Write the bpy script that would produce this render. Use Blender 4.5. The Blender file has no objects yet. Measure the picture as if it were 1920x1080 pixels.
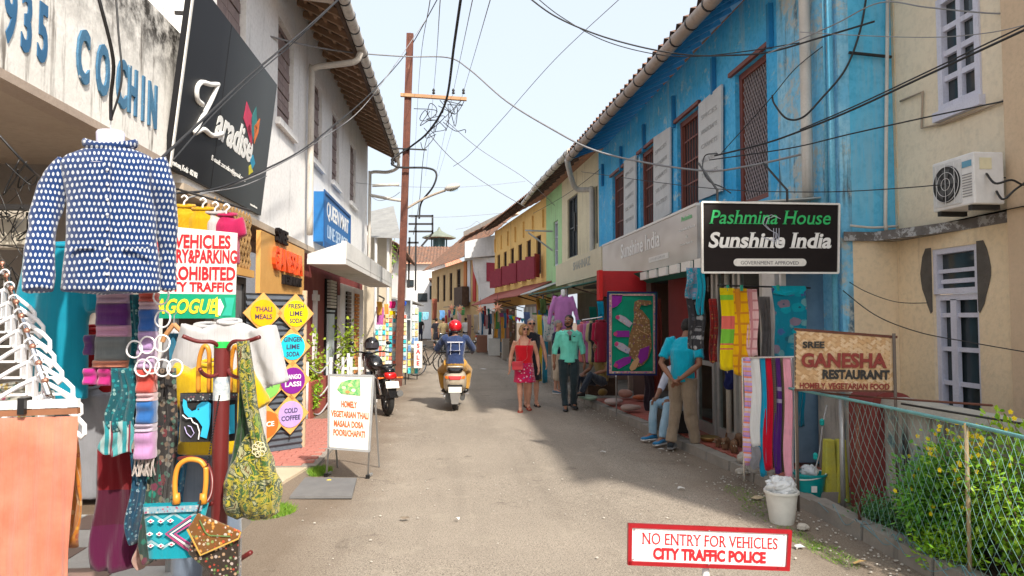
import bpy, bmesh, math, random
from mathutils import Vector, Matrix, noise
random.seed(7)
SC = bpy.context.scene
COL = SC.collection
rad = math.radians
# -- camera
EYE = Vector((0, 0, 1.65))
F = 1280.0
PITCH = math.atan(57 / F); YAW = math.atan(110 / F)
cd = bpy.data.cameras.new('camera'); cam = bpy.data.objects.new('camera', cd); COL.objects.link(cam)
cd.sensor_width = 36; cd.lens = 24; cd.clip_end = 1500; cd.clip_start = .05
cam.location = EYE; cam.rotation_euler = (rad(90) + PITCH, 0, -YAW)
SC.camera = cam
# -- light
SUN_EL = rad(42); SUN_AZ = Vector((.50, -1.0, 0)).normalized()      # towards the sun
W = bpy.data.worlds.new('World'); SC.world = W; W.use_nodes = True
wn = W.node_tree; wn.nodes.clear()
sky = wn.nodes.new('ShaderNodeTexSky'); sky.sky_type = 'NISHITA'; sky.sun_disc = False
sky.sun_elevation = SUN_EL; sky.sun_rotation = math.atan2(SUN_AZ.x, SUN_AZ.y)
sky.dust_density = 7.0; sky.air_density = 1.0; sky.ozone_density = 1.0; sky.altitude = 0
bg = wn.nodes.new('ShaderNodeBackground'); bg.inputs[1].default_value = .15
wo = wn.nodes.new('ShaderNodeOutputWorld')
# thin bright haze over the whole sky
hz = wn.nodes.new('ShaderNodeMix'); hz.data_type = 'RGBA'; hz.inputs[0].default_value = .8; hz.inputs[7].default_value = (2.0, 2.18, 2.36, 1)
wn.links.new(sky.outputs[0], hz.inputs[6]); wn.links.new(hz.outputs[2], bg.inputs[0]); wn.links.new(bg.outputs[0], wo.inputs[0])
sd = bpy.data.lights.new('sun', 'SUN'); sd.energy = 2.0; sd.angle = rad(1.6); sd.color = (1, .93, .82)
so = bpy.data.objects.new('sun', sd); COL.objects.link(so)
sdir = (SUN_AZ * math.cos(SUN_EL) + Vector((0, 0, math.sin(SUN_EL)))).normalized()
so.rotation_euler = sdir.to_track_quat('Z', 'Y').to_euler(); so.location = (3, -6, 12)
SC.view_settings.view_transform = 'Standard'; SC.view_settings.look = 'None'
SC.view_settings.exposure = 1.6; SC.view_settings.gamma = 1; SC.view_settings.use_curve_mapping = False
# -- helpers: from a pixel of the photograph to a place in the street
RM = cam.rotation_euler.to_matrix()
def ray(px, py): return RM @ Vector(((px - 960) / F, (540 - py) / F, -1))
def PY(px, py, Y): d = ray(px, py); return EYE + d * (Y / d.y)
def PX(px, py, X): d = ray(px, py); return EYE + d * (X / d.x)
def PG(px, py, h=0): d = ray(px, py); return EYE + d * ((h - EYE.z) / d.z)
V = Vector
Z3 = V((0, 0, 1))
# -- helpers: objects
def wloc(o):
    p = V((0, 0, 0))
    while o: p += o.location; o = o.parent
    return p
def tag(o, label=None, cat=None, group=None, kind=None):
    if label: o['label'] = label
    if cat: o['category'] = cat
    if group: o['group'] = group
    if kind: o['kind'] = kind
    return o
def thing(name, label, cat, loc=(0, 0, 0), group=None):
    o = bpy.data.objects.new(name, None); COL.objects.link(o); o.location = loc; o.empty_display_size = .1
    return tag(o, label, cat, group)
class MB:
    def __init__(s): s.v = []; s.f = []; s.uv = {}; s.mi = []
    def add(s, vs, fs, uvs=None, mi=0):
        b = len(s.v); s.v += [V(p) for p in vs]; s.f += [tuple(b + i for i in f) for f in fs]; s.mi += [mi] * len(fs)
        if uvs:
            for i, u in enumerate(uvs): s.uv[b + i] = u
        return s
    def box(s, x0, x1, y0, y1, z0, z1, mi=0):
        return s.hexa([(x0, y0, z0), (x1, y0, z0), (x1, y1, z0), (x0, y1, z0), (x0, y0, z1), (x1, y0, z1), (x1, y1, z1), (x0, y1, z1)], mi)
    def hexa(s, p, mi=0):
        return s.add(p, [(0, 3, 2, 1), (4, 5, 6, 7), (0, 1, 5, 4), (1, 2, 6, 5), (2, 3, 7, 6), (3, 0, 4, 7)], mi=mi)
    def obox(s, c, sz, m=None, mi=0):
        a, b, d = sz[0] / 2, sz[1] / 2, sz[2] / 2; m = m or Matrix.Identity(3); c = V(c)
        return s.hexa([c + m @ V(q) for q in [(-a, -b, -d), (a, -b, -d), (a, b, -d), (-a, b, -d), (-a, -b, d), (a, -b, d), (a, b, d), (-a, b, d)]], mi)
    def bar(s, a, b, w, h=None, up=Z3, mi=0):
        a = V(a); b = V(b); d = (b - a); L = d.length; d = d / L; h = h or w
        x = d.cross(up)
        if x.length < 1e-3: x = d.cross(V((1, 0, 0)))
        x.normalize(); z = x.cross(d); m = Matrix((x, d, z)).transposed()
        return s.obox((a + b) / 2, (w, L, h), m, mi)
    def quad(s, a, b, c, d, uvs=None, mi=0): return s.add([a, b, c, d], [(0, 1, 2, 3)], uvs, mi)
    def poly(s, pts, w, mi=0):      # polygon (3D, planar) extruded by vector w
        n = len(pts); w = V(w); P = [V(p) for p in pts]
        return s.add(P + [p + w for p in P], [tuple(range(n))[::-1], tuple(range(n, 2 * n))] + [(i, (i + 1) % n, n + (i + 1) % n, n + i) for i in range(n)], mi=mi)
    def tube(s, pts, r, n=8, closed=False, caps=True, mi=0, flat=None):
        P = [V(p) for p in pts]; m = len(P); R = r if isinstance(r, (list, tuple)) else [r] * m
        T = []
        for i in range(m):
            a = P[(i - 1) % m] if (closed or i > 0) else P[i]; b = P[(i + 1) % m] if (closed or i < m - 1) else P[i]
            t = b - a; T.append(t.normalized() if t.length > 1e-9 else V((0, 0, 1)))
        x = T[0].orthogonal().normalized() if flat is None else (V(flat[0]) - T[0] * V(flat[0]).dot(T[0])).normalized()
        vs = []; fr = []
        for i in range(m):
            x = (x - T[i] * x.dot(T[i])); x = x.normalized() if x.length > 1e-6 else T[i].orthogonal().normalized()
            y = T[i].cross(x); k = 1 if flat is None else flat[1]
            for j in range(n):
                a = 2 * math.pi * j / n; vs.append(P[i] + (x * math.cos(a) + y * math.sin(a) * k) * R[i])
        fs = []
        for i in range(m if closed else m - 1):
            for j in range(n):
                a = i * n + j; b = i * n + (j + 1) % n; c = ((i + 1) % m) * n + (j + 1) % n; d = ((i + 1) % m) * n + j
                fs.append((a, b, c, d))
        if caps and not closed: fs += [tuple(range(n))[::-1], tuple(range((m - 1) * n, m * n))]
        return s.add(vs, fs, mi=mi)
    def loft(s, secs, n=14, mi=0):  # secs: (center, rx, ry, ax, ay)
        vs = []
        for c, rx, ry, ax, ay in secs:
            for j in range(n):
                a = 2 * math.pi * j / n; vs.append(V(c) + V(ax) * rx * math.cos(a) + V(ay) * ry * math.sin(a))
        fs = [(i * n + j, i * n + (j + 1) % n, (i + 1) * n + (j + 1) % n, (i + 1) * n + j) for i in range(len(secs) - 1) for j in range(n)]
        fs += [tuple(range(n))[::-1], tuple(range((len(secs) - 1) * n, len(secs) * n))]
        return s.add(vs, fs, mi=mi)
    def lathe(s, prof, c=(0, 0, 0), n=20, m=None, mi=0, caps=True):
        c = V(c); m = m or Matrix.Identity(3); vs = []
        for r, z in prof:
            for j in range(n): a = 2 * math.pi * j / n; vs.append(c + m @ V((r * math.cos(a), r * math.sin(a), z)))
        k = len(prof)
        fs = [(i * n + j, i * n + (j + 1) % n, (i + 1) * n + (j + 1) % n, (i + 1) * n + j) for i in range(k - 1) for j in range(n)]
        if caps: fs += [tuple(range(n))[::-1], tuple(range((k - 1) * n, k * n))]
        return s.add(vs, fs, mi=mi)
    def ball(s, c, r, n=12, k=8, m=None, mi=0):
        if not isinstance(r, (tuple, list, Vector)): r = (r, r, r)
        m = m or Matrix.Identity(3); c = V(c)
        prof = [(max(1e-3, math.sin(math.pi * i / k)), -math.cos(math.pi * i / k)) for i in range(k + 1)]
        b = len(s.v); s.lathe(prof, (0, 0, 0), n, None, mi)
        for i in range(b, len(s.v)): p = s.v[i]; s.v[i] = c + m @ V((p.x * r[0], p.y * r[1], p.z * r[2]))
        return s
    def grid(s, fn, nu, nv, mi=0, uvs=None):
        vs = []; us = []
        for j in range(nv + 1):
            for i in range(nu + 1):
                u, v = i / nu, j / nv; vs.append(fn(u, v)); us.append((u * uvs[0], v * uvs[1]) if uvs else (u, v))
        fs = [(j * (nu + 1) + i, j * (nu + 1) + i + 1, (j + 1) * (nu + 1) + i + 1, (j + 1) * (nu + 1) + i) for j in range(nv) for i in range(nu)]
        return s.add(vs, fs, us, mi)
    def build(s, name, mat, parent=None, smooth=False, label=None, cat=None, group=None, kind=None, angle=None, own=True):
        if parent is not None: off = wloc(parent)
        elif s.v and own:
            xs = [p.x for p in s.v]; ys = [p.y for p in s.v]
            off = V(((min(xs) + max(xs)) / 2, (min(ys) + max(ys)) / 2, min(p.z for p in s.v)))
        else: off = V((0, 0, 0))
        me = bpy.data.meshes.new(name); me.from_pydata([p - off for p in s.v], [], s.f)
        for m in (mat if isinstance(mat, list) else [mat]): me.materials.append(m)
        if s.uv:
            ul = me.uv_layers.new(name='UVMap')
            for l in me.loops: ul.data[l.index].uv = s.uv.get(l.vertex_index, (0, 0))
        if any(s.mi): me.polygons.foreach_set('material_index', s.mi)
        if smooth: me.polygons.foreach_set('use_smooth', [True] * len(me.polygons))
        if angle: me.set_sharp_from_angle(angle=rad(angle))
        me.update()
        o = bpy.data.objects.new(name, me); COL.objects.link(o)
        if parent is not None: o.parent = parent
        else: o.location = off
        return tag(o, label, cat, group, kind)
def bevel(o, w=.01, seg=2):
    m = o.modifiers.new('b', 'BEVEL'); m.width = w; m.segments = seg; m.limit_method = 'ANGLE'; m.angle_limit = rad(40); return o
def copy_tree(o, parent=None, loc=None, rz=None):
    c = o.copy(); COL.objects.link(c); c.parent = parent
    if loc is not None: c.location = loc
    if rz is not None: c.rotation_euler.z = rz
    for ch in o.children: copy_tree(ch, c)
    return c
def remesh(mb, voxel, wr=0, wsc=12, sm=4, wr2=0):
    """fuse overlapping shapes of mb into one continuous skin, optionally wrinkled"""
    me = bpy.data.meshes.new('t'); me.from_pydata(mb.v, [], mb.f)
    o = bpy.data.objects.new('t', me); COL.objects.link(o)
    m = o.modifiers.new('r', 'REMESH'); m.mode = 'VOXEL'; m.voxel_size = voxel
    m = o.modifiers.new('s', 'SMOOTH'); m.factor = .5; m.iterations = sm
    dg = bpy.context.evaluated_depsgraph_get(); dg.update()
    ev = o.evaluated_get(dg); e2 = ev.to_mesh()
    r = MB(); r.v = [v.co.copy() for v in e2.vertices]; r.f = [tuple(p.vertices) for p in e2.polygons]; r.mi = [0] * len(r.f)
    if wr:
        for i, v in enumerate(e2.vertices):
            p = v.co; k = noise.noise(V((p.x * wsc, p.y * wsc, p.z * wsc * .45))) + .5 * noise.noise(V((p.x * wsc * 2.3 + 7, p.y * wsc * 2.3, p.z * wsc * 1.1)))
            r.v[i] = p + v.normal * wr * k
    ev.to_mesh_clear(); bpy.data.objects.remove(o); bpy.data.meshes.remove(me)
    return r
# -- helpers: materials
_mc = {}
FK = 1.0
class NT:
    def __init__(s, name):
        s.m = bpy.data.materials.new(name); s.m.use_nodes = True; s.t = s.m.node_tree; s.t.nodes.clear()
        s.o = s.n('ShaderNodeOutputMaterial'); s.b = s.n('ShaderNodeBsdfPrincipled'); s.t.links.new(s.b.outputs[0], s.o.inputs[0])
    def n(s, typ, ins=None, **pr):
        n = s.t.nodes.new(typ)
        for k, v in pr.items(): setattr(n, k, v)
        for k, v in (ins or {}).items(): s.set(n.inputs[k], v)
        return n
    def set(s, sock, v):
        if isinstance(v, bpy.types.NodeSocket): s.t.links.new(v, sock)
        elif sock.type == 'RGBA' and len(v) == 3: sock.default_value = (*v, 1)
        else: sock.default_value = v
    def ma(s, op, a, b=0.0, c=0.0): return s.n('ShaderNodeMath', {0: a, 1: b, 2: c}, operation=op).outputs[0]
    def mix(s, f, a, b, bt='MIX'):
        n = s.n('ShaderNodeMix', {0: f}, data_type='RGBA', blend_type=bt); s.set(n.inputs[6], a); s.set(n.inputs[7], b); return n.outputs[2]
    def co(s, k='Object'): return s.n('ShaderNodeTexCoord').outputs[k]
    def mp(s, v, sc=(1, 1, 1), rot=(0, 0, 0), loc=(0, 0, 0)): return s.n('ShaderNodeMapping', {0: v, 1: loc, 2: rot, 3: sc}).outputs[0]
    def no(s, v, sc, det=4, ro=.6, dist=0): return s.n('ShaderNodeTexNoise', {'Vector': v, 'Scale': sc, 'Detail': det, 'Roughness': ro, 'Distortion': dist}).outputs[0]
    def rp(s, f, stops, it='LINEAR'):
        n = s.n('ShaderNodeValToRGB', {0: f}); cr = n.color_ramp; cr.interpolation = it
        while len(cr.elements) < len(stops): cr.elements.new(.5)
        for e, (p, c) in zip(cr.elements, stops): e.position = p; e.color = (*c, 1) if not isinstance(c, (int, float)) else (c, c, c, 1)
        return n.outputs[0]
    def st(s, f, a, b): return s.n('ShaderNodeMapRange', {0: f, 1: a, 2: b}, clamp=True).outputs[0]
    def bump(s, h, st=.3, d=.02): s.set(s.b.inputs['Normal'], s.n('ShaderNodeBump', {'Height': h, 'Strength': st, 'Distance': d}).outputs[0])
    def sep(s, v): return s.n('ShaderNodeSeparateXYZ', {0: v}).outputs
    def fin(s, c, rough=.8, metal=0, spec=.4): 
        s.set(s.b.inputs['Base Color'], c); s.set(s.b.inputs['Roughness'], rough); s.set(s.b.inputs['Metallic'], metal); s.set(s.b.inputs['Specular IOR Level'], spec); return s.m
def surf(name, c, c2=None, sc=2.0, rough=.8, bump=.2, bsc=45, streak=None, ssc=5, sth=(.52, .7), peel=None, psc=2.2, pth=(.6, .62), metal=0, spec=.35, dirt=None):
    if name in _mc: return _mc[name]
    g = NT(name); v = g.co(); c2 = c2 or tuple(x * .82 for x in c)
    col = g.mix(g.st(g.no(v, sc, 5), .35, .68), c, c2)
    col = g.mix(g.st(g.no(v, sc * 14, 3), .45, .8), col, tuple(x * .8 for x in c))
    if streak:
        f = g.no(g.mp(v, (ssc, ssc, ssc * .09)), 1.0, 6, .7)
        f = g.ma('MULTIPLY', g.st(f, *sth), g.st(g.no(v, 1.1, 3), .38, .6)); col = g.mix(f, col, streak)
    if peel:
        f = g.st(g.no(v, psc, 8, .75, .3), *pth); col = g.mix(f, col, peel)
    if dirt:
        z = g.sep(v)[2]; f = g.ma('MULTIPLY', g.st(z, dirt[1], dirt[2]), g.st(g.no(v, 6, 5, .7), .35, .6)); col = g.mix(f, col, dirt[0])
    if bump: g.bump(g.ma('ADD', g.no(v, bsc, 4), g.ma('MULTIPLY', g.no(v, sc * 3, 3), 1.5)), bump, .01)
    g.fin(col, rough, metal, spec); _mc[name] = g.m; return g.m
def paint(name, c, rough=.5, metal=0, spec=.5, var=.85):
    if name in _mc: return _mc[name]
    g = NT(name); v = g.co(); col = g.mix(g.st(g.no(v, 9, 5), .4, .7), c, tuple(x * var for x in c))
    g.bump(g.no(v, 60, 2), .05, .003)
    g.fin(col, g.ma('ADD', g.ma('MULTIPLY', g.no(v, 20, 3), .2), rough - .1), metal, spec); _mc[name] = g.m; return g.m
def glass(name='window_glass', c=(.03, .04, .045), rough=.08):
    if name in _mc: return _mc[name]
    g = NT(name); g.bump(g.no(g.co(), 3, 2), .04, .02); g.fin(c, rough, 0, .6); _mc[name] = g.m; return g.m
def clearglass():
    if 'cg' in _mc: return _mc['cg']
    g = NT('clear_glass'); g.fin((.8, .88, .86), .02, 0, .5); g.b.inputs['Transmission Weight'].default_value = 1; g.b.inputs['IOR'].default_value = 1.05; _mc['cg'] = g.m; return g.m
def fabric(name, kind='solid', cols=((.5, .1, .1),), sc=1.0, uv=False, rough=.9, axis='v', stops=None, sheen=.3, bump=.35):
    """cloth: weave and pattern; (u, v) is the cloth's own layout, else the object's x+y and z in metres"""
    if name in _mc: return _mc[name]
    g = NT(name); v = g.co('UV' if uv else 'Object'); s = g.sep(v)
    if uv: U, Vv = s[0], s[1]
    else: U, Vv = g.ma('ADD', s[0], g.ma('MULTIPLY', s[1], .6)), s[2]
    pc = g.n('ShaderNodeCombineXYZ', {0: U, 1: Vv, 2: 0.0}).outputs[0]
    fr = lambda a: g.ma('FRACT', a)
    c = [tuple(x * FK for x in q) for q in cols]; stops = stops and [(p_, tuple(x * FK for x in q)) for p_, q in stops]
    if kind == 'solid': col = g.mix(g.st(g.no(pc, 5, 4), .35, .7), c[0], c[1] if len(c) > 1 else tuple(x * .8 for x in c[0])); col = g.mix(g.ma('MULTIPLY', g.st(g.no(g.mp(pc, (110, 2.5, 1)), 1, 3, .7), .5, .75), .22), col, tuple(x * .55 for x in c[0]))
    elif kind == 'bands':
        a = Vv if axis == 'v' else U
        col = g.rp(fr(g.ma('MULTIPLY', a, sc)), stops, 'CONSTANT')
    elif kind == 'dots':
        vv = g.ma('MULTIPLY', Vv, sc * .8); vv = g.ma('ADD', vv, g.ma('MULTIPLY', g.no(pc, 5, 3), 1.1)); row = g.ma('FLOOR', vv); uu = g.ma('ADD', g.ma('ADD', g.ma('MULTIPLY', U, sc * 1.15), g.ma('MULTIPLY', g.no(pc, 6, 3), 1.3)), g.ma('MULTIPLY', row, .5))
        a = g.ma('SUBTRACT', fr(uu), .5); b = g.ma('SUBTRACT', fr(vv), .5)
        d = g.ma('SQRT', g.ma('ADD', g.ma('MULTIPLY', g.ma('MULTIPLY', a, a), 1.3), g.ma('MULTIPLY', b, b)))
        col = g.mix(g.st(d, .33, .29), c[0], c[1])
    elif kind == 'check':
        f1 = g.st(fr(g.ma('MULTIPLY', U, sc)), .78, .8); f2 = g.st(fr(g.ma('MULTIPLY', Vv, sc)), .78, .8)
        col = g.mix(g.ma('MULTIPLY', g.ma('MAXIMUM', f1, f2), .8), c[0], c[1])
        if len(c) > 2: col = g.mix(g.ma('MULTIPLY', f1, f2), col, c[2])
    elif kind in ('floral', 'paisley'):
        vo = g.n('ShaderNodeTexVoronoi', {'Vector': g.mp(pc, (1, 1, 1)), 'Scale': sc, 'Randomness': 1.0 if kind == 'paisley' else .7})
        h = g.sep(vo.outputs['Color'])[0]; k = len(c) - 1
        pal = g.rp(h, [(i / k, c[i + 1]) for i in range(k)], 'CONSTANT')
        d = vo.outputs['Distance']; n2 = g.no(pc, sc * 3, 3, .7)
        f = g.st(g.ma('ADD', d, g.ma('MULTIPLY', n2, .35)), .62 if kind == 'floral' else .72, .55 if kind == 'floral' else .64)
        col = g.mix(f, c[0], pal); col = g.mix(g.st(d, .14, .1), col, c[-1])
    elif kind == 'marble':
        n2 = g.no(pc, sc, 5, .65, 1.5); k = len(c)
        col = g.rp(n2, [(.25 + .5 * i / k, c[i]) for i in range(k)], 'CONSTANT')
    elif kind == 'zig':
        z = g.ma('PINGPONG', g.ma('MULTIPLY', U, sc), .5); f = fr(g.ma('ADD', g.ma('MULTIPLY', Vv, sc * .8), g.ma('MULTIPLY', z, .5)))
        col = g.rp(f, stops, 'CONSTANT')
    w = g.ma('MULTIPLY', g.ma('SINE', g.ma('MULTIPLY', U, 1400)), g.ma('SINE', g.ma('MULTIPLY', Vv, 1400)))
    fo = g.no(g.mp(pc, (14, 1.2, 1)), 1, 4, .6)
    g.bump(g.ma('ADD', g.ma('MULTIPLY', fo, 4), g.ma('MULTIPLY', w, .1)), bump, .012)
    g.b.inputs['Sheen Weight'].default_value = sheen; g.fin(col, rough, 0, .2); _mc[name] = g.m; return g.m
# -- helpers: lettering
SERIF = '*'
def text(s, h, origin, u, up, mat, parent, name='lettering', bold=0.0, shear=0.0, xs=1.0, ext=.003, align='CENTER', serif=False, space=1.0, width=None, label=None, wave=0):
    """one line of raised letters; h = cap height, origin = centre of the baseline"""
    cu = bpy.data.curves.new('t', 'FONT'); cu.body = s; cu.align_x = align; cu.size = 1; cu.extrude = 0; cu.offset = bold; cu.space_character = space; cu.resolution_u = 3
    o = bpy.data.objects.new('t', cu); COL.objects.link(o)
    dg = bpy.context.evaluated_depsgraph_get(); dg.update(); ev = o.evaluated_get(dg); me = ev.to_mesh()
    V0 = [v.co.copy() for v in me.vertices]; Fs = [tuple(p.vertices) for p in me.polygons]
    ec = {}
    for f in Fs:
        for i in range(len(f)): k = tuple(sorted((f[i], f[(i + 1) % len(f)]))); ec[k] = ec.get(k, 0) + 1
    bd = [k for k, c in ec.items() if c == 1]
    ev.to_mesh_clear(); bpy.data.objects.remove(o); bpy.data.curves.remove(cu)
    if not V0: return None
    if serif:
        done = set()
        for a, b in bd:
            A, B = V0[a], V0[b]
            if abs(A.y - B.y) < .004 and .03 < abs(A.x - B.x) < .17 and (abs(A.y) < .05 or abs(A.y - .70) < .06 or abs(A.y - .53) < .03 or A.y < -.1):
                cx = (A.x + B.x) / 2; w = abs(A.x - B.x) / 2 + .055; t = .035; y0 = A.y if A.y < .3 else A.y - t
                k = (round(cx, 2), round(A.y, 1))
                if k in done: continue
                done.add(k); n = len(V0)
                V0 += [V((cx - w, y0, 0)), V((cx + w, y0, 0)), V((cx + w, y0 + t, 0)), V((cx - w, y0 + t, 0))]; Fs.append((n, n + 1, n + 2, n + 3)); bd += [(n, n + 1), (n + 1, n + 2), (n + 2, n + 3), (n + 3, n)]
    k = h / .70; u = V(u).normalized(); up = V(up).normalized(); nr = u.cross(up); origin = V(origin)
    xmin = min(p.x for p in V0); xmax = max(p.x for p in V0)
    if width: xs = width / ((xmax - xmin) * k)
    cx = (xmin + xmax) / 2 if align == 'CENTER' else 0
    def tr(p, d): return origin + u * ((p.x - cx) * xs + p.y * shear) * k + up * (p.y + wave * math.sin((p.x - cx) * 2)) * k + nr * d
    mb = MB(); n = len(V0)
    mb.v = [tr(p, ext) for p in V0] + [tr(p, -.0005) for p in V0]
    mb.f = Fs + [(a, b, n + b, n + a) for a, b in bd]; mb.mi = [0] * len(mb.f)
    return mb.build(name, mat, parent, label=label)
# -- walls along a line
class Fr:
    """frame of a facade: s along it, z up, d out of it"""
    def __init__(s, A, B, out): 
        s.A = V((A[0], A[1], 0)); s.L = (V((B[0], B[1], 0)) - s.A).length; s.u = (V((B[0], B[1], 0)) - s.A).normalized(); s.n = V((out[0], out[1], 0)); s.n = (s.n - s.u * s.n.dot(s.u)).normalized()
    def p(s, a, z, d=0): return s.A + s.u * a + s.n * d + Z3 * z
    def box(s, mb, a0, a1, z0, z1, d0, d1, mi=0):
        return mb.hexa([s.p(a0, z0, d0), s.p(a1, z0, d0), s.p(a1, z0, d1), s.p(a0, z0, d1), s.p(a0, z1, d0), s.p(a1, z1, d0), s.p(a1, z1, d1), s.p(a0, z1, d1)], mi)
    def wall(s, mb, a0, a1, z0, z1, holes=(), th=.22):
        xs = sorted({a0, a1, *[h[0] for h in holes], *[h[1] for h in holes]}); zs = sorted({z0, z1, *[h[2] for h in holes], *[h[3] for h in holes]})
        xs = [x for x in xs if a0 <= x <= a1]; zs = [z for z in zs if z0 <= z <= z1]
        for i in range(len(xs) - 1):
            j = 0
            while j < len(zs) - 1:
                cx = (xs[i] + xs[i + 1]) / 2
                ok = lambda q: not any(h[0] < cx < h[1] and h[2] < (zs[q] + zs[q + 1]) / 2 < h[3] for h in holes)
                if ok(j):
                    k = j
                    while k + 1 < len(zs) - 1 and ok(k + 1): k += 1
                    s.box(mb, xs[i], xs[i + 1], zs[j], zs[k + 1], -th, 0); j = k + 1
                else: j += 1
        return mb
    def at(s, px, py, d=0):
        """(s, z) of the facade point seen at pixel px, py"""
        r = ray(px, py); o = s.p(0, 0, d); t = (o - EYE).dot(s.n) / r.dot(s.n); q = EYE + r * t - o; return q.dot(s.u), q.z
def window(F_, a0, a1, z0, z1, fm, gm, par, cols=2, rows=3, fw=.07, dep=-.12, name='window', glassd=None, bars=.035, label=None):
    mb = MB(); F_.box(mb, a0, a1, z0, z0 + fw, dep, dep + .07); F_.box(mb, a0, a1, z1 - fw, z1, dep, dep + .07)
    F_.box(mb, a0, a0 + fw, z0 + fw, z1 - fw, dep, dep + .068); F_.box(mb, a1 - fw, a1, z0 + fw, z1 - fw, dep, dep + .068)
    w = mb.build(name, fm, par, label=label)
    mb = MB()
    for i in range(1, cols): c = a0 + fw + (a1 - a0 - 2 * fw) * i / cols; F_.box(mb, c - bars / 2, c + bars / 2, z0 + fw, z1 - fw, dep + .01, dep + .052)
    for j in range(1, rows): c = z0 + fw + (z1 - z0 - 2 * fw) * j / rows; F_.box(mb, a0 + fw, a1 - fw, c - bars / 2, c + bars / 2, dep + .012, dep + .048)
    if mb.v: mb.build('glazing_bar', fm, w)
    mb = MB(); F_.box(mb, a0 + fw, a1 - fw, z0 + fw, z1 - fw, dep - .012, dep + .008); mb.build('pane', gm, w)
    return w
def cloth(a, b, L, mat, name='scarf', parent=None, folds=3, amp=.03, nar=.9, n=(16, 18), label=None, cat=None, group=None, drift=(0, 0), seed=0, hem=.01, uvs=None, th=.004):
    """hanging cloth between a and b, length L, with vertical folds"""
    a = V(a); b = V(b); u = b - a; w = u.length; u = u / w; nr = u.cross(Z3).normalized(); rs = random.Random(seed); ph = rs.random() * 6; ph2 = rs.random() * 6
    mid = (a + b) / 2
    def fn(s, t):
        k = 1 - (1 - nar) * math.sin(t * 1.6)
        x = (s - .5) * w * k; q = noise.noise(V((s * 2.2 + ph, t * 1.6, ph2))); d = amp * (.3 + .7 * t) * (math.sin(s * folds * 6.283 + ph + q * 4) * (.75 + q) + .4 * math.sin(s * folds * 13 + ph2 + t * 3 + q * 3)) + .012 * q 
        z = -L * t - hem * math.sin(s * 7 + ph) * t
        return mid + u * (x + drift[0] * t + .01 * math.sin(t * 7 + ph)) + nr * (d + drift[1] * t) + Z3 * z
    mb = MB().grid(fn, n[0], n[1], uvs=uvs or (w, L))
    o = mb.build(name, mat, parent, smooth=True, label=label, cat=cat, group=group)
    m = o.modifiers.new('s', 'SOLIDIFY'); m.thickness = th
    return o
def bez(a, b, c, n=8): return [V(a) * (1 - t) ** 2 + V(b) * 2 * t * (1 - t) + V(c) * t * t for t in [i / n for i in range(n + 1)]]
def spl(pts, n=6):
    P = [V(p) for p in pts]; out = []
    for i in range(len(P) - 1):
        p0 = P[max(i - 1, 0)]; p1 = P[i]; p2 = P[i + 1]; p3 = P[min(i + 2, len(P) - 1)]
        for k in range(n):
            t = k / n; out.append(.5 * ((2 * p1) + (p2 - p0) * t + (2 * p0 - 5 * p1 + 4 * p2 - p3) * t * t + (3 * p1 - p0 - 3 * p2 + p3) * t ** 3))
    out.append(P[-1]); return out
# -- materials used all over
ASPH = None
def asphalt():
    g = NT('worn_asphalt'); v = g.co()
    c = g.mix(g.st(g.no(v, .55, 5, .6, .4), .36, .64), (.27, .232, .192), (.345, .297, .245))
    c = g.mix(g.st(g.no(v, 130, 2, .7), .52, .66), c, (.52, .46, .38)); c = g.mix(g.st(g.no(v, 95, 2, .7), .47, .34), c, (.11, .09, .07))
    x = g.sep(v)[0]; edge = g.ma('MAXIMUM', g.st(g.ma('ADD', x, g.ma('MULTIPLY', g.no(v, 1.6, 4), .9)), 2.55, 3.1), g.st(g.ma('SUBTRACT', x, g.ma('MULTIPLY', g.no(v, 1.3, 5), 1.1)), -1.15, -1.75))
    c = g.mix(g.ma('MULTIPLY', g.st(g.no(g.mp(v, (2.6, .22, 1)), 1, 6, .65), .48, .68), .32), c, (.17, .145, .12)); c = g.mix(g.ma('MULTIPLY', g.st(g.no(v, 48, 3, .8), .54, .66), .5), c, (.13, .11, .09)); c = g.mix(g.ma('MULTIPLY', g.st(g.no(v, 2.7, 6, .75), .56, .62), .3), c, (.40, .35, .28)); c = g.mix(g.ma('MULTIPLY', edge, .55), c, (.15, .105, .07))
    cr = g.n('ShaderNodeTexVoronoi', {'Vector': g.mp(v, (1, .6, 1)), 'Scale': .9}, feature='DISTANCE_TO_EDGE').outputs[0]
    f = g.ma('MULTIPLY', g.st(g.ma('ADD', cr, g.ma('MULTIPLY', g.no(v, 9, 4), .03)), .012, .006), g.st(g.no(v, .8, 2), .5, .6)); c = g.mix(g.ma('MULTIPLY', f, .35), c, (.09, .075, .06))
    f = g.st(g.no(v, 1.9, 5, .7, .6), .62, .68); c = g.mix(g.ma('MULTIPLY', f, .5), c, (.12, .10, .085))
    g.bump(g.ma('ADD', g.no(v, 110, 3, .7), g.ma('MULTIPLY', g.no(v, 6, 3), 1.2)), .55, .012)
    return g.fin(c, .93, 0, .2)
ASPH = asphalt()
DIRT = surf('dry_soil', (.20, .145, .10), (.13, .095, .065), 3, .95, .6, 60)
CONC = surf('old_concrete', (.33, .30, .26), (.22, .20, .175), 3, .9, .4, 60, streak=(.06, .055, .05), sth=(.55, .75))
CONCD = surf('mossy_concrete', (.50, .48, .43), (.36, .34, .31), 3, .9, .4, 60, streak=(.03, .035, .035), ssc=9, sth=(.46, .62), peel=(.12, .24, .27), psc=2.5, pth=(.55, .66))
RTILE = surf('red_floor_tile', (.42, .12, .09), (.33, .09, .07), 4, .6, .15, 60)
RTILE2 = surf('worn_red_tile', (.46, .17, .13), (.36, .13, .10), 4, .7, .2, 60)
BRICK = surf('pink_paver', (.50, .20, .16), (.40, .15, .12), 5, .85, .3, 70)
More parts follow.
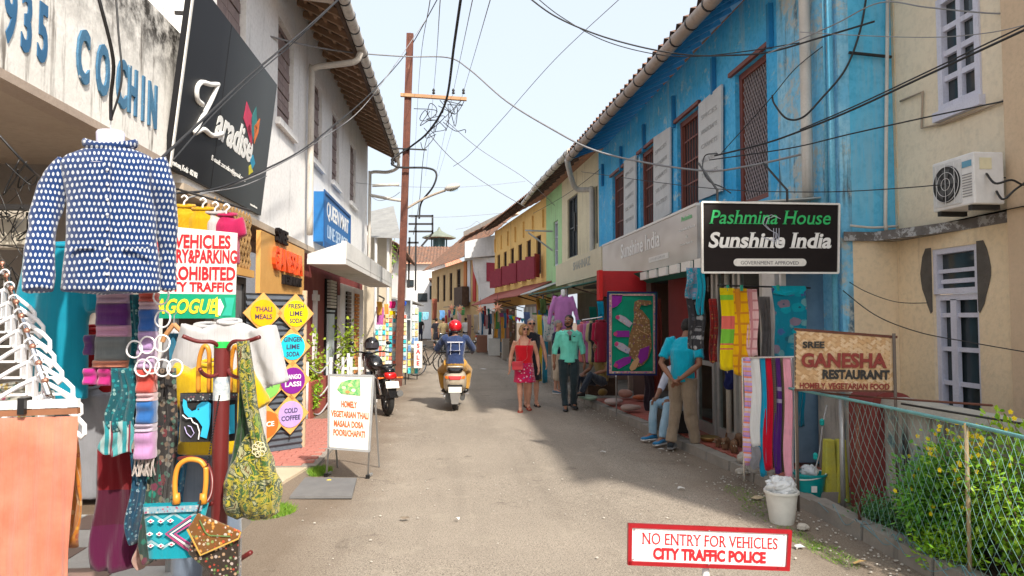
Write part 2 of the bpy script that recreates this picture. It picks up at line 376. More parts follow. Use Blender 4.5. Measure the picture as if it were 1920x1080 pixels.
SAND = surf('pale_cement', (.62, .52, .38), (.50, .41, .29), 2, .9, .3, 60)
SLATE = surf('grey_slab', (.20, .20, .20), (.16, .16, .165), 6, .7, .2, 80)
WHITE = surf('whitewash', (.88, .87, .86), (.80, .80, .80), 1.3, .9, .25, 30, streak=(.38, .36, .34), ssc=4, sth=(.55, .75))
WHITES = surf('mouldy_whitewash', (.82, .80, .76), (.74, .72, .68), 2, .9, .3, 30, streak=(.20, .18, .16), ssc=9, sth=(.54, .63), dirt=((.04, .036, .033), 3.6, 4.15))
BLUE = surf('peeling_blue_limewash', (.035, .41, .79), (.12, .53, .83), 1.2, .85, .4, 30, streak=(.30, .48, .58), ssc=6, sth=(.52, .72), peel=(.42, .60, .68), psc=3.0, pth=(.58, .66))
BLUEW = surf('weathered_blue_wall', (.14, .52, .81), (.36, .66, .82), 1.5, .85, .4, 30, streak=(.07, .075, .075), ssc=8, sth=(.49, .60), peel=(.48, .52, .50), psc=2.2, pth=(.52, .60))
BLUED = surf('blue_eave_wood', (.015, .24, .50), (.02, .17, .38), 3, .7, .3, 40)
BEIGE = surf('beige_plaster', (.81, .71, .54), (.75, .64, .48), 1.1, .9, .45, 35, streak=(.36, .26, .17), ssc=3, sth=(.58, .8), peel=(.40, .31, .21), psc=5, pth=(.70, .74))
OCHRE = surf('ochre_plaster', (.84, .68, .46), (.78, .61, .41), 1.5, .9, .45, 35, streak=(.30, .20, .12), ssc=5, sth=(.58, .8), peel=(.34, .25, .16), psc=9, pth=(.70, .74))
CREAM = surf('cream_plaster', (.74, .66, .46), (.66, .58, .40), 1.5, .9, .2, 30, streak=(.4, .34, .25), ssc=5)
GREENW = surf('mint_green_plaster', (.42, .66, .33), (.34, .58, .28), 1.5, .9, .2, 30, streak=(.25, .32, .2))
YELLOW = surf('yellow_plaster', (.82, .54, .19), (.74, .46, .15), 1.2, .9, .3, 30, streak=(.35, .2, .08), ssc=5, sth=(.54, .72), peel=(.55, .45, .33), psc=2.2, pth=(.66, .70))
MAROON = surf('maroon_wall', (.24, .05, .045), (.19, .04, .038), 2, .75, .25, 40, streak=(.34, .10, .08), ssc=4)
MWOOD = paint('maroon_window_wood', (.20, .055, .035), .55)
SHUTR = paint('wine_red_shutter', (.27, .02, .045), .6)
WOOD = surf('weathered_timber', (.36, .23, .15), (.24, .15, .09), 6, .8, .3, 60, streak=(.35, .22, .13), ssc=10)
WOODD = surf('dark_timber', (.10, .06, .04), (.05, .03, .02), 6, .85, .3, 60)
TILE = surf('clay_roof_tile', (.26, .13, .08), (.14, .09, .07), 4, .9, .5, 30, peel=(.09, .08, .07), psc=3, pth=(.5, .62))
TILEO = surf('orange_roof_tile', (.60, .28, .18), (.50, .22, .14), 5, .9, .4, 30)
PIPEW = surf('white_pvc_pipe', (.62, .58, .52), (.50, .46, .41), 3, .55, .1, 40, streak=(.28, .24, .2), ssc=8)
PIPEC = surf('cream_pipe', (.70, .60, .46), (.60, .50, .38), 3, .6, .1, 40)
DARK = paint('dark_metal', (.03, .028, .028), .5, .3)
BLACK = paint('black_plastic', (.012, .012, .013), .35)
RUBBER = paint('tyre_rubber', (.018, .018, .018), .85)
CHROME = paint('chrome', (.7, .7, .72), .2, 1)
STEELG = paint('galvanised_steel', (.42, .43, .44), .45, .6)
RUST = surf('rusty_steel', (.16, .06, .04), (.10, .04, .03), 8, .8, .3, 80, peel=(.24, .12, .08))
WIN = glass(); CLR = clearglass()
WPAINT = paint('white_paint', (.74, .73, .72), .5); LILACW = surf('lilac_white_paint', (.66, .66, .76), (.58, .58, .68), 4, .6, .1, 60, streak=(.4, .38, .42))
SIGNW = surf('sign_white', (.78, .77, .73), (.70, .68, .64), 3, .5, .05, 40); SIGNK = paint('sign_black', (.016, .012, .012), .65, 0, .15); SIGNR = paint('sign_red', (.55, .012, .02), .4)
GREENS = paint('sign_green', (.0, .30, .16), .45); YEL = paint('yellow_paint', (.80, .62, .03), .5); CORR = paint('grey_shutter', (.085, .10, .125), .55, .2)
WHT = paint('letter_white', (.82, .82, .80), .5, var=.97); RED = paint('letter_red', (.62, .012, .02), .45); TBLK = paint('letter_black', (.02, .018, .016), .5); BLT = surf('letter_blue', (.05, .15, .27), (.08, .2, .32), 6, .8, .2, 60, peel=(.45, .45, .45), psc=9, pth=(.62, .66))
TEALNET = paint('teal_net', (.22, .42, .38), .7)
# -- ground
MB().quad((-120, -30, -.06), (120, -30, -.06), (120, 260, -.06), (-120, 260, -.06)).build('ground', DIRT, kind='structure', own=False)
RK = [(-8, 3.2), (5.9, 3.02), (7.2, 2.98), (13, 2.53), (20, 2.3), (30, 1.85), (38, .4), (50, -2.0), (70, -7)]       # right kerb line: (Y, X)
RL = [(-8, -6), (5.7, -1.9), (9, -1.75), (13, -2.2), (20, -2.4), (30, -3.4), (38, -5), (50, -8), (70, -14)]
def lerp(t, y):
    for (a, p), (b, q) in zip(t, t[1:]):
        if a <= y <= b: return p + (q - p) * (y - a) / (b - a)
    return t[-1][1]
ys = [-8 + i * 1.0 for i in range(79)]
def rf(u, v):
    y = -8 + v * 78; x = lerp(RL, y) - .3 + u * (lerp(RK, y) - lerp(RL, y) + .35); return V((x, y, .012 * noise.noise(V((x * .7, y * .4, 0))) * (1 if y > 2 else .5)))
MB().grid(rf, 14, 120).build('road', ASPH, kind='structure', smooth=True, own=False)
# right pavement with kerb stones and red tiles
mb = MB()
for i in range(46):
    y0 = 5.9 + i * .5; y1 = y0 + .5; mb.hexa([(lerp(RK, y0) + .12, y0, -.05), (4.6, y0, -.05), (4.6, y1, -.05), (lerp(RK, y1) + .12, y1, -.05), (lerp(RK, y0) + .12, y0, .10), (4.6, y0, .10), (4.6, y1, .10), (lerp(RK, y1) + .12, y1, .10)])
pav = mb.build('pavement', CONC, kind='structure', own=False)
for i in range(26):
    y0 = 5.6 + i * .55; y1 = y0 + .53; x0 = lerp(RK, y0); x1 = lerp(RK, y1); j = random.uniform(-.015, .015); z = .105 + random.uniform(-.012, .012)
    MB().hexa([(x0 + j, y0, -.05), (x0 + .15, y0, -.05), (x1 + .15, y1, -.05), (x1 + j, y1, -.05), (x0 + j + .015, y0, z), (x0 + .15, y0, z), (x1 + .15, y1, z), (x1 + j + .015, y1, z)]).build('kerb_stone', CONC, pav)
t = None
for i in range(34):
    for k in range(9):
        y = 6.15 + i * .205; x = lerp(RK, y) + .265 + k * .205
        if x > 3.85: continue
        if t is None: t = MB().box(-.099, .099, -.099, .099, 0, .014).build('tile', RTILE, pav); o = t
        else: o = t.copy(); COL.objects.link(o)
        o.location = (x, y, .101 + random.uniform(0, .002)); 
        if random.random() < .35 and o is not t: o.data = t2.data if 't2' in globals() else o.data
        if i == 0 and k == 1: o.data = o.data.copy(); o.data.materials[0] = RTILE2; t2 = o
# garden bed kerb on the right, nearer than the pavement
mb = MB(); bedk = MB().box(3.16, 3.7, -2, 5.55, -.05, .07).build('garden_bed', DIRT, kind='structure', own=False)
for i in range(9):
    y0 = -1.0 + i * .74; x = lerp(RK, y0 + .3) - .01
    MB().hexa([(x, y0, -.05), (x + .15, y0, -.05), (x + .15, y0 + .72, -.05), (x, y0 + .72, -.05), (x + .012, y0, .12), (x + .14, y0, .12), (x + .14, y0 + .72, .125), (x + .012, y0 + .72, .115)]).build('kerb_stone', CONC, bedk)
# left side: patio of pavers, cement apron, grey slab, shop platform
mb = MB().box(-2.75, -1.49, 7.72, 11.3, -.05, .035); patio = mb.build('patio', CONC, kind='structure', own=False)
t = None
for j in range(31):
    for k in range(6):
        x = -2.62 + k * .215 + (.107 if j % 2 else 0); y = 7.8 + j * .112
        if x > -1.58: continue
        if t is None: t = MB().hexa([(-.102, -.051, 0), (.102, -.051, 0), (.102, .051, 0), (-.102, .051, 0), (-.098, -.047, .018), (.098, -.047, .018), (.098, .047, .018), (-.098, .047, .018)]).build('paver', BRICK, patio); o = t
        else: o = t.copy(); COL.objects.link(o)
        o.location = (x, y, .033 + random.uniform(0, .004))
MB().hexa([(-2.9, 5.9, -.05), (-1.86, 5.9, -.05), (-1.58, 7.68, -.05), (-2.9, 7.68, -.05), (-2.9, 5.9, .04), (-1.86, 5.9, .03), (-1.58, 7.68, .03), (-2.9, 7.68, .04)]).build('cement_apron', SAND, kind='structure', own=False)
a, b, c, d = PG(543, 936), PG(660, 937), PG(669, 902), PG(572, 900)
MB().poly([a + Z3 * .005, b + Z3 * .012, c + Z3 * .012, d + Z3 * .005], (0, 0, .022)).build('stone_slab', SLATE, label='flat dark grey slab lying on the road edge in front of the menu board', cat='slab')
plat = MB().box(-4.2, -1.62, .8, 5.75, -.05, .10).build('shop_platform', CONC, kind='structure', own=False)
WT = surf('white_floor_tile', (.72, .72, .70), (.62, .62, .60), 4, .3, .05, 40); DT = surf('brown_floor_tile', (.30, .20, .17), (.24, .16, .14), 4, .35, .05, 40)
t = None
for i in range(6):
    for j in range(12):
        o = MB().box(-.196, .196, -.196, .196, 0, .012).build('floor_tile', WT if (i + j) % 2 else DT, plat); o.location = (-3.85 + i * .4, 1.1 + j * .4, .099)
# -- left: the building with the raised name
FC = Fr((-2.6, .6), (-2.6, 6.72), (1, 0))
cb = thing('cochin_building', 'whitewashed concrete building with mould stains and raised blue letters COCHIN on its parapet', 'building', (-3.4, 3.5, 0))
mb = MB(); FC.wall(mb, 0, 3.0, 3.09, 4.36, th=.14); FC.wall(mb, 3.006, 6.12, 3.09, 4.36, th=.14); mb.build('parapet', WHITES, cb)
MB().box(-4.4, -2.745, .6, 6.72, 3.05, 3.2).build('canopy_slab', surf('canopy_soffit', (.46, .38, .31), (.38, .31, .25), 1.2, .9, .3), cb)
MB().box(-2.74, -2.59, .6, 6.72, 3.03, 3.087).build('edge_beam', surf('edge_beam', (.42, .34, .28), (.36, .29, .24), 2, .9, .3), cb)
MB().box(-4.6, -4.4, .6, 6.72, -.05, 8.5).build('wall', surf('stall_wall', (.58, .52, .45), (.48, .42, .36), 1.5, .9, .4), cb)
MB().box(-4.4, -2.78, 6.5, 6.7, .1, 3.05).build('side_wall', surf('stall_wall2', (.30, .27, .24), (.24, .21, .19), 1.5, .9, .4), cb)
for ch, px, h in (('1', -18, .36), ('9', 14, .36), ('3', 45, .36), ('5', 76, .36), ('C', 152, .36), ('O', 190, .36), ('C', 226, .36), ('H', 247, .36), ('I', 267, .36), ('N', 285, .36)):
    y = PX(px, 150, -2.6).y; z = 3.31 if ch in 'COHIN' else 3.28
    text(ch, h, (-2.597, y, z), (0, 1, 0), (0, 0, 1), BLT if ch in 'COHIN' else paint('faded_blue', (.03, .13, .27), .6), cb, 'letter', bold=.03, xs=.45, ext=.015 if ch in 'COHIN' else .006)
# -- left: the white two-storey building
FW = Fr((-2.6, 6.74), (-2.6, 20.8), (1, 0)); y0w = 6.74
wb = thing('white_building', 'long whitewashed two storey building with wooden eaves and a white gutter on the left', 'building', (-3.6, 13.5, 0))
wins = [(7.6, 8.65), (10.2, 11.2), (12.6, 13.6), (14.75, 15.65), (17.3, 18.3)]
H = [(a - y0w, b - y0w, 4.6, 6.15) for a, b in wins]
mb = MB(); FW.wall(mb, 0, 14.06, 2.95, 7.02, H, .2); mb.box(-9, -2.81, 20.6, 20.8, 0, 7.0); mb.box(-9, -2.81, 6.74, 6.9, 0, 7.0)
mb.poly([(-9, 20.8, 7), (-2.8, 20.8, 7), (-5.9, 20.8, 8.9)], (0, -.2, 0)); mb.build('wall', WHITE, wb)
SHW = surf('faded_wood_shutter', (.30, .23, .22), (.22, .165, .16), 6, .8, .3, 50, streak=(.4, .36, .34), ssc=9)
for a, b in wins:
    w = window(FW, a - y0w, b - y0w, 4.6, 6.15, SHW, WIN, wb, cols=2, rows=2, dep=-.15)
    for q in range(2):
        y = a - y0w + .07 + q * (b - a - .14) / 2; yb = y + (b - a - .14) / 2 - .01
        for k in range(9): mb = MB(); FW.box(mb, y, yb, 4.70 + k * .145, 4.70 + k * .145 + .125, -.10, -.055 + .01 * (k % 2)); mb.build('louvre_slat', SHW, w)
    mb = MB(); FW.box(mb, a - y0w - .08, b - y0w + .08, 4.5, 4.6, -.05, .07); mb.build('sill', WHITE, w)
# roof, eaves
def roofplane(name, mat, par, A, B, C, D, n=26, m=10, amp=.035):   # A-B eave edge, D-C ridge edge; rolled tiles
    A, B, C, D = map(V, (A, B, C, D)); nr = (B - A).cross(D - A).normalized(); nr = nr if nr.z > 0 else -nr
    L = (B - A).length; N_ = max(4, int(L / .26)); M_ = max(2, int((D - A).length / .33))
    mb = MB()
    def fn(u, v):
        p = (A * (1 - u) + B * u) * (1 - v) + (D * (1 - u) + C * u) * v
        return p + nr * (amp * math.sin(u * N_ * 6.283) + .05 * (1 - (v * M_) % 1))
    mb.grid(fn, N_ * 4, M_ * 2)
    return mb.build(name, mat, par, smooth=False)
roofplane('roof', TILE, wb, (-1.72, 6.5, 6.62), (-1.72, 20.95, 6.62), (-5.9, 20.95, 9.0), (-5.9, 6.5, 9.0))
MB().quad((-1.75, 6.5, 6.585), (-1.75, 20.9, 6.585), (-2.75, 20.9, 7.1), (-2.75, 6.5, 7.1)).build('roof_underside', WOODD, wb)
for i in range(24):
    y = 10.5 + i * .44; j = random.uniform(-.04, .04)
    MB().bar((-2.6, y, 6.90), (-1.78, y + j, 6.50), .07, .10).build('rafter', WOOD, wb)
for k, (x, z) in enumerate(((-1.95, 6.66), (-2.2, 6.79), (-2.45, 6.915))):
    MB().bar((x, 10.4, z - .045), (x, 20.9, z - .045), .05, .035).build('batten', WOOD, wb)
MB().hexa([(-2.6, 6.5, 6.50), (-1.74, 6.5, 6.42), (-1.74, 10.38, 6.42), (-2.6, 10.38, 6.50), (-2.6, 6.5, 6.54), (-1.74, 6.5, 6.46), (-1.74, 10.38, 6.46), (-2.6, 10.38, 6.54)]).build('soffit_board', surf('soffit_board', (.62, .55, .48), (.52, .46, .40), 2, .8), wb)
MB().box(-1.80, -1.74, 6.5, 20.9, 6.40, 6.56).build('fascia_board', WOODD, wb)
def gutter(par, A, B, r=.085, mat=PIPEW, step=.55, name='gutter'):
    A, B = V(A), V(B); g = MB().tube([A + (B - A) * i / 12 for i in range(13)], r, 12).build(name, mat, par, smooth=True, angle=50)
    u = (B - A).normalized(); n = int((B - A).length / step)
    for i in range(n):
        p = A + u * (step * (i + .5)); MB().tube([p - u * .014, p + u * .014], r + .012, 12).build('bracket', DARK, g)
    return g
gutter(wb, (-1.66, 6.4, 6.46), (-1.66, 20.3, 6.46), .085, PIPEW, .52)
MB().tube(spl([(-1.66, 12.1, 6.36), (-1.75, 12.1, 6.2), (-2.1, 12.1, 6.13), (-2.47, 12.1, 6.05), (-2.5, 12.1, 5.8), (-2.5, 12.1, 3.1)]), .055, 10).build('downpipe', PIPEW, wb, smooth=True)
MB().tube(spl([(-1.66, 20.3, 6.42), (-1.68, 20.6, 6.2), (-2.0, 20.85, 6.1), (-2.5, 20.95, 6.1), (-2.55, 20.95, 5.8), (-2.55, 20.95, 2.9)]), .05, 10).build('downpipe', PIPEW, wb, smooth=True)
MB().tube([(-1.75, 22.0, 5.95), (-2.6, 22.0, 5.9)], .05, 10).tube(spl([(-1.55, 21.5, 5.6), (-1.6, 21.5, 5.35), (-2.6, 21.5, 5.5)]), .05, 10).build('overflow_pipe', PIPEW, wb, smooth=True)
# ground floor of the white building: shops
mb = MB(); FW.box(mb, 5.0, 14.2, 0, 2.95, -.4, -.14); mb.build('shop_wall', MAROON, wb)
mb = MB(); FW.box(mb, 0, 6.2, 2.86, 2.95, -.9, .02); FW.box(mb, 0, 14.06, 2.80, 2.90, -.9, -.401); mb.build('lintel', surf('lintel', (.5, .42, .33), (.4, .33, .26)), wb)
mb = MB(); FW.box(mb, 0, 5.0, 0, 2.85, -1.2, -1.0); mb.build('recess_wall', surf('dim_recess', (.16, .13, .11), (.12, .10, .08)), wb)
for a in (5.3, 6.9, 9.75):
    mb = MB(); FW.box(mb, a, a + .18, .1, 2.2, -.14, -.08)
    if a != 5.3: FW.box(mb, a - .1, a + .28, 2.0, 2.12, -.135, -.06)
    mb.build('pilaster', WPAINT, wb)
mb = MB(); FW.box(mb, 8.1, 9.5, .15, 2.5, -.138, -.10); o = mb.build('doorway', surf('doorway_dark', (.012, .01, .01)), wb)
mb = MB(); FW.box(mb, 8.15, 8.85, .15, 1.75, -.095, -.05); FW.box(mb, 8.15, 8.85, 1.79, 1.83, -.095, -.04); o = mb.build('door', surf('pale_blue_door', (.52, .58, .62), (.44, .5, .55)), wb)
lou = thing('louvre_panel', '', None) if False else None
for k in range(9):
    mb = MB(); FW.box(mb, 8.15, 8.9, 1.88 + k * .068, 1.93 + k * .068, -.09, -.03 + .012); mb.build('louvre_slat', surf('louvre', (.58, .54, .48)), wb)
mb = MB(); pts = [FW.p(5.12, 2.7 - i * .27, -.02) for i in range(11)]
MB().tube(pts, .065, 12).build('rain_pipe', MAROON, wb, smooth=True, angle=50)
for i in range(4): MB().tube([FW.p(5.12, 2.45 - i * .62, -.02), FW.p(5.12, 2.36 - i * .62, -.02)], .085, 12).build('pipe_collar', MAROON, wb, smooth=True, angle=50)
mb = MB(); FW.box(mb, 10.1, 14.2, 0, 2.5, -.138, -.11); mb.build('rendered_wall', WHITE, wb)
for a, m_, nm in ((10.75, DARK, 'louvred_door'), (12.3, surf('orange_door', (.60, .25, .08), (.5, .2, .06)), 'door')):
    mb = MB()
    for k in range(22): FW.box(mb, a, a + .7, .15 + k * .1, .23 + k * .1, -.105, -.06)
    mb.build(nm, m_, wb)
# concrete canopy over the maroon shops
mb = MB().hexa([(-2.6, 12.4, 2.62), (-1.92, 12.4, 2.62), (-1.92, 21.6, 2.62), (-2.6, 21.6, 2.62), (-2.6, 12.4, 2.72), (-1.92, 12.4, 2.72), (-1.92, 21.6, 2.72), (-2.6, 21.6, 2.72)])
mb.box(-2.0, -1.915, 12.41, 21.59, 2.721, 3.04).poly([(-2.595, 12.4, 2.721), (-2.001, 12.4, 2.721), (-2.001, 12.4, 3.0), (-2.595, 12.4, 2.80)], (0, .08, 0))
mb.build('canopy', surf('canopy_white', (.76, .75, .72), (.66, .65, .62), 1.5, .9, .2, 30, streak=(.4, .38, .36), ssc=3), wb)
# -- far left: low shed with corrugated roof, second white house
sh = thing('corrugated_shed', 'low shed with sloping grey corrugated roof beyond the white building', 'shed', (-3.5, 24, 0))
mb = MB(); C_ = PY(738, 400, 24)
A = PY(696, 445, 23.5); B = PY(752, 447, 23.0); Cc = PY(738, 386, 27); D = PY(696, 396, 27)
def cf(u, v): p = (A * (1 - u) + B * u) * (1 - v) + (D * (1 - u) + Cc * u) * v; return p + V((0, 0, .03 * math.sin(v * 60)))
mb.grid(cf, 2, 60); mb.build('roof', surf('asbestos_sheet', (.30, .30, .29), (.22, .22, .22), 3), sh)
MB().box(-5, -2.2, 24.5, 24.7, 0, 4.6).build('wall', surf('shed_wall', (.60, .52, .40), (.5, .43, .33)), sh)
for q in (705, 728): 
    p = PY(q, 445, 23.6); MB().tube([p, (p.x, p.y, 0)], .05, 8).build('post', WPAINT, sh)
g2 = thing('gabled_house', 'small white house with a dark tiled roof behind the pole on the left', 'house', (-4, 32, 0))
MB().box(-9, -2.7, 30, 40, 0, 4.8).build('wall', WHITE, g2)
roofplane('roof', TILE, g2, (-2.2, 29.8, 4.7), (-2.2, 40.5, 4.7), (-5.8, 40.5, 6.8), (-5.8, 29.8, 6.8))
MB().poly([(-9, 30, 4.8), (-2.7, 30, 4.8), (-5.8, 30, 6.7)], (0, .1, 0)).build('gable', WHITE, g2)
for i in range(3):
    MB().box(-2.7, -2.62, 31 + i * 3, 32.2 + i * 3, .2, 2.3).build('door', [SHUTR, DARK, WOOD][i], g2)
MB().hexa([(-2.7, 29.5, 2.5), (-1.7, 29.5, 2.35), (-1.7, 40, 2.35), (-2.7, 40, 2.5), (-2.7, 29.5, 2.6), (-1.7, 29.5, 2.4), (-1.7, 40, 2.4), (-2.7, 40, 2.6)]).build('awning', surf('grey_awning', (.4, .4, .38)), g2)
# far end of the street
we = thing('white_end_house', 'bright white house with a dark roof closing the far end of the street', 'house', (-3.4, 56, 0))
p, q = PY(742, 600, 56), PY(835, 470, 56)
mb = MB().box(p.x, q.x, 56, 66, 0, 6.1); mb.build('wall', surf('bright_white', (.82, .82, .82), (.76, .76, .76), 1), we)
for px, z0, z1 in ((768, 4.2, 4.8), (815, 3.2, 4.3), (793, 3.0, 3.7)):
    c = PY(px, 500, 55.98); mb = MB().box(c.x - .4, c.x + .35, 55.93, 56.0, z0, z1); w = mb.build('window', DARK, we); MB().box(c.x - .36, c.x + .36, 55.9, 55.935, z0 + .1, z1 - .1).build('pane', WIN, w)
roofplane('roof', TILE, we, (p.x - .5, 55.4, 6.0), (q.x + .6, 55.4, 6.2), (q.x + .6, 61, 8.0), (p.x - .5, 61, 8.0))
ro = thing('tiled_hall', 'orange hipped tile roof with small green turret at the end of the street', 'hall', (-1.6, 72, 0))
c = PY(822, 500, 72)
mb = MB().box(c.x - 4, c.x + 2.8, 70, 80, 0, 6.8); mb.build('wall', CREAM, ro)
b0 = [V((c.x - 4.4, 69, 6.8)), V((c.x + 3.0, 69, 6.8)), V((c.x + 3.0, 79, 6.8)), V((c.x - 4.4, 79, 6.8))]; tp = [V((c.x - 1.1, 73.5, 9.0)), V((c.x + 1.1, 73.5, 9.0)), V((c.x + 1.1, 75.5, 9.0)), V((c.x - 1.1, 75.5, 9.0))]
for i in range(4): roofplane('roof', TILEO, ro, b0[i], b0[(i + 1) % 4], tp[(i + 1) % 4], tp[i])
c = PY(823, 470, 73.8); 
mb = MB().lathe([(.95, 8.9), (.95, 9.3), (.62, 9.35), (.62, 10.4)], (c.x, 74.4, 0), 8)
for i in range(8): a = i * math.pi / 4; mb.tube([(c.x + .8 * math.cos(a), 74.4 + .8 * math.sin(a), 9.3), (c.x + .8 * math.cos(a), 74.4 + .8 * math.sin(a), 10.4)], .08, 6)
mb.build('turret', surf('turret_green', (.06, .12, .13)), ro); MB().lathe([(1.85, 10.35), (1.8, 10.5), (.9, 10.85), (.25, 11.2), (.05, 11.6)], (c.x, 74.4, 0), 8).build('turret_roof', surf('turret_roof', (.22, .25, .20), (.16, .18, .15)), ro)
# -- right: beige building with the ledge
bb = thing('beige_building', 'beige plastered building with lilac-white windows and door behind the garden fence', 'building', (5.5, 4.2, 0))
FB = Fr((4.49, 1.2), (4.49, 6.55), (-1, 0))
def fa(px, py, Fm=FB, d=0): return Fm.at(px, py, d)
s1 = fa(1760, 100)[0]; s0 = fa(1840, 100)[0]; zt = fa(1800, -25)[1]; zb = fa(1800, 196)[1]
d1 = fa(1750, 600)[0]; d0 = fa(1836, 600)[0]; dz = fa(1793, 462)[1]
mb = MB(); FB.wall(mb, 0, 5.35, -.05, 2.44, [(d0, d1, .1, dz)], .2); mb.build('lower_wall', OCHRE, bb)
mb = MB(); FB.wall(mb, 0, 5.35, 2.442, 5.8, [(s0, s1, zb, zt)], .2); mb.box(4.7, 10, 1.2, 1.4, 0, 5.8); mb.build('wall', BEIGE, bb)
window(FB, s0, s1, zb, zt, LILACW, WIN, bb, cols=2, rows=4, fw=.06, dep=-.05, bars=.05)
mb = MB(); FB.box(mb, s0 - .03, s1 + .03, zb - .09, zb - .002, -.02, .06); mb.build('sill', LILACW, bb)
w = window(FB, d0, d1, dz - .42, dz, LILACW, WIN, bb, cols=1, rows=2, fw=.05, dep=-.08, name='transom')
w = window(FB, d0, d1, .1, dz - .424, LILACW, WIN, bb, cols=1, rows=1, fw=.055, dep=-.10, name='door')
mid = (d0 + d1) / 2 + .04
mb = MB(); FB.box(mb, mid - .02, mid + .055, .16, dz - .47, -.07, -.03)
for k in range(6): FB.box(mb, d0 + .055, d1 - .055, .42 + k * .31, .46 + k * .31, -.08, -.045)
mb.build('glazing_bar', LILACW, w)
random.seed(3)
for sd_, a in ((-1, d0), (1, d1)):   # old grey patches of bare render at the door head
    pts = []
    for i in range(9): t_ = i / 8; pts.append(FB.p(a + sd_ * (.02 + .13 * math.sin(math.pi * (.15 + .85 * t_)) + random.uniform(-.008, .008)), dz + .02 - .62 * t_, .003))
    pts += [FB.p(a + sd_ * .0, dz - .58, .003), FB.p(a + sd_ * .0, dz + .02, .003)]
    MB().poly(pts, FB.n * .004).build('render_patch', surf('bare_render', (.13, .115, .10), (.09, .08, .07), 8, .95, .6, 60), bb)
# cream pilaster at the right edge, conduits
q = fa(1905, 400)[0]; mb = MB(); FB.box(mb, q - .3, q + .02, 0, 5.8, .003, .06); mb.build('pilaster', surf('pilaster', (.66, .50, .34), (.58, .43, .29)), bb)
def wallpts(L, Fm, d=.02): return [Fm.p(*Fm.at(x, y, d), d) for x, y in L]
mb = MB().tube(wallpts([(1688, 190), (1730, 172), (1728, 240), (1770, 232), (1850, 202), (1888, 186)], FB), .011, 6); mb.build('conduit', surf('conduit', (.42, .33, .24)), bb, smooth=True)
# ledge
z1 = 2.52; z0 = 2.43
P = [(3.90, 6.51)] + [(q.x, q.y) for q in (PG(1592, 441, 2.52), PG(1700, 427, 2.52), PG(1800, 413, 2.52), PG(1915, 397, 2.52))] + [(4.25, 2.5), (4.48, 2.5), (4.48, 6.51)]
MB().poly([(x, y, z0) for x, y in P][::-1], (0, 0, z1 - z0)).build('ledge', surf('peeling_ledge', (.20, .18, .17), (.12, .11, .10), 5, .9, .6, 40, peel=(.42, .42, .42), psc=9, pth=(.52, .56)), bb)
roofplane('roof', TILE, bb, (4.1, 1.0, 5.75), (4.1, 6.9, 5.75), (8, 6.9, 7.6), (8, 1.0, 7.6))
# air conditioner
L0, L1 = 5.05, 5.52; x0, x1 = 4.12, 4.38
ac = thing('air_conditioner', 'white outdoor air conditioner unit with round fan grille standing on the ledge', 'air conditioner', (4.26, 5.55, 2.52))
bevel(MB().box(x0, x1, L0, L1, 2.56, 2.98).build('casing', WPAINT, ac), .012)
MB().box(x0 - .006, x0 - .001, L1 - .34, L1 - .02, 2.59, 2.95).build('fan_panel', surf('ac_panel', (.66, .66, .65)), ac)
cy_, cz_ = L1 - .18, 2.77; m90 = Matrix(((0, 0, -1), (0, 1, 0), (1, 0, 0)))
MB().lathe([(.155, .0), (.155, .012)], (x0 - .012, cy_, cz_), 32, Matrix(((0, 0, 1), (0, 1, 0), (-1, 0, 0)))).build('fan_opening', BLACK, ac)
mb = MB()
for r in (.05, .10, .15): mb.tube([(x0 - .02, cy_ + r * math.cos(a * math.pi / 12), cz_ + r * math.sin(a * math.pi / 12)) for a in range(24)], .0022, 4, closed=True)
for k in (-3, 0, 3): mb.tube([(x0 - .022, cy_ + k * .035, cz_ - .17), (x0 - .022, cy_ + k * .035, cz_ + .17)], .002, 4)
mb.build('grille', WPAINT, ac)
mb = MB()
for k in range(5): a = k * 1.257; mb.poly([(x0 - .014, cy_, cz_), (x0 - .014, cy_ + .13 * math.cos(a), cz_ + .13 * math.sin(a)), (x0 - .014, cy_ + .13 * math.cos(a + .7), cz_ + .13 * math.sin(a + .7))], (-.004, 0, 0))
mb.build('fan_blade', paint('fan_grey', (.08, .08, .08), .5), ac)
for k in range(9): MB().box(x0 - .004, x0 - .0005, L0 + .02, L0 + .12, 2.63 + k * .022, 2.638 + k * .022).build('vent_slot', surf('vent', (.3, .3, .3)), ac)
MB().box(x0 - .004, x0 - .0005, L0 + .02, L0 + .12, 2.87, 2.92).build('badge', paint('badge_blue', (.12, .35, .5), .4), ac)
MB().box(4.17, 4.27, L0 - .006, L0 - .0005, 2.84, 2.93).build('sticker', paint('sticker', (.72, .66, .45), .6), ac)
mb = MB().tube(spl([(4.22, L0 - .01, 2.8), (4.2, L0 - .12, 2.7), (4.3, L0 - .16, 2.72), (4.4, L0 - .2, 2.68), (4.47, L0 - .4, 2.8)]), .009, 6).tube(spl([(4.3, L0 - .01, 2.66), (4.28, L0 - .1, 2.58), (4.36, L0 - .14, 2.66), (4.46, L0 - .3, 2.78)]), .009, 6); mb.build('hose', BLACK, ac, smooth=True)
for y in (L0 + .06, L1 - .06): MB().box(x0 + .01, x1 - .01, y - .02, y + .02, 2.52, 2.56).build('foot', DARK, ac)
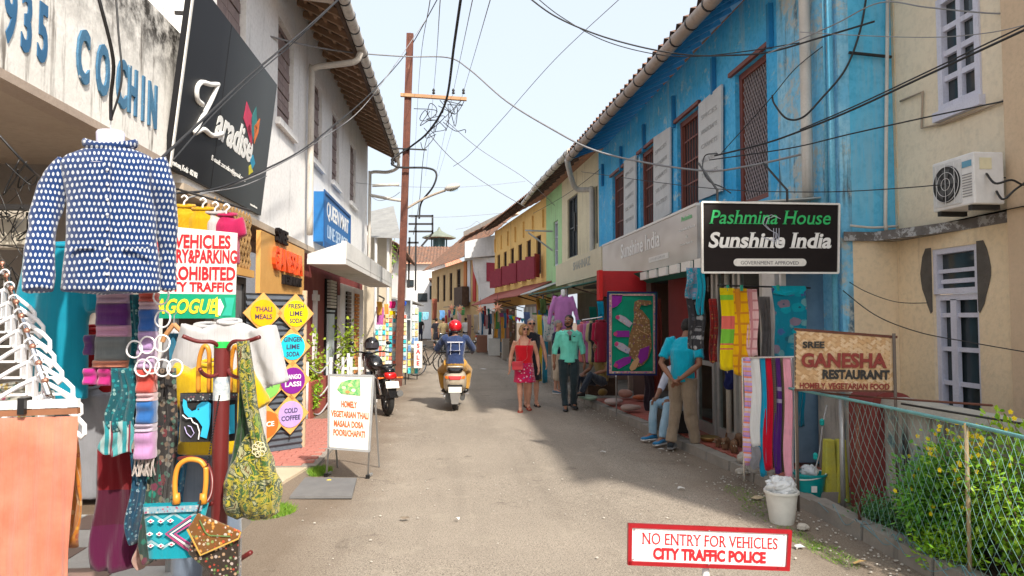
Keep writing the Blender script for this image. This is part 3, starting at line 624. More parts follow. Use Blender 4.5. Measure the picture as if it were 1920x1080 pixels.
# -- right: blue building
bl = thing('blue_building', 'blue limewashed two storey shophouse with maroon barred windows and peeling corner', 'building', (5, 12, 0))
FL = Fr((3.9, 6.55), (3.72, 17.2), (-1, 0))
wz = []
for cx, hw in ((1410, 30), (1290, 20), (1214, 14), (1159, 11)):
    a = FL.at(cx + hw, 300)[0]; b = FL.at(cx - hw, 300)[0]; wz.append((a, b))
Z0, Z1 = 3.15, 5.0
mb = MB(); FL.wall(mb, .0, 1.25, 0, 5.9, [], .25); FL.box(mb, -.001, 0, 0, .1, -.001, 0); mb.build('corner_wall', BLUEW, bl)
mb = MB(); FL.wall(mb, 1.252, FL.L, 2.4, 5.9, [(a, b, Z0, Z1) for a, b in wz], .25); mb.build('wall', BLUE, bl)
MB().box(3.905, 4.70, 6.552, 6.75, 2.47, 6.2).build('return_wall', surf('smooth_blue_wall', (.06, .46, .76), (.13, .54, .79), 1.2, .8, .2, 30, streak=(.25, .5, .65), ssc=4, peel=(.42, .5, .5), psc=2.0, pth=(.66, .70)), bl)
MB().box(3.905, 4.70, 6.552, 6.75, -.05, 2.47).build('return_wall_base', OCHRE, bl)
mb = MB().box(4.48, 4.52, 6.51, 6.55, 2.5, 6.0); mb.build('plaster_edge', surf('edge_ochre', (.7, .5, .3), (.6, .6, .5), 6), bl)
for i, (a, b) in enumerate(wz):
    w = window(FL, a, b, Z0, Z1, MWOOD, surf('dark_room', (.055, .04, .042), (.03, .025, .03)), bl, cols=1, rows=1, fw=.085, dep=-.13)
    mb = MB(); n = 9
    if i == 0:   # diamond lattice
        W_, H_ = b - a - .17, Z1 - Z0 - .17
        for k in range(-16, 26):
            for sg in (1, -1):
                # line z = z0 + 2*(s) + k*.13
                pts = []
                for t_ in (0, 1):
                    pts.append((t_, None))
                s_a, s_b = 0, W_; c0 = k * .115; za = c0 if sg == 1 else c0 + 1.7 * W_; zb_ = c0 + 1.7 * W_ if sg == 1 else c0
                # clip
                def cl(s0_, z0_, s1_, z1_):
                    if z0_ > z1_: s0_, z0_, s1_, z1_ = s1_, z1_, s0_, z0_
                    if z1_ <= 0 or z0_ >= H_: return None
                    if z0_ < 0: s0_ += (s1_ - s0_) * (0 - z0_) / (z1_ - z0_); z0_ = 0
                    if z1_ > H_: s1_ = s0_ + (s1_ - s0_) * (H_ - z0_) / (z1_ - z0_); z1_ = H_
                    return s0_, z0_, s1_, z1_
                r = cl(s_a, za, s_b, zb_)
                if r: mb.bar(FL.p(a + .085 + r[0], Z0 + .085 + r[1], -.09 + .006 * sg), FL.p(a + .085 + r[2], Z0 + .085 + r[3], -.09 + .006 * sg), .012, .005)
        mb.build('lattice', surf('lattice_grey', (.42, .36, .36)), w)
    else:
        for k in range(1, 8):
            c_ = a + (b - a) * k / 8; mb.tube([FL.p(c_, Z0 + .08, -.09), FL.p(c_, Z1 - .08, -.09)], .008, 6)
        for k in range(1, 5): z = Z0 + (Z1 - Z0) * k / 5; FL.box(mb, a + .08, b - .08, z - .012, z + .012, -.095, -.085)
        mb.build('bar', MWOOD, w)
    mb = MB(); FL.box(mb, a - .12, b + .12, Z1 + .003, Z1 + .06, -.1, .05); mb.build('lintel', MWOOD, w)
# painted boards between the windows
random.seed(5)
for px0, px1, yt0, yb0, yt1, yb1 in ((1313, 1356, 196, 376, 158, 358), (1228, 1259, 258, 418, 238, 400), (1172, 1194, 302, 445, 291, 432)):
    pts = [FL.p(*FL.at(px0, yb0, .03), .03), FL.p(*FL.at(px1, yb1, .03), .03), FL.p(*FL.at(px1, yt1, .03), .03), FL.p(*FL.at(px0, yt0, .03), .03)]
    o = MB().poly(pts, (-.03, 0, 0)).build('wall_board', surf('board_white', (.62, .63, .62), (.54, .55, .54), 4, .7, .1, 40, streak=(.3, .3, .3), ssc=6, sth=(.6, .75)), bl)
    u = (pts[1] - pts[0]).normalized(); c = (pts[0] + pts[2]) / 2; hh = (pts[3] - pts[0]).z; wd = (pts[1] - pts[0]).length
    G_ = surf('board_lettering', (.46, .46, .46))
    for k, tx in enumerate(('SPICES', 'HANDICRAFTS', 'CARPETS', 'SILVER', 'TEXTILES')):
        text(tx, hh * .045, c + V((-.034, 0, hh * (.3 - k * .15))), u, Z3, G_, o, 'lettering', width=wd * .7, ext=.002)
# eaves and gutter of the blue building
G0, G1 = V((3.36, 6.75, 5.72)), V((2.90, 17.3, 5.72))
def ge(y, dx=0, dz=0): t_ = (y - G0.y) / (G1.y - G0.y); p = G0.lerp(G1, t_); return V((p.x + dx, y, p.z + dz))
gutter(bl, ge(6.4), ge(17.0), .092, surf('brown_grey_gutter', (.44, .36, .30), (.34, .28, .24), 3, .6, .1, 40, streak=(.2, .16, .13), ssc=8), .58)
roofplane('roof', TILE, bl, ge(6.6, .02, .14), ge(17.25, .02, .14), (7.4, 17.25, 8.0), (7.6, 6.6, 8.0))
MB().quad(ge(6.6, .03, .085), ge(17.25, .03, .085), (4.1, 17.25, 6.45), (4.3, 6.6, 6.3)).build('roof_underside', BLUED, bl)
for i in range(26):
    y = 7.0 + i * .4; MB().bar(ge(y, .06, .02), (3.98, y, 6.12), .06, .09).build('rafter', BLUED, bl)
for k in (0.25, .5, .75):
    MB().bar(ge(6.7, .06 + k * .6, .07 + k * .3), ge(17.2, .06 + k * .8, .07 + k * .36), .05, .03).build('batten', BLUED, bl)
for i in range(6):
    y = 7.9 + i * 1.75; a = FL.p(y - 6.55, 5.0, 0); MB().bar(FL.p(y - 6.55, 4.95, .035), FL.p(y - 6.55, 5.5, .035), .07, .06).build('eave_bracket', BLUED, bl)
# white pipes at the corner
zc = 5.62
pa = PY(1375, 2, 8.0)
MB().tube(spl([ge(8.2, .0, .0), ge(7.9, .12, .02), FL.p(.55, 5.62, .1), FL.p(.47, 5.58, .11), FL.p(.44, 5.45, .10), FL.p(.44, 2.95, .10)]), .058, 12).build('downpipe', PIPEW, bl, smooth=True)
MB().tube([FL.p(.05, 6, .05), FL.p(.05, .2, .05)], .03, 8).tube([FL.p(.17, 6, .04), FL.p(.17, 2.5, .04)], .016, 8).build('blue_pipe', surf('blue_pipe', (.1, .42, .62), (.2, .5, .66)), bl, smooth=True)
MB().tube([(4.46, 6.50, 6.0), (4.33, 6.49, 2.62), (4.31, 6.45, 2.53)], .018, 8).build('thin_pipe', PIPEW, bl, smooth=True)
MB().tube(spl([(3.96, 6.49, 2.58), (4.2, 6.48, 2.56), (4.46, 6.48, 2.58)], 4), .012, 6).build('conduit', PIPEW, bl, smooth=True)
MB().tube([(4.0, 6.51, 4.35), (4.45, 6.51, 4.32)], .016, 6).build('cable_bracket', DARK, bl)
# shopfront under the fascias
SF = 3.62
mb = MB().box(3.9, 4.0, 7.3, 17.2, .1, 2.4); 
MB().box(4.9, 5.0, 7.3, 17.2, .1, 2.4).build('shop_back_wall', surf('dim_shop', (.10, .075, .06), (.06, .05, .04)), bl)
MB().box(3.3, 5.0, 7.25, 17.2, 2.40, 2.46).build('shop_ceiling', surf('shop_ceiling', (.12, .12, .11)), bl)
for y in (7.25, 9.35, 11.5, 14.4, 17.1): MB().box(3.75, 4.9, y, y + .12, .1, 2.4).build('shop_partition', surf('partition', (.35, .25, .20), (.3, .2, .16)), bl)
ALU = paint('pale_aluminium', (.52, .51, .48), .4, .4)
for (ya, yb, xa) in ((7.32, 7.98, 3.42), (8.02, 8.62, 3.40), (8.66, 9.30, 3.38)):
    fr = MB().box(xa, xa + .05, ya, ya + .07, .12, 2.38).box(xa, xa + .05, yb - .07, yb, .12, 2.38).box(xa, xa + .05, ya + .07, yb - .07, 2.28, 2.38).box(xa, xa + .05, ya + .07, yb - .07, .12, .26).box(xa, xa + .05, ya + .07, yb - .07, 1.02, 1.08)
    d_ = fr.build('shop_door', ALU, bl); MB().box(xa + .02, xa + .028, ya + .07, yb - .07, .26, 1.02).box(xa + .02, xa + .028, ya + .07, yb - .07, 1.08, 2.28).build('pane', CLR, d_)
MB().tube([(3.385, 8.2, .25), (3.385, 8.2, 2.3)], .035, 10).build('porch_post', surf('porch_post', (.6, .57, .5)), bl, smooth=True)
MB().box(3.36, 3.41, 6.75, 6.80, .10, 2.15).build('white_post', WPAINT, bl); MB().box(3.40, 3.45, 6.98, 7.28, .14, 2.3).build('door_frame', WPAINT, bl)
MB().box(3.46, 3.9, 6.9, 6.95, .15, 2.2).build('blue_glass_door', paint('blue_glass', (.16, .26, .36), .15), bl)
for k, (y, c_) in enumerate(((9.9, (.26, .03, .03)), (12.2, (.10, .05, .04)))):
    MB().box(3.60, 3.68, y, y + 1.3, .12, 2.38).build('red_panel', surf('red_panel%d' % k, c_, tuple(x * .8 for x in c_)), bl)
RB = surf('red_hoarding', (.48, .015, .02), (.38, .01, .015), 3, .5)
MB().box(2.5, 3.25, 11.3, 11.36, 2.02, 2.45).build('red_hoarding', RB, bl)
MB().box(2.40, 2.46, 11.1, 11.3, 1.95, 2.45).build('red_drape', surf('red_drape', (.62, .02, .02)), bl)
MB().hexa([(3.30, 7.4, 2.24), (3.36, 7.4, 2.24), (3.30, 11.2, 2.24), (3.24, 11.2, 2.24), (3.1, 7.4, 2.40), (3.36, 7.4, 2.41), (3.30, 11.2, 2.41), (3.0, 11.2, 2.40)]).build('green_valance', surf('green_valance', (.02, .14, .10), (.02, .1, .12)), bl)
for k in range(6): MB().box(3.02, 3.06, 8.0 + k * .5, 8.35 + k * .5, 2.27, 2.39).build('price_card', SIGNW, bl)
# fascia boards over the shops
FS = Fr((3.32, 9.05), (3.21, 14.5), (-1, 0))
fb = thing('shop_fascia', 'long brown and white Sunshine India fascia board above the shopfronts', 'sign', (3.3, 11.8, 2.4))
g = NT('brown_fascia_print'); v = g.co(); col = g.mix(g.st(g.no(g.mp(v, (1, .7, 2)), .9, 2), .38, .62), (.34, .28, .24), (.50, .45, .41)); FASC = g.fin(col, .3, 0, .6)
mb = MB(); FS.box(mb, 0, FS.L, 2.46, 3.20, -.06, 0); mb.build('board', FASC, fb)
mb = MB(); FS.box(mb, 0, FS.L, 3.20, 3.235, -.07, .012); FS.box(mb, 0, FS.L, 2.425, 2.46, -.07, .012); mb.build('trim', SIGNW, fb)
ud = -FS.u
def fst(tx, px, py, h, m, **k): s_, z_ = FS.at(px, py, .005); return text(tx, h, FS.p(s_, z_, .003), ud, Z3, m, fb, **k)
fst('Sunshine India', 1197, 474, .27, WHT, serif=True, bold=.012, width=2.35)
fst('Pashmina', 1287, 412, .07, paint('pale_green', (.2, .55, .25), .5), width=.42, bold=.02)
fst('Carpets, Jewellery, Silk, Handicrafts', 1288, 430, .035, WHT, width=.62); fst('K', 1288, 446, .04, WHT)
fst('Genuine Handicrafts', 1287, 458, .03, WHT, width=.5)
s_, z_ = FS.at(1232, 484, .006); mb = MB(); FS.box(mb, s_ - .55, s_ + .45, z_ - .045, z_ + .045, 0, .006); mb.build('white_pill', SIGNW, fb)
fst('GOVERNMENT APPROVED', 1232, 486, .035, TBLK, width=.8)
FC2 = Fr((3.20, 14.56), (3.05, 20.2), (-1, 0))
f2 = thing('cream_fascia', 'blank cream fascia board with faded lettering left of the brown fascia', 'sign', (3.1, 17.4, 2.6))
mb = MB(); FC2.box(mb, 0, FC2.L, 2.6, 3.22, -.07, 0); mb.build('board', surf('cream_board', (.62, .54, .36), (.56, .48, .32), 2, .5, .1), f2)
s_, z_ = FC2.at(1090, 498, 0); text('SHAHNAZ', .2, FC2.p(s_, z_ - .05, .003), -FC2.u, Z3, surf('faded_ink', (.42, .42, .38)), f2, width=2.0, bold=.02)
# -- cream and green houses
ch = thing('cream_house', 'pale cream house with slim dark windows between the blue and the green house', 'house', (5, 19.5, 0))
F3 = Fr((3.72, 17.22), (3.45, 21.5), (-1, 0)); hs = []
for px0, px1, yt, yb in ((1064, 1083, 368, 482), (1115, 1132, 345, 455)):
    a = F3.at(px1, 400)[0]; b = F3.at(px0, 400)[0]; z_1 = F3.at((px0 + px1) / 2, yt)[1]; z_0 = F3.at((px0 + px1) / 2, yb)[1]; hs.append((max(a, .1), b, z_0, z_1))
mb = MB(); F3.wall(mb, 0, F3.L, 2.4, 6.0, hs, .2); mb.build('wall', CREAM, ch)
for h in hs: window(F3, *h, paint('dark_grey_frame', (.05, .055, .06), .5), WIN, ch, cols=3, rows=2, fw=.04)
mb = MB(); F3.box(mb, 2.4, 2.47, 4.2, 4.75, .0, .05); mb.build('wall_lamp_bracket', DARK, ch)
MB().tube(spl([ge(17.0, -.05, -.05), F3.p(.7, 5.15, .45), F3.p(.5, 5.05, .1), F3.p(.4, 4.9, .07), F3.p(.4, 2.9, .07)]), .07, 10).build('downpipe', PIPEW, ch, smooth=True)
gh = thing('green_house', 'narrow mint green house between the cream and the yellow house', 'house', (5, 23, 0))
F4 = Fr((3.45, 21.52), (3.3, 24.1), (-1, 0))
a, b = F4.at(1048, 420)[0], F4.at(1039, 420)[0]
mb = MB(); F4.wall(mb, 0, F4.L, 2.4, 6.0, [(.6, 1.3, 3.4, 4.9)], .2); mb.build('wall', GREENW, gh); window(F4, .6, 1.3, 3.4, 4.9, LILACW, WIN, gh, 2, 3)
yh = thing('yellow_house', 'long yellow two storey house with a row of wine red shutters', 'house', (4.5, 29, 0))
F5 = Fr((3.3, 24.12), (2.07, 34.2), (-1, 0)); hs = []
for i in range(6): a = .75 + i * 1.6; hs.append((a, a + .75, 3.3, 4.75))
mb = MB(); F5.wall(mb, 0, F5.L, 2.2, 6.0, hs, .2); mb.build('wall', YELLOW, yh)
for i, h in enumerate(hs):
    w = window(F5, *h, WOODD, WIN, yh, 2, 2, fw=.05)
    for q in (0, 1):
        mb = MB(); a = h[q]; o_ = (a - .36, a) if q == 0 else (a, a + .36)
        dd = .02 if i % 2 else .05
        mb.hexa([F5.p(o_[0], 3.15, dd + (.25 if q == 0 else 0)), F5.p(o_[1], 3.15, dd + (0 if q == 0 else .25)), F5.p(o_[1], 3.15, dd + .04 + (0 if q == 0 else .25)), F5.p(o_[0], 3.15, dd + .04 + (.25 if q == 0 else 0)),
                 F5.p(o_[0], 4.0, dd + (.25 if q == 0 else 0)), F5.p(o_[1], 4.0, dd + (0 if q == 0 else .25)), F5.p(o_[1], 4.0, dd + .04 + (0 if q == 0 else .25)), F5.p(o_[0], 4.0, dd + .04 + (.25 if q == 0 else 0))])
        mb.build('shutter', SHUTR, w)
for i in range(7): a = .3 + i * 1.6; mb = MB(); F5.box(mb, a, a + .07, 4.95, 5.6, .0, .07); mb.build('eave_strut', YELLOW, yh)
# long shared roof above cream, green, yellow
lr = [(F3, 0, F3.L), (F4, 0, F4.L), (F5, 0, F5.L)]
for Fm, nm, par in ((F3, 'roof', ch), (F4, 'roof', gh), (F5, 'roof', yh)):
    A = Fm.p(-.05, 5.98, .62); B = Fm.p(Fm.L + .05, 5.98, .62); C = Fm.p(Fm.L, 8.1, -3.2); D = Fm.p(0, 8.1, -3.2)
    roofplane(nm, TILE, par, A + Z3 * .1, B + Z3 * .1, C, D)
    MB().quad(A + Z3 * .05, B + Z3 * .05, Fm.p(Fm.L, 6.35, -.1), Fm.p(0, 6.35, -.1)).build('roof_underside', WOODD, par)
    n = int(Fm.L / .6)
    for i in range(n): MB().bar(Fm.p(.3 + i * .6, 5.95, .6), Fm.p(.3 + i * .6, 6.25, 0), .06, .08).build('rafter', WOODD, par)
gutter(ch, F3.p(.2, 6.0, .70), F3.p(F3.L + 1.2, 6.0, .70), .085, PIPEW, .8)
gutter(gh, F4.p(1.3, 5.97, .70), F4.p(3.2, 5.85, .75), .07, PIPEW, .8)
# white jettied house beyond, brown house
wj = thing('white_jettied_house', 'white house with a jettied upper floor beyond the yellow house', 'house', (1.5, 36, 0))
a, b = PY(872, 455, 34.6), PY(930, 455, 34.6)
mb = MB().poly([(a.x, 34.6, 4.7), (b.x + .4, 34.6, 4.9), (b.x + .4, 34.6, 6.0), (a.x, 34.6, 5.55)], (0, 1.6, 0)); mb.poly([(a.x + .45, 34.9, 4.75), (a.x + .5, 34.9, 4.2), (a.x + .75, 34.9, 3.4), (a.x + .85, 34.9, 0), (b.x + .4, 34.9, 0), (b.x + .4, 34.9, 4.8)], (0, 2.0, 0))
mb.build('wall', surf('jetty_white', (.68, .70, .72), (.56, .58, .60), 1.2, .9, .2, 30, streak=(.4, .42, .43), ssc=4), wj)
MB().poly([PY(912, 492, 34.85), PY(912, 527, 34.85), PY(929, 529, 34.85), PY(929, 493, 34.85)], (0, .05, 0)).build('shutter', SHUTR, wj)
roofplane('roof', TILE, wj, (a.x + .0, 34.3, 5.75), (a.x - .3, 37.5, 5.75), (3.4, 37.5, 7.4), (3.8, 33.9, 7.4))
br = thing('brown_house', 'ochre and brown house with a long tiled roof further down the street', 'house', (0, 44, 0))
F6 = Fr((1.35, 38), (-1.6, 50.5), (-1, -.1)); 
mb = MB(); F6.wall(mb, 0, F6.L, 0, 5.1, [(4.0, 5.0, 2.8, 4.7), (6.2, 7.0, 2.8, 4.6), (8.2, 9.0, 2.8, 4.6), (10.2, 11, 2.8, 4.6)], .2); mb.build('wall', surf('ochre_dim', (.62, .42, .20), (.50, .33, .16), 1.5), br)
for h in ((4.0, 5.0, 2.8, 4.7), (6.2, 7.0, 2.8, 4.6), (8.2, 9.0, 2.8, 4.6), (10.2, 11, 2.8, 4.6)): window(F6, *h, WOODD, WIN, br, 2, 2)
for a0, c_ in ((.3, (.5, .05, .04)), (1.5, (.7, .7, .72)), (2.4, (.6, .2, .05))): mb = MB(); F6.box(mb, a0, a0 + .6, 2.6, 5.0, .01, .06); mb.build('painted_panel', surf('pp%.1f' % a0, c_), br)
mb = MB(); F6.box(mb, 1.6, 3.6, 2.35, 3.5, .1, .5); mb.build('balcony_box', WOODD, br)
roofplane('roof', TILE, br, F6.p(-.3, 5.1, .6), F6.p(F6.L + .3, 5.1, .6), F6.p(F6.L, 7.9, -2.6), F6.p(0, 7.9, -2.6))
MB().bar(F6.p(1, 7.95, -2.6), F6.p(F6.L, 7.95, -2.6), .4, .4).build('ridge', surf('ridge_cream', (.75, .62, .48)), br)
gw = thing('grey_corner_house', 'dark grey corner house at the bend of the street', 'house', (-2, 56, 0))
MB().box(-1.6, 2, 53, 60, 0, 4.6).build('wall', surf('greyw', (.35, .33, .32), (.25, .23, .22)), gw); MB().box(-1.9, 2, 52.6, 60, 4.6, 4.75).build('roof', TILE, gw)
# -- signs on the left
def discp(mb, c, r, u, up, nr, t, n=28, sq=1): return mb.poly([V(c) + V(u) * r * math.cos(a * 6.2832 / n) + V(up) * r * sq * math.sin(a * 6.2832 / n) for a in range(n)], V(nr) * t)
U1 = V((0, 1, 0)); X1 = V((1, 0, 0))
zs = thing('black_shop_sign', 'large tilted black Zaradise shop sign with white script and colourful bird', 'sign', (-2.6, 7.7, 3.02))
zu = V((.18, 0, 1.72)).normalized(); zn = U1.cross(zu)
def zp(px, py, d=0):
    o = V((-2.56, 6.2, 3.02)); r = ray(px, py); t = (o - EYE).dot(zn) / r.dot(zn); return EYE + r * t + zn * d
g = NT('black_sign_face'); v = g.co(); yy = g.sep(v)[1]; col = g.mix(g.st(g.ma('ADD', yy, g.ma('MULTIPLY', g.no(v, .9, 2), .3)), -.4, 1.3), (.010, .010, .012), (.07, .08, .085)); ZM = g.fin(col, .5, 0, .25)  # sign face goes from black to dark grey towards its far end
o0 = V((-2.56, 6.38, 3.02)); H_ = 1.78; Lz = 2.92
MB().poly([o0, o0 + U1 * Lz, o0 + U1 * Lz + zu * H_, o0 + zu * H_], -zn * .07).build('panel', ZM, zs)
MB().poly([o0 - U1 * .035, o0 - U1 * .001, o0 - U1 * .001 + zu * H_, o0 - U1 * .035 + zu * H_], zn * .012 ).build('edge_trim', SIGNW, zs)
MB().poly([o0 + zn * .002 + U1 * 1.02, o0 + zn * .002 + U1 * 1.026, o0 + zn * .002 + U1 * 1.026 + zu * H_, o0 + zn * .002 + U1 * 1.02 + zu * H_], zn * .001).build('seam', SIGNK, zs)
def zt_(s, px, py, h, m=WHT, **k): return text(s, h, zp(px, py, .002), U1, zu, m, zs, **k)
zt_('aradise', 438, 280, .34, bold=.03, shear=.22, width=1.28)
mb = MB().tube(spl([zp(x, y, .01) for x, y in ((378, 196), (368, 186), (367, 166), (376, 154), (392, 158), (406, 158), (405, 162), (393, 190), (378, 218), (364, 246), (365, 248), (380, 242), (396, 254), (416, 250))], 3), .026, 6, flat=(zn, 1.0)); mb.build('initial_letter', WHT, zs, smooth=True)
zt_('Jewtown, Kochi - 682 002', 346, 322, .055, width=.62); zt_('E-mail: zaradise@gmail.com', 430, 322, .055, width=1.15); zt_('www.zaradise.com', 475, 388, .03, width=.3)
for pts, c in ((((456, 222), (462, 190), (472, 216), (470, 262)), (.6, .03, .1)), (((470, 222), (480, 200), (482, 240), (472, 268)), (.03, .22, .22)), (((476, 236), (487, 222), (484, 248), (476, 270)), (.75, .18, .03)), (((468, 300), (474, 290), (478, 306), (472, 318)), (.02, .3, .5)), (((466, 312), (470, 308), (474, 322), (466, 328)), (.65, .6, .05)), (((462, 240), (468, 232), (474, 262), (470, 276)), (.5, .03, .08))):
    MB().poly([zp(x, y, .002) for x, y in pts], zn * .003).build('feather', paint('feather%d' % int(pts[0][0]), c), zs)
for yy_ in (6.5, 7.7, 8.9): MB().bar((-2.6, yy_, 4.5), (-2.52, yy_, 4.5), .03).build('strut', DARK, zs)
# blue sign on the white wall
qs = thing('blue_wall_sign', 'blue boxed sign with two lines of white lettering on the whitewashed wall', 'sign', (-2.5, 14.6, 3.05))
SB = paint('sign_blue', (.01, .15, .42), .5)
MB().box(-2.598, -2.42, 12.9, 16.2, 3.08, 4.02).build('box', SB, qs)
MB().box(-2.419, -2.40, 12.9, 12.98, 3.0, 4.06).box(-2.419, -2.40, 16.12, 16.2, 3.0, 4.06).box(-2.419, -2.40, 12.981, 16.119, 3.0, 3.1).box(-2.419, -2.40, 12.981, 16.119, 4.0, 4.06).build('frame', paint('dark_blue', (.005, .09, .28)), qs)
text('QUEEN MART', .30, (-2.418, 14.6, 3.60), U1, Z3, WHT, qs, width=2.7, bold=.02); text('LINE SERVICES', .26, (-2.418, 14.6, 3.2), U1, Z3, paint('pale_blue', (.55, .68, .8)), qs, width=2.5)
# Ganesha board, bamboo mat, ribbed panel with diamond signs
WOODY = surf('varnished_ply', (.72, .40, .12), (.62, .32, .09), 3, .5, .1, 40)
gs = thing('restaurant_fascia', 'varnished plywood GANESHA board with raised orange letters beside the ribbed grey panel', 'sign', (-2.5, 10.1, 2.0))
MB().box(-2.56, -2.50, 9.1, 11.7, 1.98, 2.80).build('board', WOODY, gs)
OR = paint('orange_letter', (.85, .09, .015), .45)
def gt(s, px, py, h, m, w, **k): return text(s, h, PX(px, py, -2.50), U1, Z3, m, gs, width=w, ext=.05, bold=.03, name='letters', **k)
gt('SREE', 525, 456, .19, SIGNK, .6); gt('GANESHA', 538, 510, .30, OR, 1.75); gt('RESTAURANT', 545, 535, .13, SIGNK, 1.15)
bm = thing('bamboo_panel', 'woven bamboo mat panel above the shop door left of the plywood board', 'panel', (-2.55, 8.1, 2.1))
BAM = surf('bamboo', (.55, .33, .13), (.40, .23, .09), 12, .7, .2, 60)
random.seed(2)
n = 0
mb = MB()
for i in range(22):
    for j in range(8):
        y = 7.45 + i * .062; z = 2.30 + j * .085; a = .8 if (i + j) % 2 else -.8
        mb.bar((-2.54 + random.uniform(0, .006), y - .04, z - .04 * (1 if a > 0 else -1)), (-2.54 + random.uniform(0, .006), y + .04, z + .04 * (1 if a > 0 else -1)), .045, .004, up=X1)
mb.build('weave', BAM, bm, kind='stuff'); MB().box(-2.6, -2.56, 7.4, 8.84, 2.22, 2.86).build('backing', BAM, bm); MB().box(-2.56, -2.50, 7.4, 8.84, 2.16, 2.25).build('rail', WOODY, bm)
dr = thing('glass_shop_door', 'shop door with dark frame and grey glass under the bamboo panel', 'door', (-2.6, 8.2, .1))
MB().box(-2.62, -2.56, 7.5, 7.58, .05, 2.15).box(-2.62, -2.56, 8.62, 8.70, .05, 2.15).box(-2.62, -2.56, 7.58, 8.62, 2.07, 2.15).build('frame', DARK, dr); MB().box(-2.60, -2.585, 7.58, 8.62, .05, 2.07).build('pane', paint('grey_glass', (.20, .20, .20), .15), dr)
rp = thing('ribbed_panel', 'dark grey ribbed metal panel carrying round drink signs on diamonds', 'panel', (-2.5, 9.8, .05))
RA = V((-2.42, 8.25, 0)); RU = V((.75, .66, 0)).normalized(); RN = RU.cross(Z3)
def cf(u, v): return RA + RU * (u * .74) + RN * (.014 * math.sin(v * 2 * math.pi * 26)) + Z3 * (.04 + v * 1.90)
MB().grid(cf, 1, 208).build('ribbed_sheet', CORR, rp, smooth=True); MB().poly([RA - RN * .03 + Z3 * .04, RA + RU * .74 - RN * .03 + Z3 * .04, RA + RU * .74 - RN * .03 + Z3 * 1.95, RA - RN * .03 + Z3 * 1.95], -RN * .04).build('backing', DARK, rp)
MB().bar(RA + RU * .77 + Z3 * .04 - RN * .03, RA + RU * .77 + Z3 * 2.0 - RN * .03, .05).build('frame_post', surf('post_tan', (.6, .45, .3)), rp)
dcol = [((490, 587), (.85, .40, .0), 'THALI MEALS'), ((551, 588), (.85, .66, .0), 'FRESH LIME SODA'), ((545, 650), (.01, .50, .66), 'GINGER LIME SODA'), ((545, 713), (.20, .01, .26), 'MANGO LASSI'), ((541, 776), (.45, .32, .66), 'COLD COFFEE'), ((497, 655), (.75, .12, .02), 'DOSA'), ((494, 795), (.85, .14, .02), 'JUICE'), ((497, 722), (.2, .5, .1), 'TEA')]
for (px, py), c, tx in dcol:
    r = ray(px, py); q = EYE + r * ((RA - EYE).dot(RN) / r.dot(RN)) + RN * .03; sd2 = .245
    dm = thing('drink_sign', 'orange diamond board with %s disc reading %s' % ({'THALI MEALS': 'an amber', 'FRESH LIME SODA': 'a yellow', 'GINGER LIME SODA': 'a sky blue', 'MANGO LASSI': 'a purple', 'COLD COFFEE': 'a lilac', 'DOSA': 'a red', 'JUICE': 'a bright orange', 'TEA': 'a green'}[tx], tx), 'sign', q, 'diamond drink signs on the ribbed panel')
    MB().poly([q + RU * sd2, q + Z3 * sd2, q - RU * sd2, q - Z3 * sd2], RN * .02).build('board', WOODY, dm)
    mb = MB(); discp(mb, q + RN * .0205, .16, RU, Z3, RN, .008); mb.build('disc', paint('disc_%s' % tx[:4], c), dm)
    W_ = tx.split(); m_ = WHT if tx in ('MANGO LASSI', 'JUICE') else paint('ink', (.05, .04, .1))
    for k, w_ in enumerate(W_): text(w_, .055, q + RN * .029 + Z3 * ((len(W_) / 2 - k - 1) * .09 + .02), RU, Z3, m_, dm, width=.038 * len(w_) + .02, bold=.02)
    MB().tube([q - Z3 * sd2, q - Z3 * (sd2 + .07)], .006, 5).build('string', DARK, dm)
# menu board on its stand
mn = thing('menu_board', 'white free-standing menu board with orange lettering and green thali picture on a steel frame', 'menu board', (-1.12, 7.05, 0))
A, B = PY(616, 840, 7.02), PY(692, 846, 6.98); Ct, Dt = PY(700, 705, 7.12), PY(617, 703, 7.16)
mu = (B - A).normalized(); mup = (Dt - A).normalized(); mnr = mu.cross(mup).normalized()
MB().poly([A, B, Ct, Dt], -mnr * .02).build('board', surf('menu_board_face', (.76, .73, .66), (.66, .62, .55), 4, .6, .1, 40, peel=(.12, .08, .07), psc=5, pth=(.74, .76)), mn)
mb = MB()
for a, b in ((A, B), (B, Ct), (Ct, Dt), (Dt, A)): mb.bar(a - mnr * .01, b - mnr * .01, .022, .03, up=mnr)
for s_, q in ((A, (612, 893)), (B, (690, 896))): g_ = PG(*q); g_.z = .02; mb.bar(s_, g_, .018)
mb.build('frame', STEELG, mn)
for top, q in ((Dt, (640, 872)), (Ct, (712, 872))): g_ = PG(q[0], q[1]); MB().bar(top - mnr * .03, V((top.x, 7.75, .01)), .018).build('rear_leg', STEELG, mn)
for q in ((612, 893), (690, 896)): g_ = PG(*q); MB().bar(g_ + V((-.01, -.03, .02)), g_ + V((.03, .10, .02)), .02).build('foot', STEELG, mn); MB().box(g_.x - .02, g_.x + .02, g_.y - .04, g_.y, .0, .035).build('foot_pad', BLACK, mn)
def mt(s, px, py, h, w):
    r = ray(px, py); t = (A - EYE).dot(mnr) / r.dot(mnr); text(s, h, EYE + r * t + mnr * .002, mu, mup, paint('menu_ink', (.75, .12, .03)), mn, width=w, bold=.03)
mt('HOMELY', 655, 764, .062, .16); mt('VEGETARIAN THALI', 656, 783, .06, .38); mt('MASALA DOSA', 654, 801, .06, .30); mt('POORI/CHAPATI', 655, 818, .06, .32)
def mp_(px, py, d=.003): r = ray(px, py); t = (A - EYE).dot(mnr) / r.dot(mnr); return EYE + r * t + mnr * d
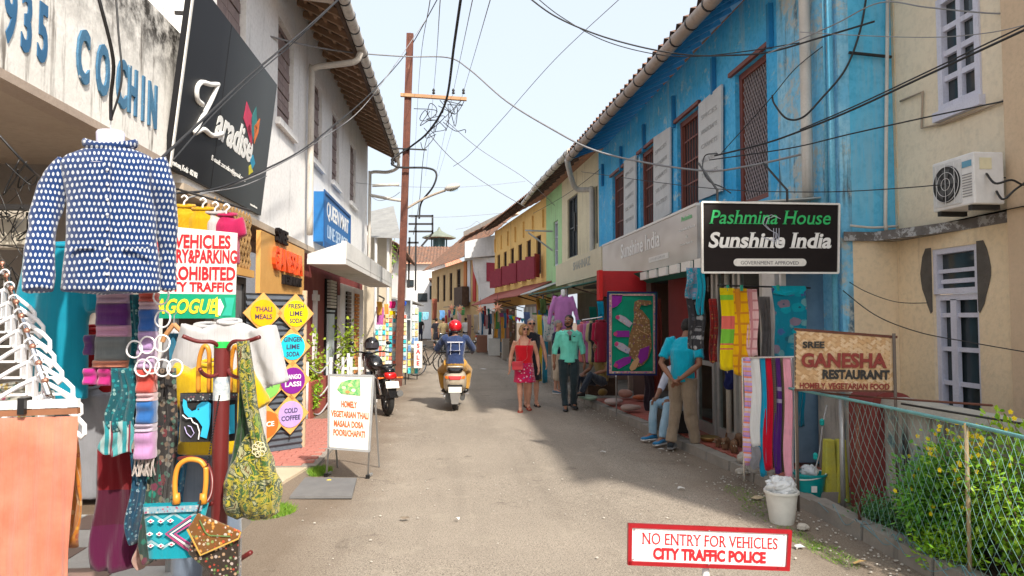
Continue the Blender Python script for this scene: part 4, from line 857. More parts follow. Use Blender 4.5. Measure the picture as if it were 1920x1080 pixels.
MB().poly([mp_(x, y) for x, y in ((632, 730), (640, 717), (655, 712), (675, 711), (676, 742), (655, 740), (640, 738))], mnr * .002).build('picture', surf('thali_picture', (.05, .35, .10), (.5, .55, .25), 30, .6), mn)
for px, py, c in ((645, 727, (.7, .6, .4)), (657, 722, (.75, .7, .3)), (663, 732, (.8, .75, .6)), (652, 735, (.6, .25, .08))): mb = MB(); discp(mb, mp_(px, py, .006), .022, mu, mup, mnr, .002, 12, .7); mb.build('dish', paint('dish%d' % px, c), mn)
# no entry board behind the jacket
nb = thing('traffic_board', 'white and green prohibited vehicles board with red lettering, partly behind the blue jacket', 'sign', (-1.7, 4.3, 0))
tl, tr_, br_, bl_ = PY(272, 420, 4.3), PY(445, 437, 4.36), PY(441, 597, 4.36), PY(270, 597, 4.3); gl, gr = PY(271, 550, 4.3), PY(442, 552, 4.36)
bu = (br_ - bl_).normalized(); bn = bu.cross(Z3).normalized()
MB().poly([gl, gr, tr_, tl], -bn * .01).build('panel', SIGNW, nb); MB().poly([bl_, br_, gr - Z3 * .001, gl - Z3 * .001], -bn * .01).build('green_panel', GREENS, nb)
def nt_(s, px, py, h, w, m=RED, **k):
    r = ray(px, py); t = (bl_ - EYE).dot(bn) / r.dot(bn); text(s, h, EYE + r * t + bn * .002, bu, Z3 - bu * .0, m, nb, width=w, bold=.03, **k)
nt_('NO VEHICLES', 358, 464, .078, .46); nt_('ENTRY&PARKING', 370, 492, .078, .46); nt_('PROHIBITED', 375, 524, .078, .41); nt_('CITY TRAFFIC', 370, 546, .055, .41); nt_('SYNAGOGUE', 322, 587, .085, .50, YEL, shear=.2)
def np_(px, py): r = ray(px, py); t = (bl_ - EYE).dot(bn) / r.dot(bn); return EYE + r * t + bn * .002
MB().poly([np_(404, 560), np_(408, 556), np_(410, 594), np_(404, 594)], bn * .002).build('stripe', YEL, nb); MB().poly([np_(410, 562), np_(413, 560), np_(420, 575), np_(413, 592), np_(409, 590)], bn * .003).build('arrow', WHT, nb)
MB().poly([np_(421, 558), np_(440, 558), np_(434, 592), np_(416, 592), np_(425, 575)], bn * .002).build('arrow_field', paint('teal_green', (.02, .42, .30)), nb)
MB().tube([(-1.72, 4.4, 0), (-1.72, 4.4, 2.2)], .025, 8).build('post', STEELG, nb)
# NO ENTRY FOR VEHICLES, foreground right
ne = thing('no_entry_sign', 'red framed white NO ENTRY FOR VEHICLES sign on a white post in the foreground', 'sign', (1.05, 3.1, 0))
YN = 3.1; a, b, c, d = PY(1180, 1055, YN), PY(1476, 1066, YN + .03), PY(1480, 997, YN + .03), PY(1181, 985, YN)
nu = (b - a).normalized(); nv = (d - a).normalized(); nn = nu.cross(nv).normalized()
MB().poly([a, b, c, d], -nn * .004).build('plate', paint('enamel_white', (.84, .82, .82), .3), ne)
mb = MB()
for p, q in ((a, b), (b, c), (c, d), (d, a)): e = (q - p).normalized(); mb.bar(p - e * .008, q + e * .008, .018, .018, up=nn)
mb.build('frame', paint('enamel_red', (.30, .006, .012), .3), ne)
c0 = PY(1328, 1060, YN + .015)
def ns(s, px, py, h, w, **k): p = PY(px, py, YN + .015); r = ray(px, py); t = (a - EYE).dot(nn) / r.dot(nn); text(s, h, EYE + r * t + nn * .001, nu, nv, RED, ne, width=w, **k)
ns('NO ENTRY FOR VEHICLES', 1332, 1024.5, .052, .655, serif=True, bold=-.006); ns('CITY TRAFFIC POLICE', 1331, 1051, .048, .545, bold=.042)
MB().tube([c0 + nn * -.03 + Z3 * .0, V((c0.x, YN + .05, 0))], .016, 12).build('post', WPAINT, ne, smooth=True)
for q in ((1190, 993), (1470, 1004), (1188, 1048), (1467, 1059), (1330, 996), (1329, 1058)): p = PY(*q, YN - .004); MB().ball(p, .004, 8, 5).build('screw', STEELG, ne)
# Pashmina House sign
ph = thing('pashmina_sign', 'black hanging sign reading Pashmina House and Sunshine India with white border', 'sign', (3.1, 6.42, 2.3))
YP = 6.42; a, b, c, d = PY(1317, 511, YP + .05), PY(1571, 512, YP), PY(1573, 383, YP), PY(1316, 379, YP + .05)
pu = (b - a).normalized(); pn = pu.cross(Z3).normalized()
MB().poly([a, b, c, d], -pn * .05).build('panel', SIGNK, ph)
mb = MB()
for p, q in ((a, b), (b, c), (c, d), (d, a)): mb.bar(p, q, .018, .03, up=pn)
mb.build('frame', SIGNW, ph)
def pt_(s, px, py, h, w, m, **k): r = ray(px, py); t = (a - EYE).dot(pn) / r.dot(pn); return text(s, h, EYE + r * t + pn * .003, pu, Z3, m, ph, width=w, **k)
pt_('Pashmina House', 1443, 420, .135, 1.21, paint('leaf_green', (.02, .48, .13)), shear=.22, bold=.008, serif=True); pt_('Sunshine India', 1443, 464, .145, 1.23, WHT, shear=.22, bold=.03, serif=True)
def pp_(px, py, e=.002): r = ray(px, py); t = (a - EYE).dot(pn) / r.dot(pn); return EYE + r * t + pn * e
l, r_ = pp_(1382, 492), pp_(1505, 492)
pts = [l + V((math.cos(t), 0, math.sin(t))) * .037 for t in [math.pi * (.5 + k / 8) for k in range(9)]] + [r_ + V((math.cos(t), 0, math.sin(t))) * .037 for t in [math.pi * (-.5 + k / 8) for k in range(9)]]
MB().poly(pts, pn * .002).build('white_pill', SIGNW, ph); pt_('GOVERNMENT APPROVED', 1443, 496, .034, .58, paint('grey_ink', (.12, .12, .12)))
GL = paint('pale_grey_line', (.45, .47, .55))
mb = MB()
for off in (0, 5): mb.tube([pp_(x + off, y + off * .5, .008) for x, y in ((1458, 408), (1446, 403), (1434, 408), (1430, 420), (1440, 430), (1452, 436), (1454, 446), (1444, 450), (1428, 444))], .0035, 5)
for x in (1450, 1455, 1460): mb.tube([pp_(x, 428, .008), pp_(x, 458, .008)], .0035, 5)
mb.build('monogram', GL, ph)
for px in (1345, 1476): p = pp_(px, 379); MB().tube([p, p + V((.0, .0, .12)), p + V((.0, .5, .5))], .012, 6).build('bracket', DARK, ph)
MB().hexa([(3.05, 6.9, 2.86), (3.9, 6.9, 2.93), (3.9, 7.6, 2.96), (3.05, 7.6, 2.90), (3.05, 6.9, 2.875), (3.9, 6.9, 2.945), (3.9, 7.6, 2.975), (3.05, 7.6, 2.915)]).build('sign_canopy', surf('pale_sheet', (.6, .6, .55)), bl)
# Sree Ganesha sign above the fence
sg = thing('ganesha_restaurant_sign', 'woven bamboo sign reading SREE GANESHA RESTAURANT on the garden fence', 'sign', (3.2, 5.35, 1.2))
a, b, c, d = PY(1492, 731, 5.4), PY(1674, 734, 5.15), PY(1677, 632, 5.15), PY(1494, 617, 5.4)
gu = (b - a).normalized(); gn = gu.cross(Z3).normalized()
BAML = [surf('bamboo_strip_%d' % i, c_, tuple(x * .85 for x in c_), 20, .7, .15, 60) for i, c_ in enumerate(((.66, .44, .24), (.58, .36, .18), (.72, .52, .32)))]
MB().poly([a, b, c, d], -gn * .012).build('board', BAML[1], sg)
WL = (b - a).length; random.seed(4); mb = [MB(), MB(), MB()]
nu_, nv_ = 22, 12
for i in range(nu_):
    for j in range(nv_):
        u_, v_ = (i + .5) / nu_, (j + .5) / nv_; p = (a * (1 - u_) + b * u_) * (1 - v_) + (d * (1 - u_) + c * u_) * v_
        s_ = 1 if i % 2 else -1; e = gu * .017 + Z3 * .017 * s_
        mb[random.randrange(3)].bar(p - e + gn * random.uniform(.001, .004), p + e + gn * random.uniform(.001, .004), .026, .003, up=gn)
for k in range(3): mb[k].build('weave', BAML[k], sg, kind='stuff')
def st_(s, px, py, h, w, m, **k): r = ray(px, py); t = (a - EYE).dot(gn) / r.dot(gn); return text(s, h, EYE + r * t + gn * .007, gu, Z3 - gu * -.03, m, sg, width=w, **k)
BR = paint('brown_red', (.25, .03, .02), .6)
st_('SREE', 1525, 652, .05, .165, TBLK, bold=.035); st_('GANESHA', 1581, 688, .108, .63, BR, bold=.04, ext=.006); st_('RESTAURANT', 1604, 710, .068, .49, TBLK, bold=.05); st_('HOMELY, VEGETARIAN FOOD', 1582, 729, .045, .66, BR, bold=.03)
mb = MB(); mb.bar(d - gu * .02, c + gu * .02, .02); mb.bar(a - gu * .01, b + gu * .01, .016); mb.build('frame', RUST, sg)
for px, yy_ in ((1491, 5.42), (1676, 5.13)): p = PY(px, 625, yy_); MB().tube([p, (p.x, p.y, .08)], .012, 8).build('post', surf('dark_pole', (.15, .12, .1)), sg, smooth=True)
# -- left stall
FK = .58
def garment(name, label, cat, c, w, L, mat, sl=.25, sw=.07, dep=.07, ang=.5, voxel=.012, wr=.006, group=None, parts=None, flare=1.0, sh=.55, neck=True):
    """shirt-shaped garment hanging with its shoulder line centred at c; sl = sleeve length, ang = sleeve angle from vertical"""
    c = V(c); mb = MB(); Y_ = V((0, 1, 0)); z = c.z
    secs = []
    for t_, k in ((1.0, flare), (.75, .5 + flare * .46), (.5, .93), (.3, .93), (.15, 1.0), (.05, .92), (.0, .52)):
        secs.append((V((c.x, c.y, z - L * t_)), w / 2 * k, dep * (1 if t_ > .1 else .75), X1, Y_))
    secs.append((V((c.x, c.y, z + .03)), .055, .045, X1, Y_)); mb.loft(secs[::-1], 18)
    for s_ in (-1, 1):
        a = V((c.x + s_ * w * .42, c.y, z - .045)); d_ = V((s_ * math.sin(ang), 0, -math.cos(ang)))
        if sl > .35: pts = [a - d_ * .05, a + d_ * sl * .25, a + d_ * sl * .5, a + d_ * sl * .5 + V((s_ * math.sin(ang * .45), -.04, -math.cos(ang * .45))) * sl * .5]
        else: pts = [a - d_ * .04, a + d_ * sl * .5, a + d_ * sl]
        k = len(pts); mb.tube(pts, [sw * (1.25 - .35 * i / (k - 1)) for i in range(k)], 12)
    r = remesh(mb, voxel, wr, 14)
    root = thing(name, label, cat, (c.x, c.y, z - L), group)
    r.build('cloth', mat, root, smooth=True)
    if neck: MB().tube([V((c.x + .062 * math.cos(a), c.y + .05 * math.sin(a), z + .028 + .012 * math.sin(a))) for a in [k * 6.2832 / 14 for k in range(14)]], .011, 6, closed=True).build('collar', mat, root, smooth=True)
    return root
HW = paint('hanger_white', (.78, .78, .80), .4)
def hanger(c, w=.4, mat=HW, label='white plastic clothes hanger', group=None, rot=0, tilt=.12):
    c = V(c); root = thing('clothes_hanger', label, 'hanger', c, group)
    ux = V((math.cos(rot), math.sin(rot), 0))
    hk = [c + Z3 * .075 + ux * (.022 * math.cos(t) ) + Z3 * (.022 * math.sin(t)) for t in [math.pi * 1.0 - k * .5 for k in range(9)]]
    MB().tube([c + Z3 * 0, c + Z3 * .04] + hk[::-1][:0] + [c + Z3 * .052] + hk[::-1][0:9], .004, 6).build('hook', mat, root, smooth=True)
    h = w / 2; pts = [c + Z3 * .0, c + ux * h * .35 - Z3 * .03, c + ux * h * .85 - Z3 * .085, c + ux * h * 1.02 - Z3 * .115, c + ux * h * 1.03 - Z3 * .15, c + ux * h * .95 - Z3 * .165, c + ux * h * .88 - Z3 * .15, c + ux * h * .8 - Z3 * .14]
    L_ = [V((2 * c.x - p.x, 2 * c.y - p.y, p.z)) for p in pts[1:]][::-1]
    MB().tube(L_ + pts, .0095, 8).bar(c + ux * h * .82 - Z3 * .14, c - ux * h * .82 - Z3 * .14, .012, .010).bar(c - Z3 * .14, c, .035, .006).build('shoulders', mat, root, smooth=True, angle=40)
    return root
# jacket on its mannequin neck
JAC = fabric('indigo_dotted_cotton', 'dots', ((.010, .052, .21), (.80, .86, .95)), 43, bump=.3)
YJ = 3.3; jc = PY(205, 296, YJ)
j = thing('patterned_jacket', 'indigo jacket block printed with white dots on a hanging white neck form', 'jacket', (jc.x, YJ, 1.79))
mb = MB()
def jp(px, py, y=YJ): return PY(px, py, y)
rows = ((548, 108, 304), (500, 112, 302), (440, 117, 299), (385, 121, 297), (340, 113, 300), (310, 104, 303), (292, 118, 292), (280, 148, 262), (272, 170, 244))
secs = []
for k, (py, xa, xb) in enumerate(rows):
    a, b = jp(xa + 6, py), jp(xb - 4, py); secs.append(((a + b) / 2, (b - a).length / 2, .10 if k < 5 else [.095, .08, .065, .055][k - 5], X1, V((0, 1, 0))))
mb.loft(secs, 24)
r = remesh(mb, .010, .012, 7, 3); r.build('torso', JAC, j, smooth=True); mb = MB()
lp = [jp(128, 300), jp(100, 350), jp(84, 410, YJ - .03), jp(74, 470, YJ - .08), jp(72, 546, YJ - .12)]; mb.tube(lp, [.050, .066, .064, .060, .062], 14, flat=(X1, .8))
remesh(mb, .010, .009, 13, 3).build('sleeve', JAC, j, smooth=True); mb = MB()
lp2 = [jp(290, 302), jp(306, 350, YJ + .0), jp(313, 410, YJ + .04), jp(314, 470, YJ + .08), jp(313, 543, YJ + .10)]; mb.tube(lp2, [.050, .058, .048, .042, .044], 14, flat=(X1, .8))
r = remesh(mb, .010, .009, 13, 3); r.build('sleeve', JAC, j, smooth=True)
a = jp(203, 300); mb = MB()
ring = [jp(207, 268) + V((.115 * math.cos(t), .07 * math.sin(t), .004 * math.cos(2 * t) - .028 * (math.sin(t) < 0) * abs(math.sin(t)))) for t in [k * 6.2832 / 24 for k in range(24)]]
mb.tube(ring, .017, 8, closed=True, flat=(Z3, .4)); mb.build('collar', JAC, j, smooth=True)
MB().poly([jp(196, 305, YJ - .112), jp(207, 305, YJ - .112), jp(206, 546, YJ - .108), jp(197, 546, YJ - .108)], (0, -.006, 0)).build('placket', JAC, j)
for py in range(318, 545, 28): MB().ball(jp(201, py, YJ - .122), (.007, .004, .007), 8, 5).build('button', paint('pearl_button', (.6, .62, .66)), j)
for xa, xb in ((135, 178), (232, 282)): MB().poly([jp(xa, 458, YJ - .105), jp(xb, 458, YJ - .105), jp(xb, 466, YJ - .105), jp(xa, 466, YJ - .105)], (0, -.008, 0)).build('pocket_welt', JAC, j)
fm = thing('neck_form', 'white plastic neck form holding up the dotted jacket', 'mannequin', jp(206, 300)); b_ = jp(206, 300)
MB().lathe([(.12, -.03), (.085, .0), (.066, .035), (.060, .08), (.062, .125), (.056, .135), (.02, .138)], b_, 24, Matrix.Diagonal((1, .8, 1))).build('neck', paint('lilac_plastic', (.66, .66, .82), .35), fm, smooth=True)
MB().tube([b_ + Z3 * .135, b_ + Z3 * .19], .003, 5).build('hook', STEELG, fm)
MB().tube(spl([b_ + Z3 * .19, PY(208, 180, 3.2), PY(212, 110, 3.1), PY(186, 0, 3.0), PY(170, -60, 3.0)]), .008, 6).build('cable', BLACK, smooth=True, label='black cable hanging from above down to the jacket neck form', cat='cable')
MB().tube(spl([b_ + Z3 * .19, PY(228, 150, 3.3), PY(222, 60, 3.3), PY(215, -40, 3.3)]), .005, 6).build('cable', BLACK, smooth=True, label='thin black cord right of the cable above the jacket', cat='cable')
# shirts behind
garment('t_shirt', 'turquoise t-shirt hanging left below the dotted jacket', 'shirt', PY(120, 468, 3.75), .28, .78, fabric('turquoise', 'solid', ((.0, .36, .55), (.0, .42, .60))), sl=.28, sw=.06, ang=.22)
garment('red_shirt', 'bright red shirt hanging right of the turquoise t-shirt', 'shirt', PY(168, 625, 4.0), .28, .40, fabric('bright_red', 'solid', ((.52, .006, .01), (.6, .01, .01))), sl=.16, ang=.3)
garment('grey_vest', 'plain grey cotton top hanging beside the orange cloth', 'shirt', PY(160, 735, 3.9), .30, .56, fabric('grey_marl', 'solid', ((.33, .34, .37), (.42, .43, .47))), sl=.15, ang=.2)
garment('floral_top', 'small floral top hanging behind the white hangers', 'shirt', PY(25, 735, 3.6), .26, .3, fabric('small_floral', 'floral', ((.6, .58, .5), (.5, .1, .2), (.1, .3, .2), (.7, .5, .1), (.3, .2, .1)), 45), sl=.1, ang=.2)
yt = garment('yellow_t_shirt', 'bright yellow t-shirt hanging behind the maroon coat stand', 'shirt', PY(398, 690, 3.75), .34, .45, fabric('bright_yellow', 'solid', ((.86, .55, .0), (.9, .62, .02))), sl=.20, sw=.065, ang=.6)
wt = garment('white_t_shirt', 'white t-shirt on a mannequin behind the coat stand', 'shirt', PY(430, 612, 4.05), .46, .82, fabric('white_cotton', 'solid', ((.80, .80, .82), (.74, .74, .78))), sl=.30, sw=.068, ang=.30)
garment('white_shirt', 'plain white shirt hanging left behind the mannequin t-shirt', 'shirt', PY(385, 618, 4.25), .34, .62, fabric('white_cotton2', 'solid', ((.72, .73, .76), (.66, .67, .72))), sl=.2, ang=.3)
# jeans below
mb = MB()
c = PY(392, 850, 3.95)
for s_ in (-1, 1): mb.tube([c + V((s_ * .06, 0, .0)), c + V((s_ * .10, 0, -.4)), c + V((s_ * .11, 0, -.8))], [.10, .085, .075], 12)
r = remesh(mb, .014, .006, 10); r.build('jeans', fabric('pale_denim', 'solid', ((.20, .27, .38), (.30, .37, .48))), smooth=True, label='faded grey-blue jeans hanging under the white t-shirt', cat='jeans')
# jeans on wooden hanger
cloth(PY(318, 625, 4.1), PY(345, 625, 4.1), .85, fabric('denim', 'solid', ((.03, .22, .38), (.06, .32, .5))), 'jeans', folds=1.5, label='blue denim trousers folded over a wooden hanger', cat='jeans')
wh = thing('wooden_hanger', 'wooden hanger on the rail under the green sign', 'hanger', PY(326, 610, 4.05)); c = PY(326, 608, 4.05)
MB().tube([c, c + V((.05, 0, -.05)), c + V((.055, 0, -.10))], .014, 8).tube([c, c + V((-.05, 0, -.07)), c + V((-.06, 0, -.10))], .014, 8).build('shoulders', paint('varnished_wood', (.55, .28, .12)), wh); MB().tube([c, c + Z3 * .05, c + V((.015, 0, .07))], .003, 5).build('hook', STEELG, wh)
# columns of folded scarves in their sleeves
def folded(px0, px1, py0, py1, Y, mat, label):
    a, b = PY(px0, py1, Y), PY(px1, py0, Y); w = b.x - a.x; h = b.z - a.z; rs = random.Random(px0 + py0)
    mb = MB()
    def fn(u, v):
        t = u * 2 * math.pi; s_ = math.copysign(abs(math.cos(t)) ** .6, math.cos(t)); k = math.copysign(abs(math.sin(t)) ** .6, math.sin(t))
        return V(((a.x + b.x) / 2 + w / 2 * s_ * (1 - .03 * math.sin(v * 9)), Y + .045 * k * (1 + .25 * math.sin(v * math.pi * 3 + rs.random() * .3)), a.z + h * v))
    mb.grid(fn, 20, 8); n = len(mb.v); mb.f.append(tuple(range(n - 21, n))); mb.f.append(tuple(range(20, -1, -1))); mb.mi += [0, 0]
    return mb.build('folded_scarf', mat, smooth=True, angle=60, label=label, cat='scarf', group='folded scarves in the hanging sleeves')
FD = lambda n_, c: fabric('silk_' + n_, 'solid', (c, tuple(min(1, x * 1.25 + .02) for x in c)), sheen=.5, rough=.6)
for (x0, x1, y0_, y1_, n_, c, lb) in (
    (184, 246, 549, 569, 'blush', (.62, .42, .55), 'pale pink folded scarf right under the jacket hem'),
    (182, 246, 569, 610, 'purple', (.13, .01, .20), 'deep purple folded scarf in the wide column'),
    (183, 246, 610, 631, 'rose', (.72, .36, .55), 'rose pink folded scarf between the purple and grey ones'),
    (180, 246, 631, 675, 'slate', (.17, .20, .21), 'slate grey folded scarf in the wide column'),
    (176, 244, 675, 688, 'coral', (.80, .28, .16), 'thin coral folded scarf at the bottom of the wide column'),
    (160, 186, 690, 720, 'fuchsia', (.62, .01, .30), 'fuchsia folded scarf low on the left'),
    (187, 215, 690, 722, 'magenta', (.58, .01, .22), 'magenta folded scarf next to the fuchsia one'),
    (162, 180, 628, 665, 'aubergine', (.10, .02, .16), 'dark aubergine folded scarf left of the grey one'),
    (264, 296, 549, 566, 'tomato', (.68, .08, .05), 'tomato red folded scarf at the top of the narrow column'),
    (264, 295, 566, 580, 'shell', (.72, .50, .60), 'shell pink folded scarf above the royal blue one'),
    (263, 295, 580, 621, 'royal', (.01, .12, .48), 'royal blue folded scarf high in the narrow column'),
    (262, 294, 621, 655, 'lavender', (.50, .32, .62), 'lavender folded scarf under the upper royal blue one'),
    (259, 293, 655, 690, 'lilac', (.60, .42, .68), 'lilac folded scarf above the red one'),
    (258, 293, 692, 735, 'scarlet', (.66, .07, .05), 'scarlet folded scarf in the middle of the narrow column'),
    (259, 293, 736, 751, 'pinkw', (.75, .50, .55), 'pale rose folded scarf between scarlet and blue ones'),
    (258, 293, 751, 792, 'cobalt', (.01, .15, .50), 'cobalt blue folded scarf low in the narrow column'),
    (256, 292, 793, 808, 'mist', (.62, .52, .66), 'thin misty pink folded scarf below the cobalt one'),
    (254, 292, 808, 858, 'orchid', (.66, .34, .66), 'orchid pink folded scarf with fringe at the bottom')):
    o = folded(x0, x1, y0_, y1_, 3.62 if x0 < 250 else 3.56, FD(n_, c), lb)
random.seed(9); mb = MB()
for i in range(16):
    a = PY(254 + i * 2.3, 857, 3.56); mb.tube([a, a + V((random.uniform(-.01, .01), random.uniform(-.02, .02), -.04)), a + V((random.uniform(-.02, .02), random.uniform(-.03, .01), -.09))], .0035, 5)
mb.build('fringe', fabric('pale_fringe', 'solid', ((.75, .66, .62),)), bpy.data.objects[o.name], kind='stuff')
# long scarves and skirts
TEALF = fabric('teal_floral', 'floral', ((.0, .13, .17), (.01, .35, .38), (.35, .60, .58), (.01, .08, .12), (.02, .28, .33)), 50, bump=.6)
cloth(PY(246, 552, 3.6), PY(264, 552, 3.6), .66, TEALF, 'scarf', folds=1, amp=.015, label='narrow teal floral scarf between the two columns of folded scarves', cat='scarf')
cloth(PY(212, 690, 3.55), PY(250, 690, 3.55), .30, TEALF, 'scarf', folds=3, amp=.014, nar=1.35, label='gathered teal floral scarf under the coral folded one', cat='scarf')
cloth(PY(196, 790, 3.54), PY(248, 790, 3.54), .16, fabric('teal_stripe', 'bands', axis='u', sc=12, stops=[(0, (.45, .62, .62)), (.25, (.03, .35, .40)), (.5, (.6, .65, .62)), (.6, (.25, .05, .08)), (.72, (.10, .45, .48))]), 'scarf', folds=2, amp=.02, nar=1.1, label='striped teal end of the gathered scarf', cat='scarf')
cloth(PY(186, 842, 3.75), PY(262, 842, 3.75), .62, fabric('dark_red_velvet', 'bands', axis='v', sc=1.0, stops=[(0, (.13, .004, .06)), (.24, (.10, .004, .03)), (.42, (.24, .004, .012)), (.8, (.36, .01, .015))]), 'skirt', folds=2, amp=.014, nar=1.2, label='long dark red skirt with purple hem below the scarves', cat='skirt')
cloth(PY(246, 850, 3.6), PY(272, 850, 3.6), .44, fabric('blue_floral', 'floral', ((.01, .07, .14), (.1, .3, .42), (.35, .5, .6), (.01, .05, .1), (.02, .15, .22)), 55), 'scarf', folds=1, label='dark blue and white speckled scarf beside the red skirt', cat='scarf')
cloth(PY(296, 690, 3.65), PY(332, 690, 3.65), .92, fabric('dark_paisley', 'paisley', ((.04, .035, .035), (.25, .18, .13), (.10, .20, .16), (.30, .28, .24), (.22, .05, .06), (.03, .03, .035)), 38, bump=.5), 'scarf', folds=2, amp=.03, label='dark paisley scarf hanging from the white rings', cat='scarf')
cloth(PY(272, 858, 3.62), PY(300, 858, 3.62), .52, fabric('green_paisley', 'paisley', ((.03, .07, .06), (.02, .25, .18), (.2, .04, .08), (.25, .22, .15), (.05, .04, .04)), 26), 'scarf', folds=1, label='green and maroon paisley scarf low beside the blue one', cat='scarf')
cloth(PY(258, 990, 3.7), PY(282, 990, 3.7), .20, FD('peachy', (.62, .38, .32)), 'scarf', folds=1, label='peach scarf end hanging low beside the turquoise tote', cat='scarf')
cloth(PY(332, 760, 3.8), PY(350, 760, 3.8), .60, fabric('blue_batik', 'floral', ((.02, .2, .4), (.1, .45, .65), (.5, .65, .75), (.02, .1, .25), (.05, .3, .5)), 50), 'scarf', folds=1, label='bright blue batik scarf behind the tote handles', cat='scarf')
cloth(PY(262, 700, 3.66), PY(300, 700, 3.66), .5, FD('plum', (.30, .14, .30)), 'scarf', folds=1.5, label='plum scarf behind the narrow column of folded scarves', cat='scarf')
# white ring hanger
rh = thing('ring_hanger', 'white multi-ring scarf hanger holding the paisley scarf', 'hanger', PY(305, 640, 3.5))
for px, py in ((302, 555), (305, 598), (304, 644), (276, 647), (252, 655), (268, 690), (305, 690), (328, 690), (284, 685)):
    c = PY(px, py, 3.5); R_ = .036
    MB().tube([c + V((R_ * math.cos(t), .004 * math.sin(3 * t), R_ * 1.15 * math.sin(t))) for t in [k * 6.2832 / 20 for k in range(20)]], .0045, 6, closed=True).build('ring', HW, rh, smooth=True)
# white hangers on their slanted bar
b0, b1 = PY(4, 500, 3.55), PY(92, 742, 2.82)
sb = thing('hanger_rail', 'chrome slanted display arm with stop pins carrying white hangers', 'rail', (b1 + b0) / 2)
MB().tube([b0 + (b0 - b1) * .3, b1], .012, 10).build('bar', CHROME, sb, smooth=True)
for k in range(9): p = b0.lerp(b1, k / 8.6); MB().ball(p + Z3 * .016, .013, 10, 6).build('stop_pin', paint('copper_ball', (.5, .25, .18), .3, .7), sb)
MB().tube([b0 + (b0 - b1) * .3, b0 + (b0 - b1) * .3 - Z3 * 2.2], .018, 8).build('post', CHROME, sb)
lbs = ['topmost', 'second', 'third', 'fourth', 'fifth', 'sixth', 'seventh', 'nearest']
for k in range(8):
    p = b0.lerp(b1, (k + .6) / 8.6) - Z3 * .075; hanger(p, .30 + .006 * k, label='white plastic hanger, %s of eight on the slanted chrome arm' % lbs[k] if k not in (0, 7) else 'white plastic hanger, %s on the slanted chrome arm' % lbs[k], group='white hangers on the slanted arm', rot=random.uniform(-.12, .12))
# orange cloth on clip hanger
oc = thing('clip_hanger', 'white and wood clip hanger holding the orange cloth', 'hanger', PY(50, 770, 2.72)); a, b = PY(-75, 778, 2.72), PY(148, 770, 2.70)
MB().bar(a, b, .02, .022).build('clamp_bar', paint('brown_wood', (.28, .12, .06)), oc); MB().bar(a + Z3 * .03, b + Z3 * .03, .02, .03).build('top_bar', HW, oc)
MB().box((a.x + b.x) / 2 - .012 + .02, (a.x + b.x) / 2 + .032, 2.68, 2.73, b.z - .01, b.z + .05).build('clip', BLACK, oc)
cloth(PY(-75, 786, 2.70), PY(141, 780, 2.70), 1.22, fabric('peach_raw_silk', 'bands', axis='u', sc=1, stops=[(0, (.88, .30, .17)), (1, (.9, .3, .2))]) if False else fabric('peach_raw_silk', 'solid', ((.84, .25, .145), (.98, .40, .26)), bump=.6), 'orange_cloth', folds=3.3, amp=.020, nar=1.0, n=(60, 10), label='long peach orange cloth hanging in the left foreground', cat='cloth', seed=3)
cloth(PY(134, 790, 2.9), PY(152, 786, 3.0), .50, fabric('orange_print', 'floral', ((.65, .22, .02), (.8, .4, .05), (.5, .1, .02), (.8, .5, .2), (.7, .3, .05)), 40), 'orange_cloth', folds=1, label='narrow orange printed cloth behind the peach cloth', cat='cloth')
# coat stand
cs = thing('coat_stand', 'maroon metal coat stand with green cap and curved hooks full of bags', 'coat stand', (PY(416, 700, 3.3).x, 3.3, 0)); cx = cs.location.x
CSM = paint('maroon_enamel', (.13, .018, .018), .35)
pt = PY(420, 652, 3.3).z
MB().tube([(cx, 3.3, .05), (cx, 3.3, pt)], .036, 16).build('pole', CSM, cs, smooth=True, angle=40); MB().tube([(cx, 3.3, pt + .0005), (cx, 3.3, pt + .028)], .038, 16).build('cap', paint('green_cap', (.02, .55, .08), .4), cs, smooth=True, angle=40)
za, zb = PY(416, 750, 3.3).z, PY(416, 706, 3.3).z; MB().tube([(cx, 3.3, za), (cx, 3.3, zb)], .0375, 16, caps=False).build('sticker', surf('worn_label', (.72, .72, .68), (.2, .3, .4), 30, .5), cs, smooth=True)
for pts in (((412, 660), (408, 648), (396, 641), (370, 640), (342, 630)), ((426, 660), (430, 648), (440, 640), (462, 640), (487, 632)), ((412, 690), (408, 702), (392, 706), (380, 700), (375, 692)), ((426, 690), (432, 702), (446, 708), (458, 706)),
            ((410, 935), (395, 945), (385, 946)), ((335, 860), (360, 858), (385, 868), (397, 892), (396, 925), (384, 945), (372, 946))):
    MB().tube(spl([PY(x, y, 3.3 - .03 * i) for i, (x, y) in enumerate(pts)], 4), .0095, 8).build('hook', CSM, cs, smooth=True)
for an in (0.3, 2.4, 4.5): MB().tube([(cx, 3.3, .08), (cx + .16 * math.cos(an), 3.3 + .16 * math.sin(an), .06), (cx + .3 * math.cos(an), 3.3 + .3 * math.sin(an), .01)], .014, 8).build('foot', CSM, cs, smooth=True)
MB().tube([PY(440, 1055, 3.25), PY(470, 1036, 3.1)], .011, 8).build('peg', CSM, cs, smooth=True)
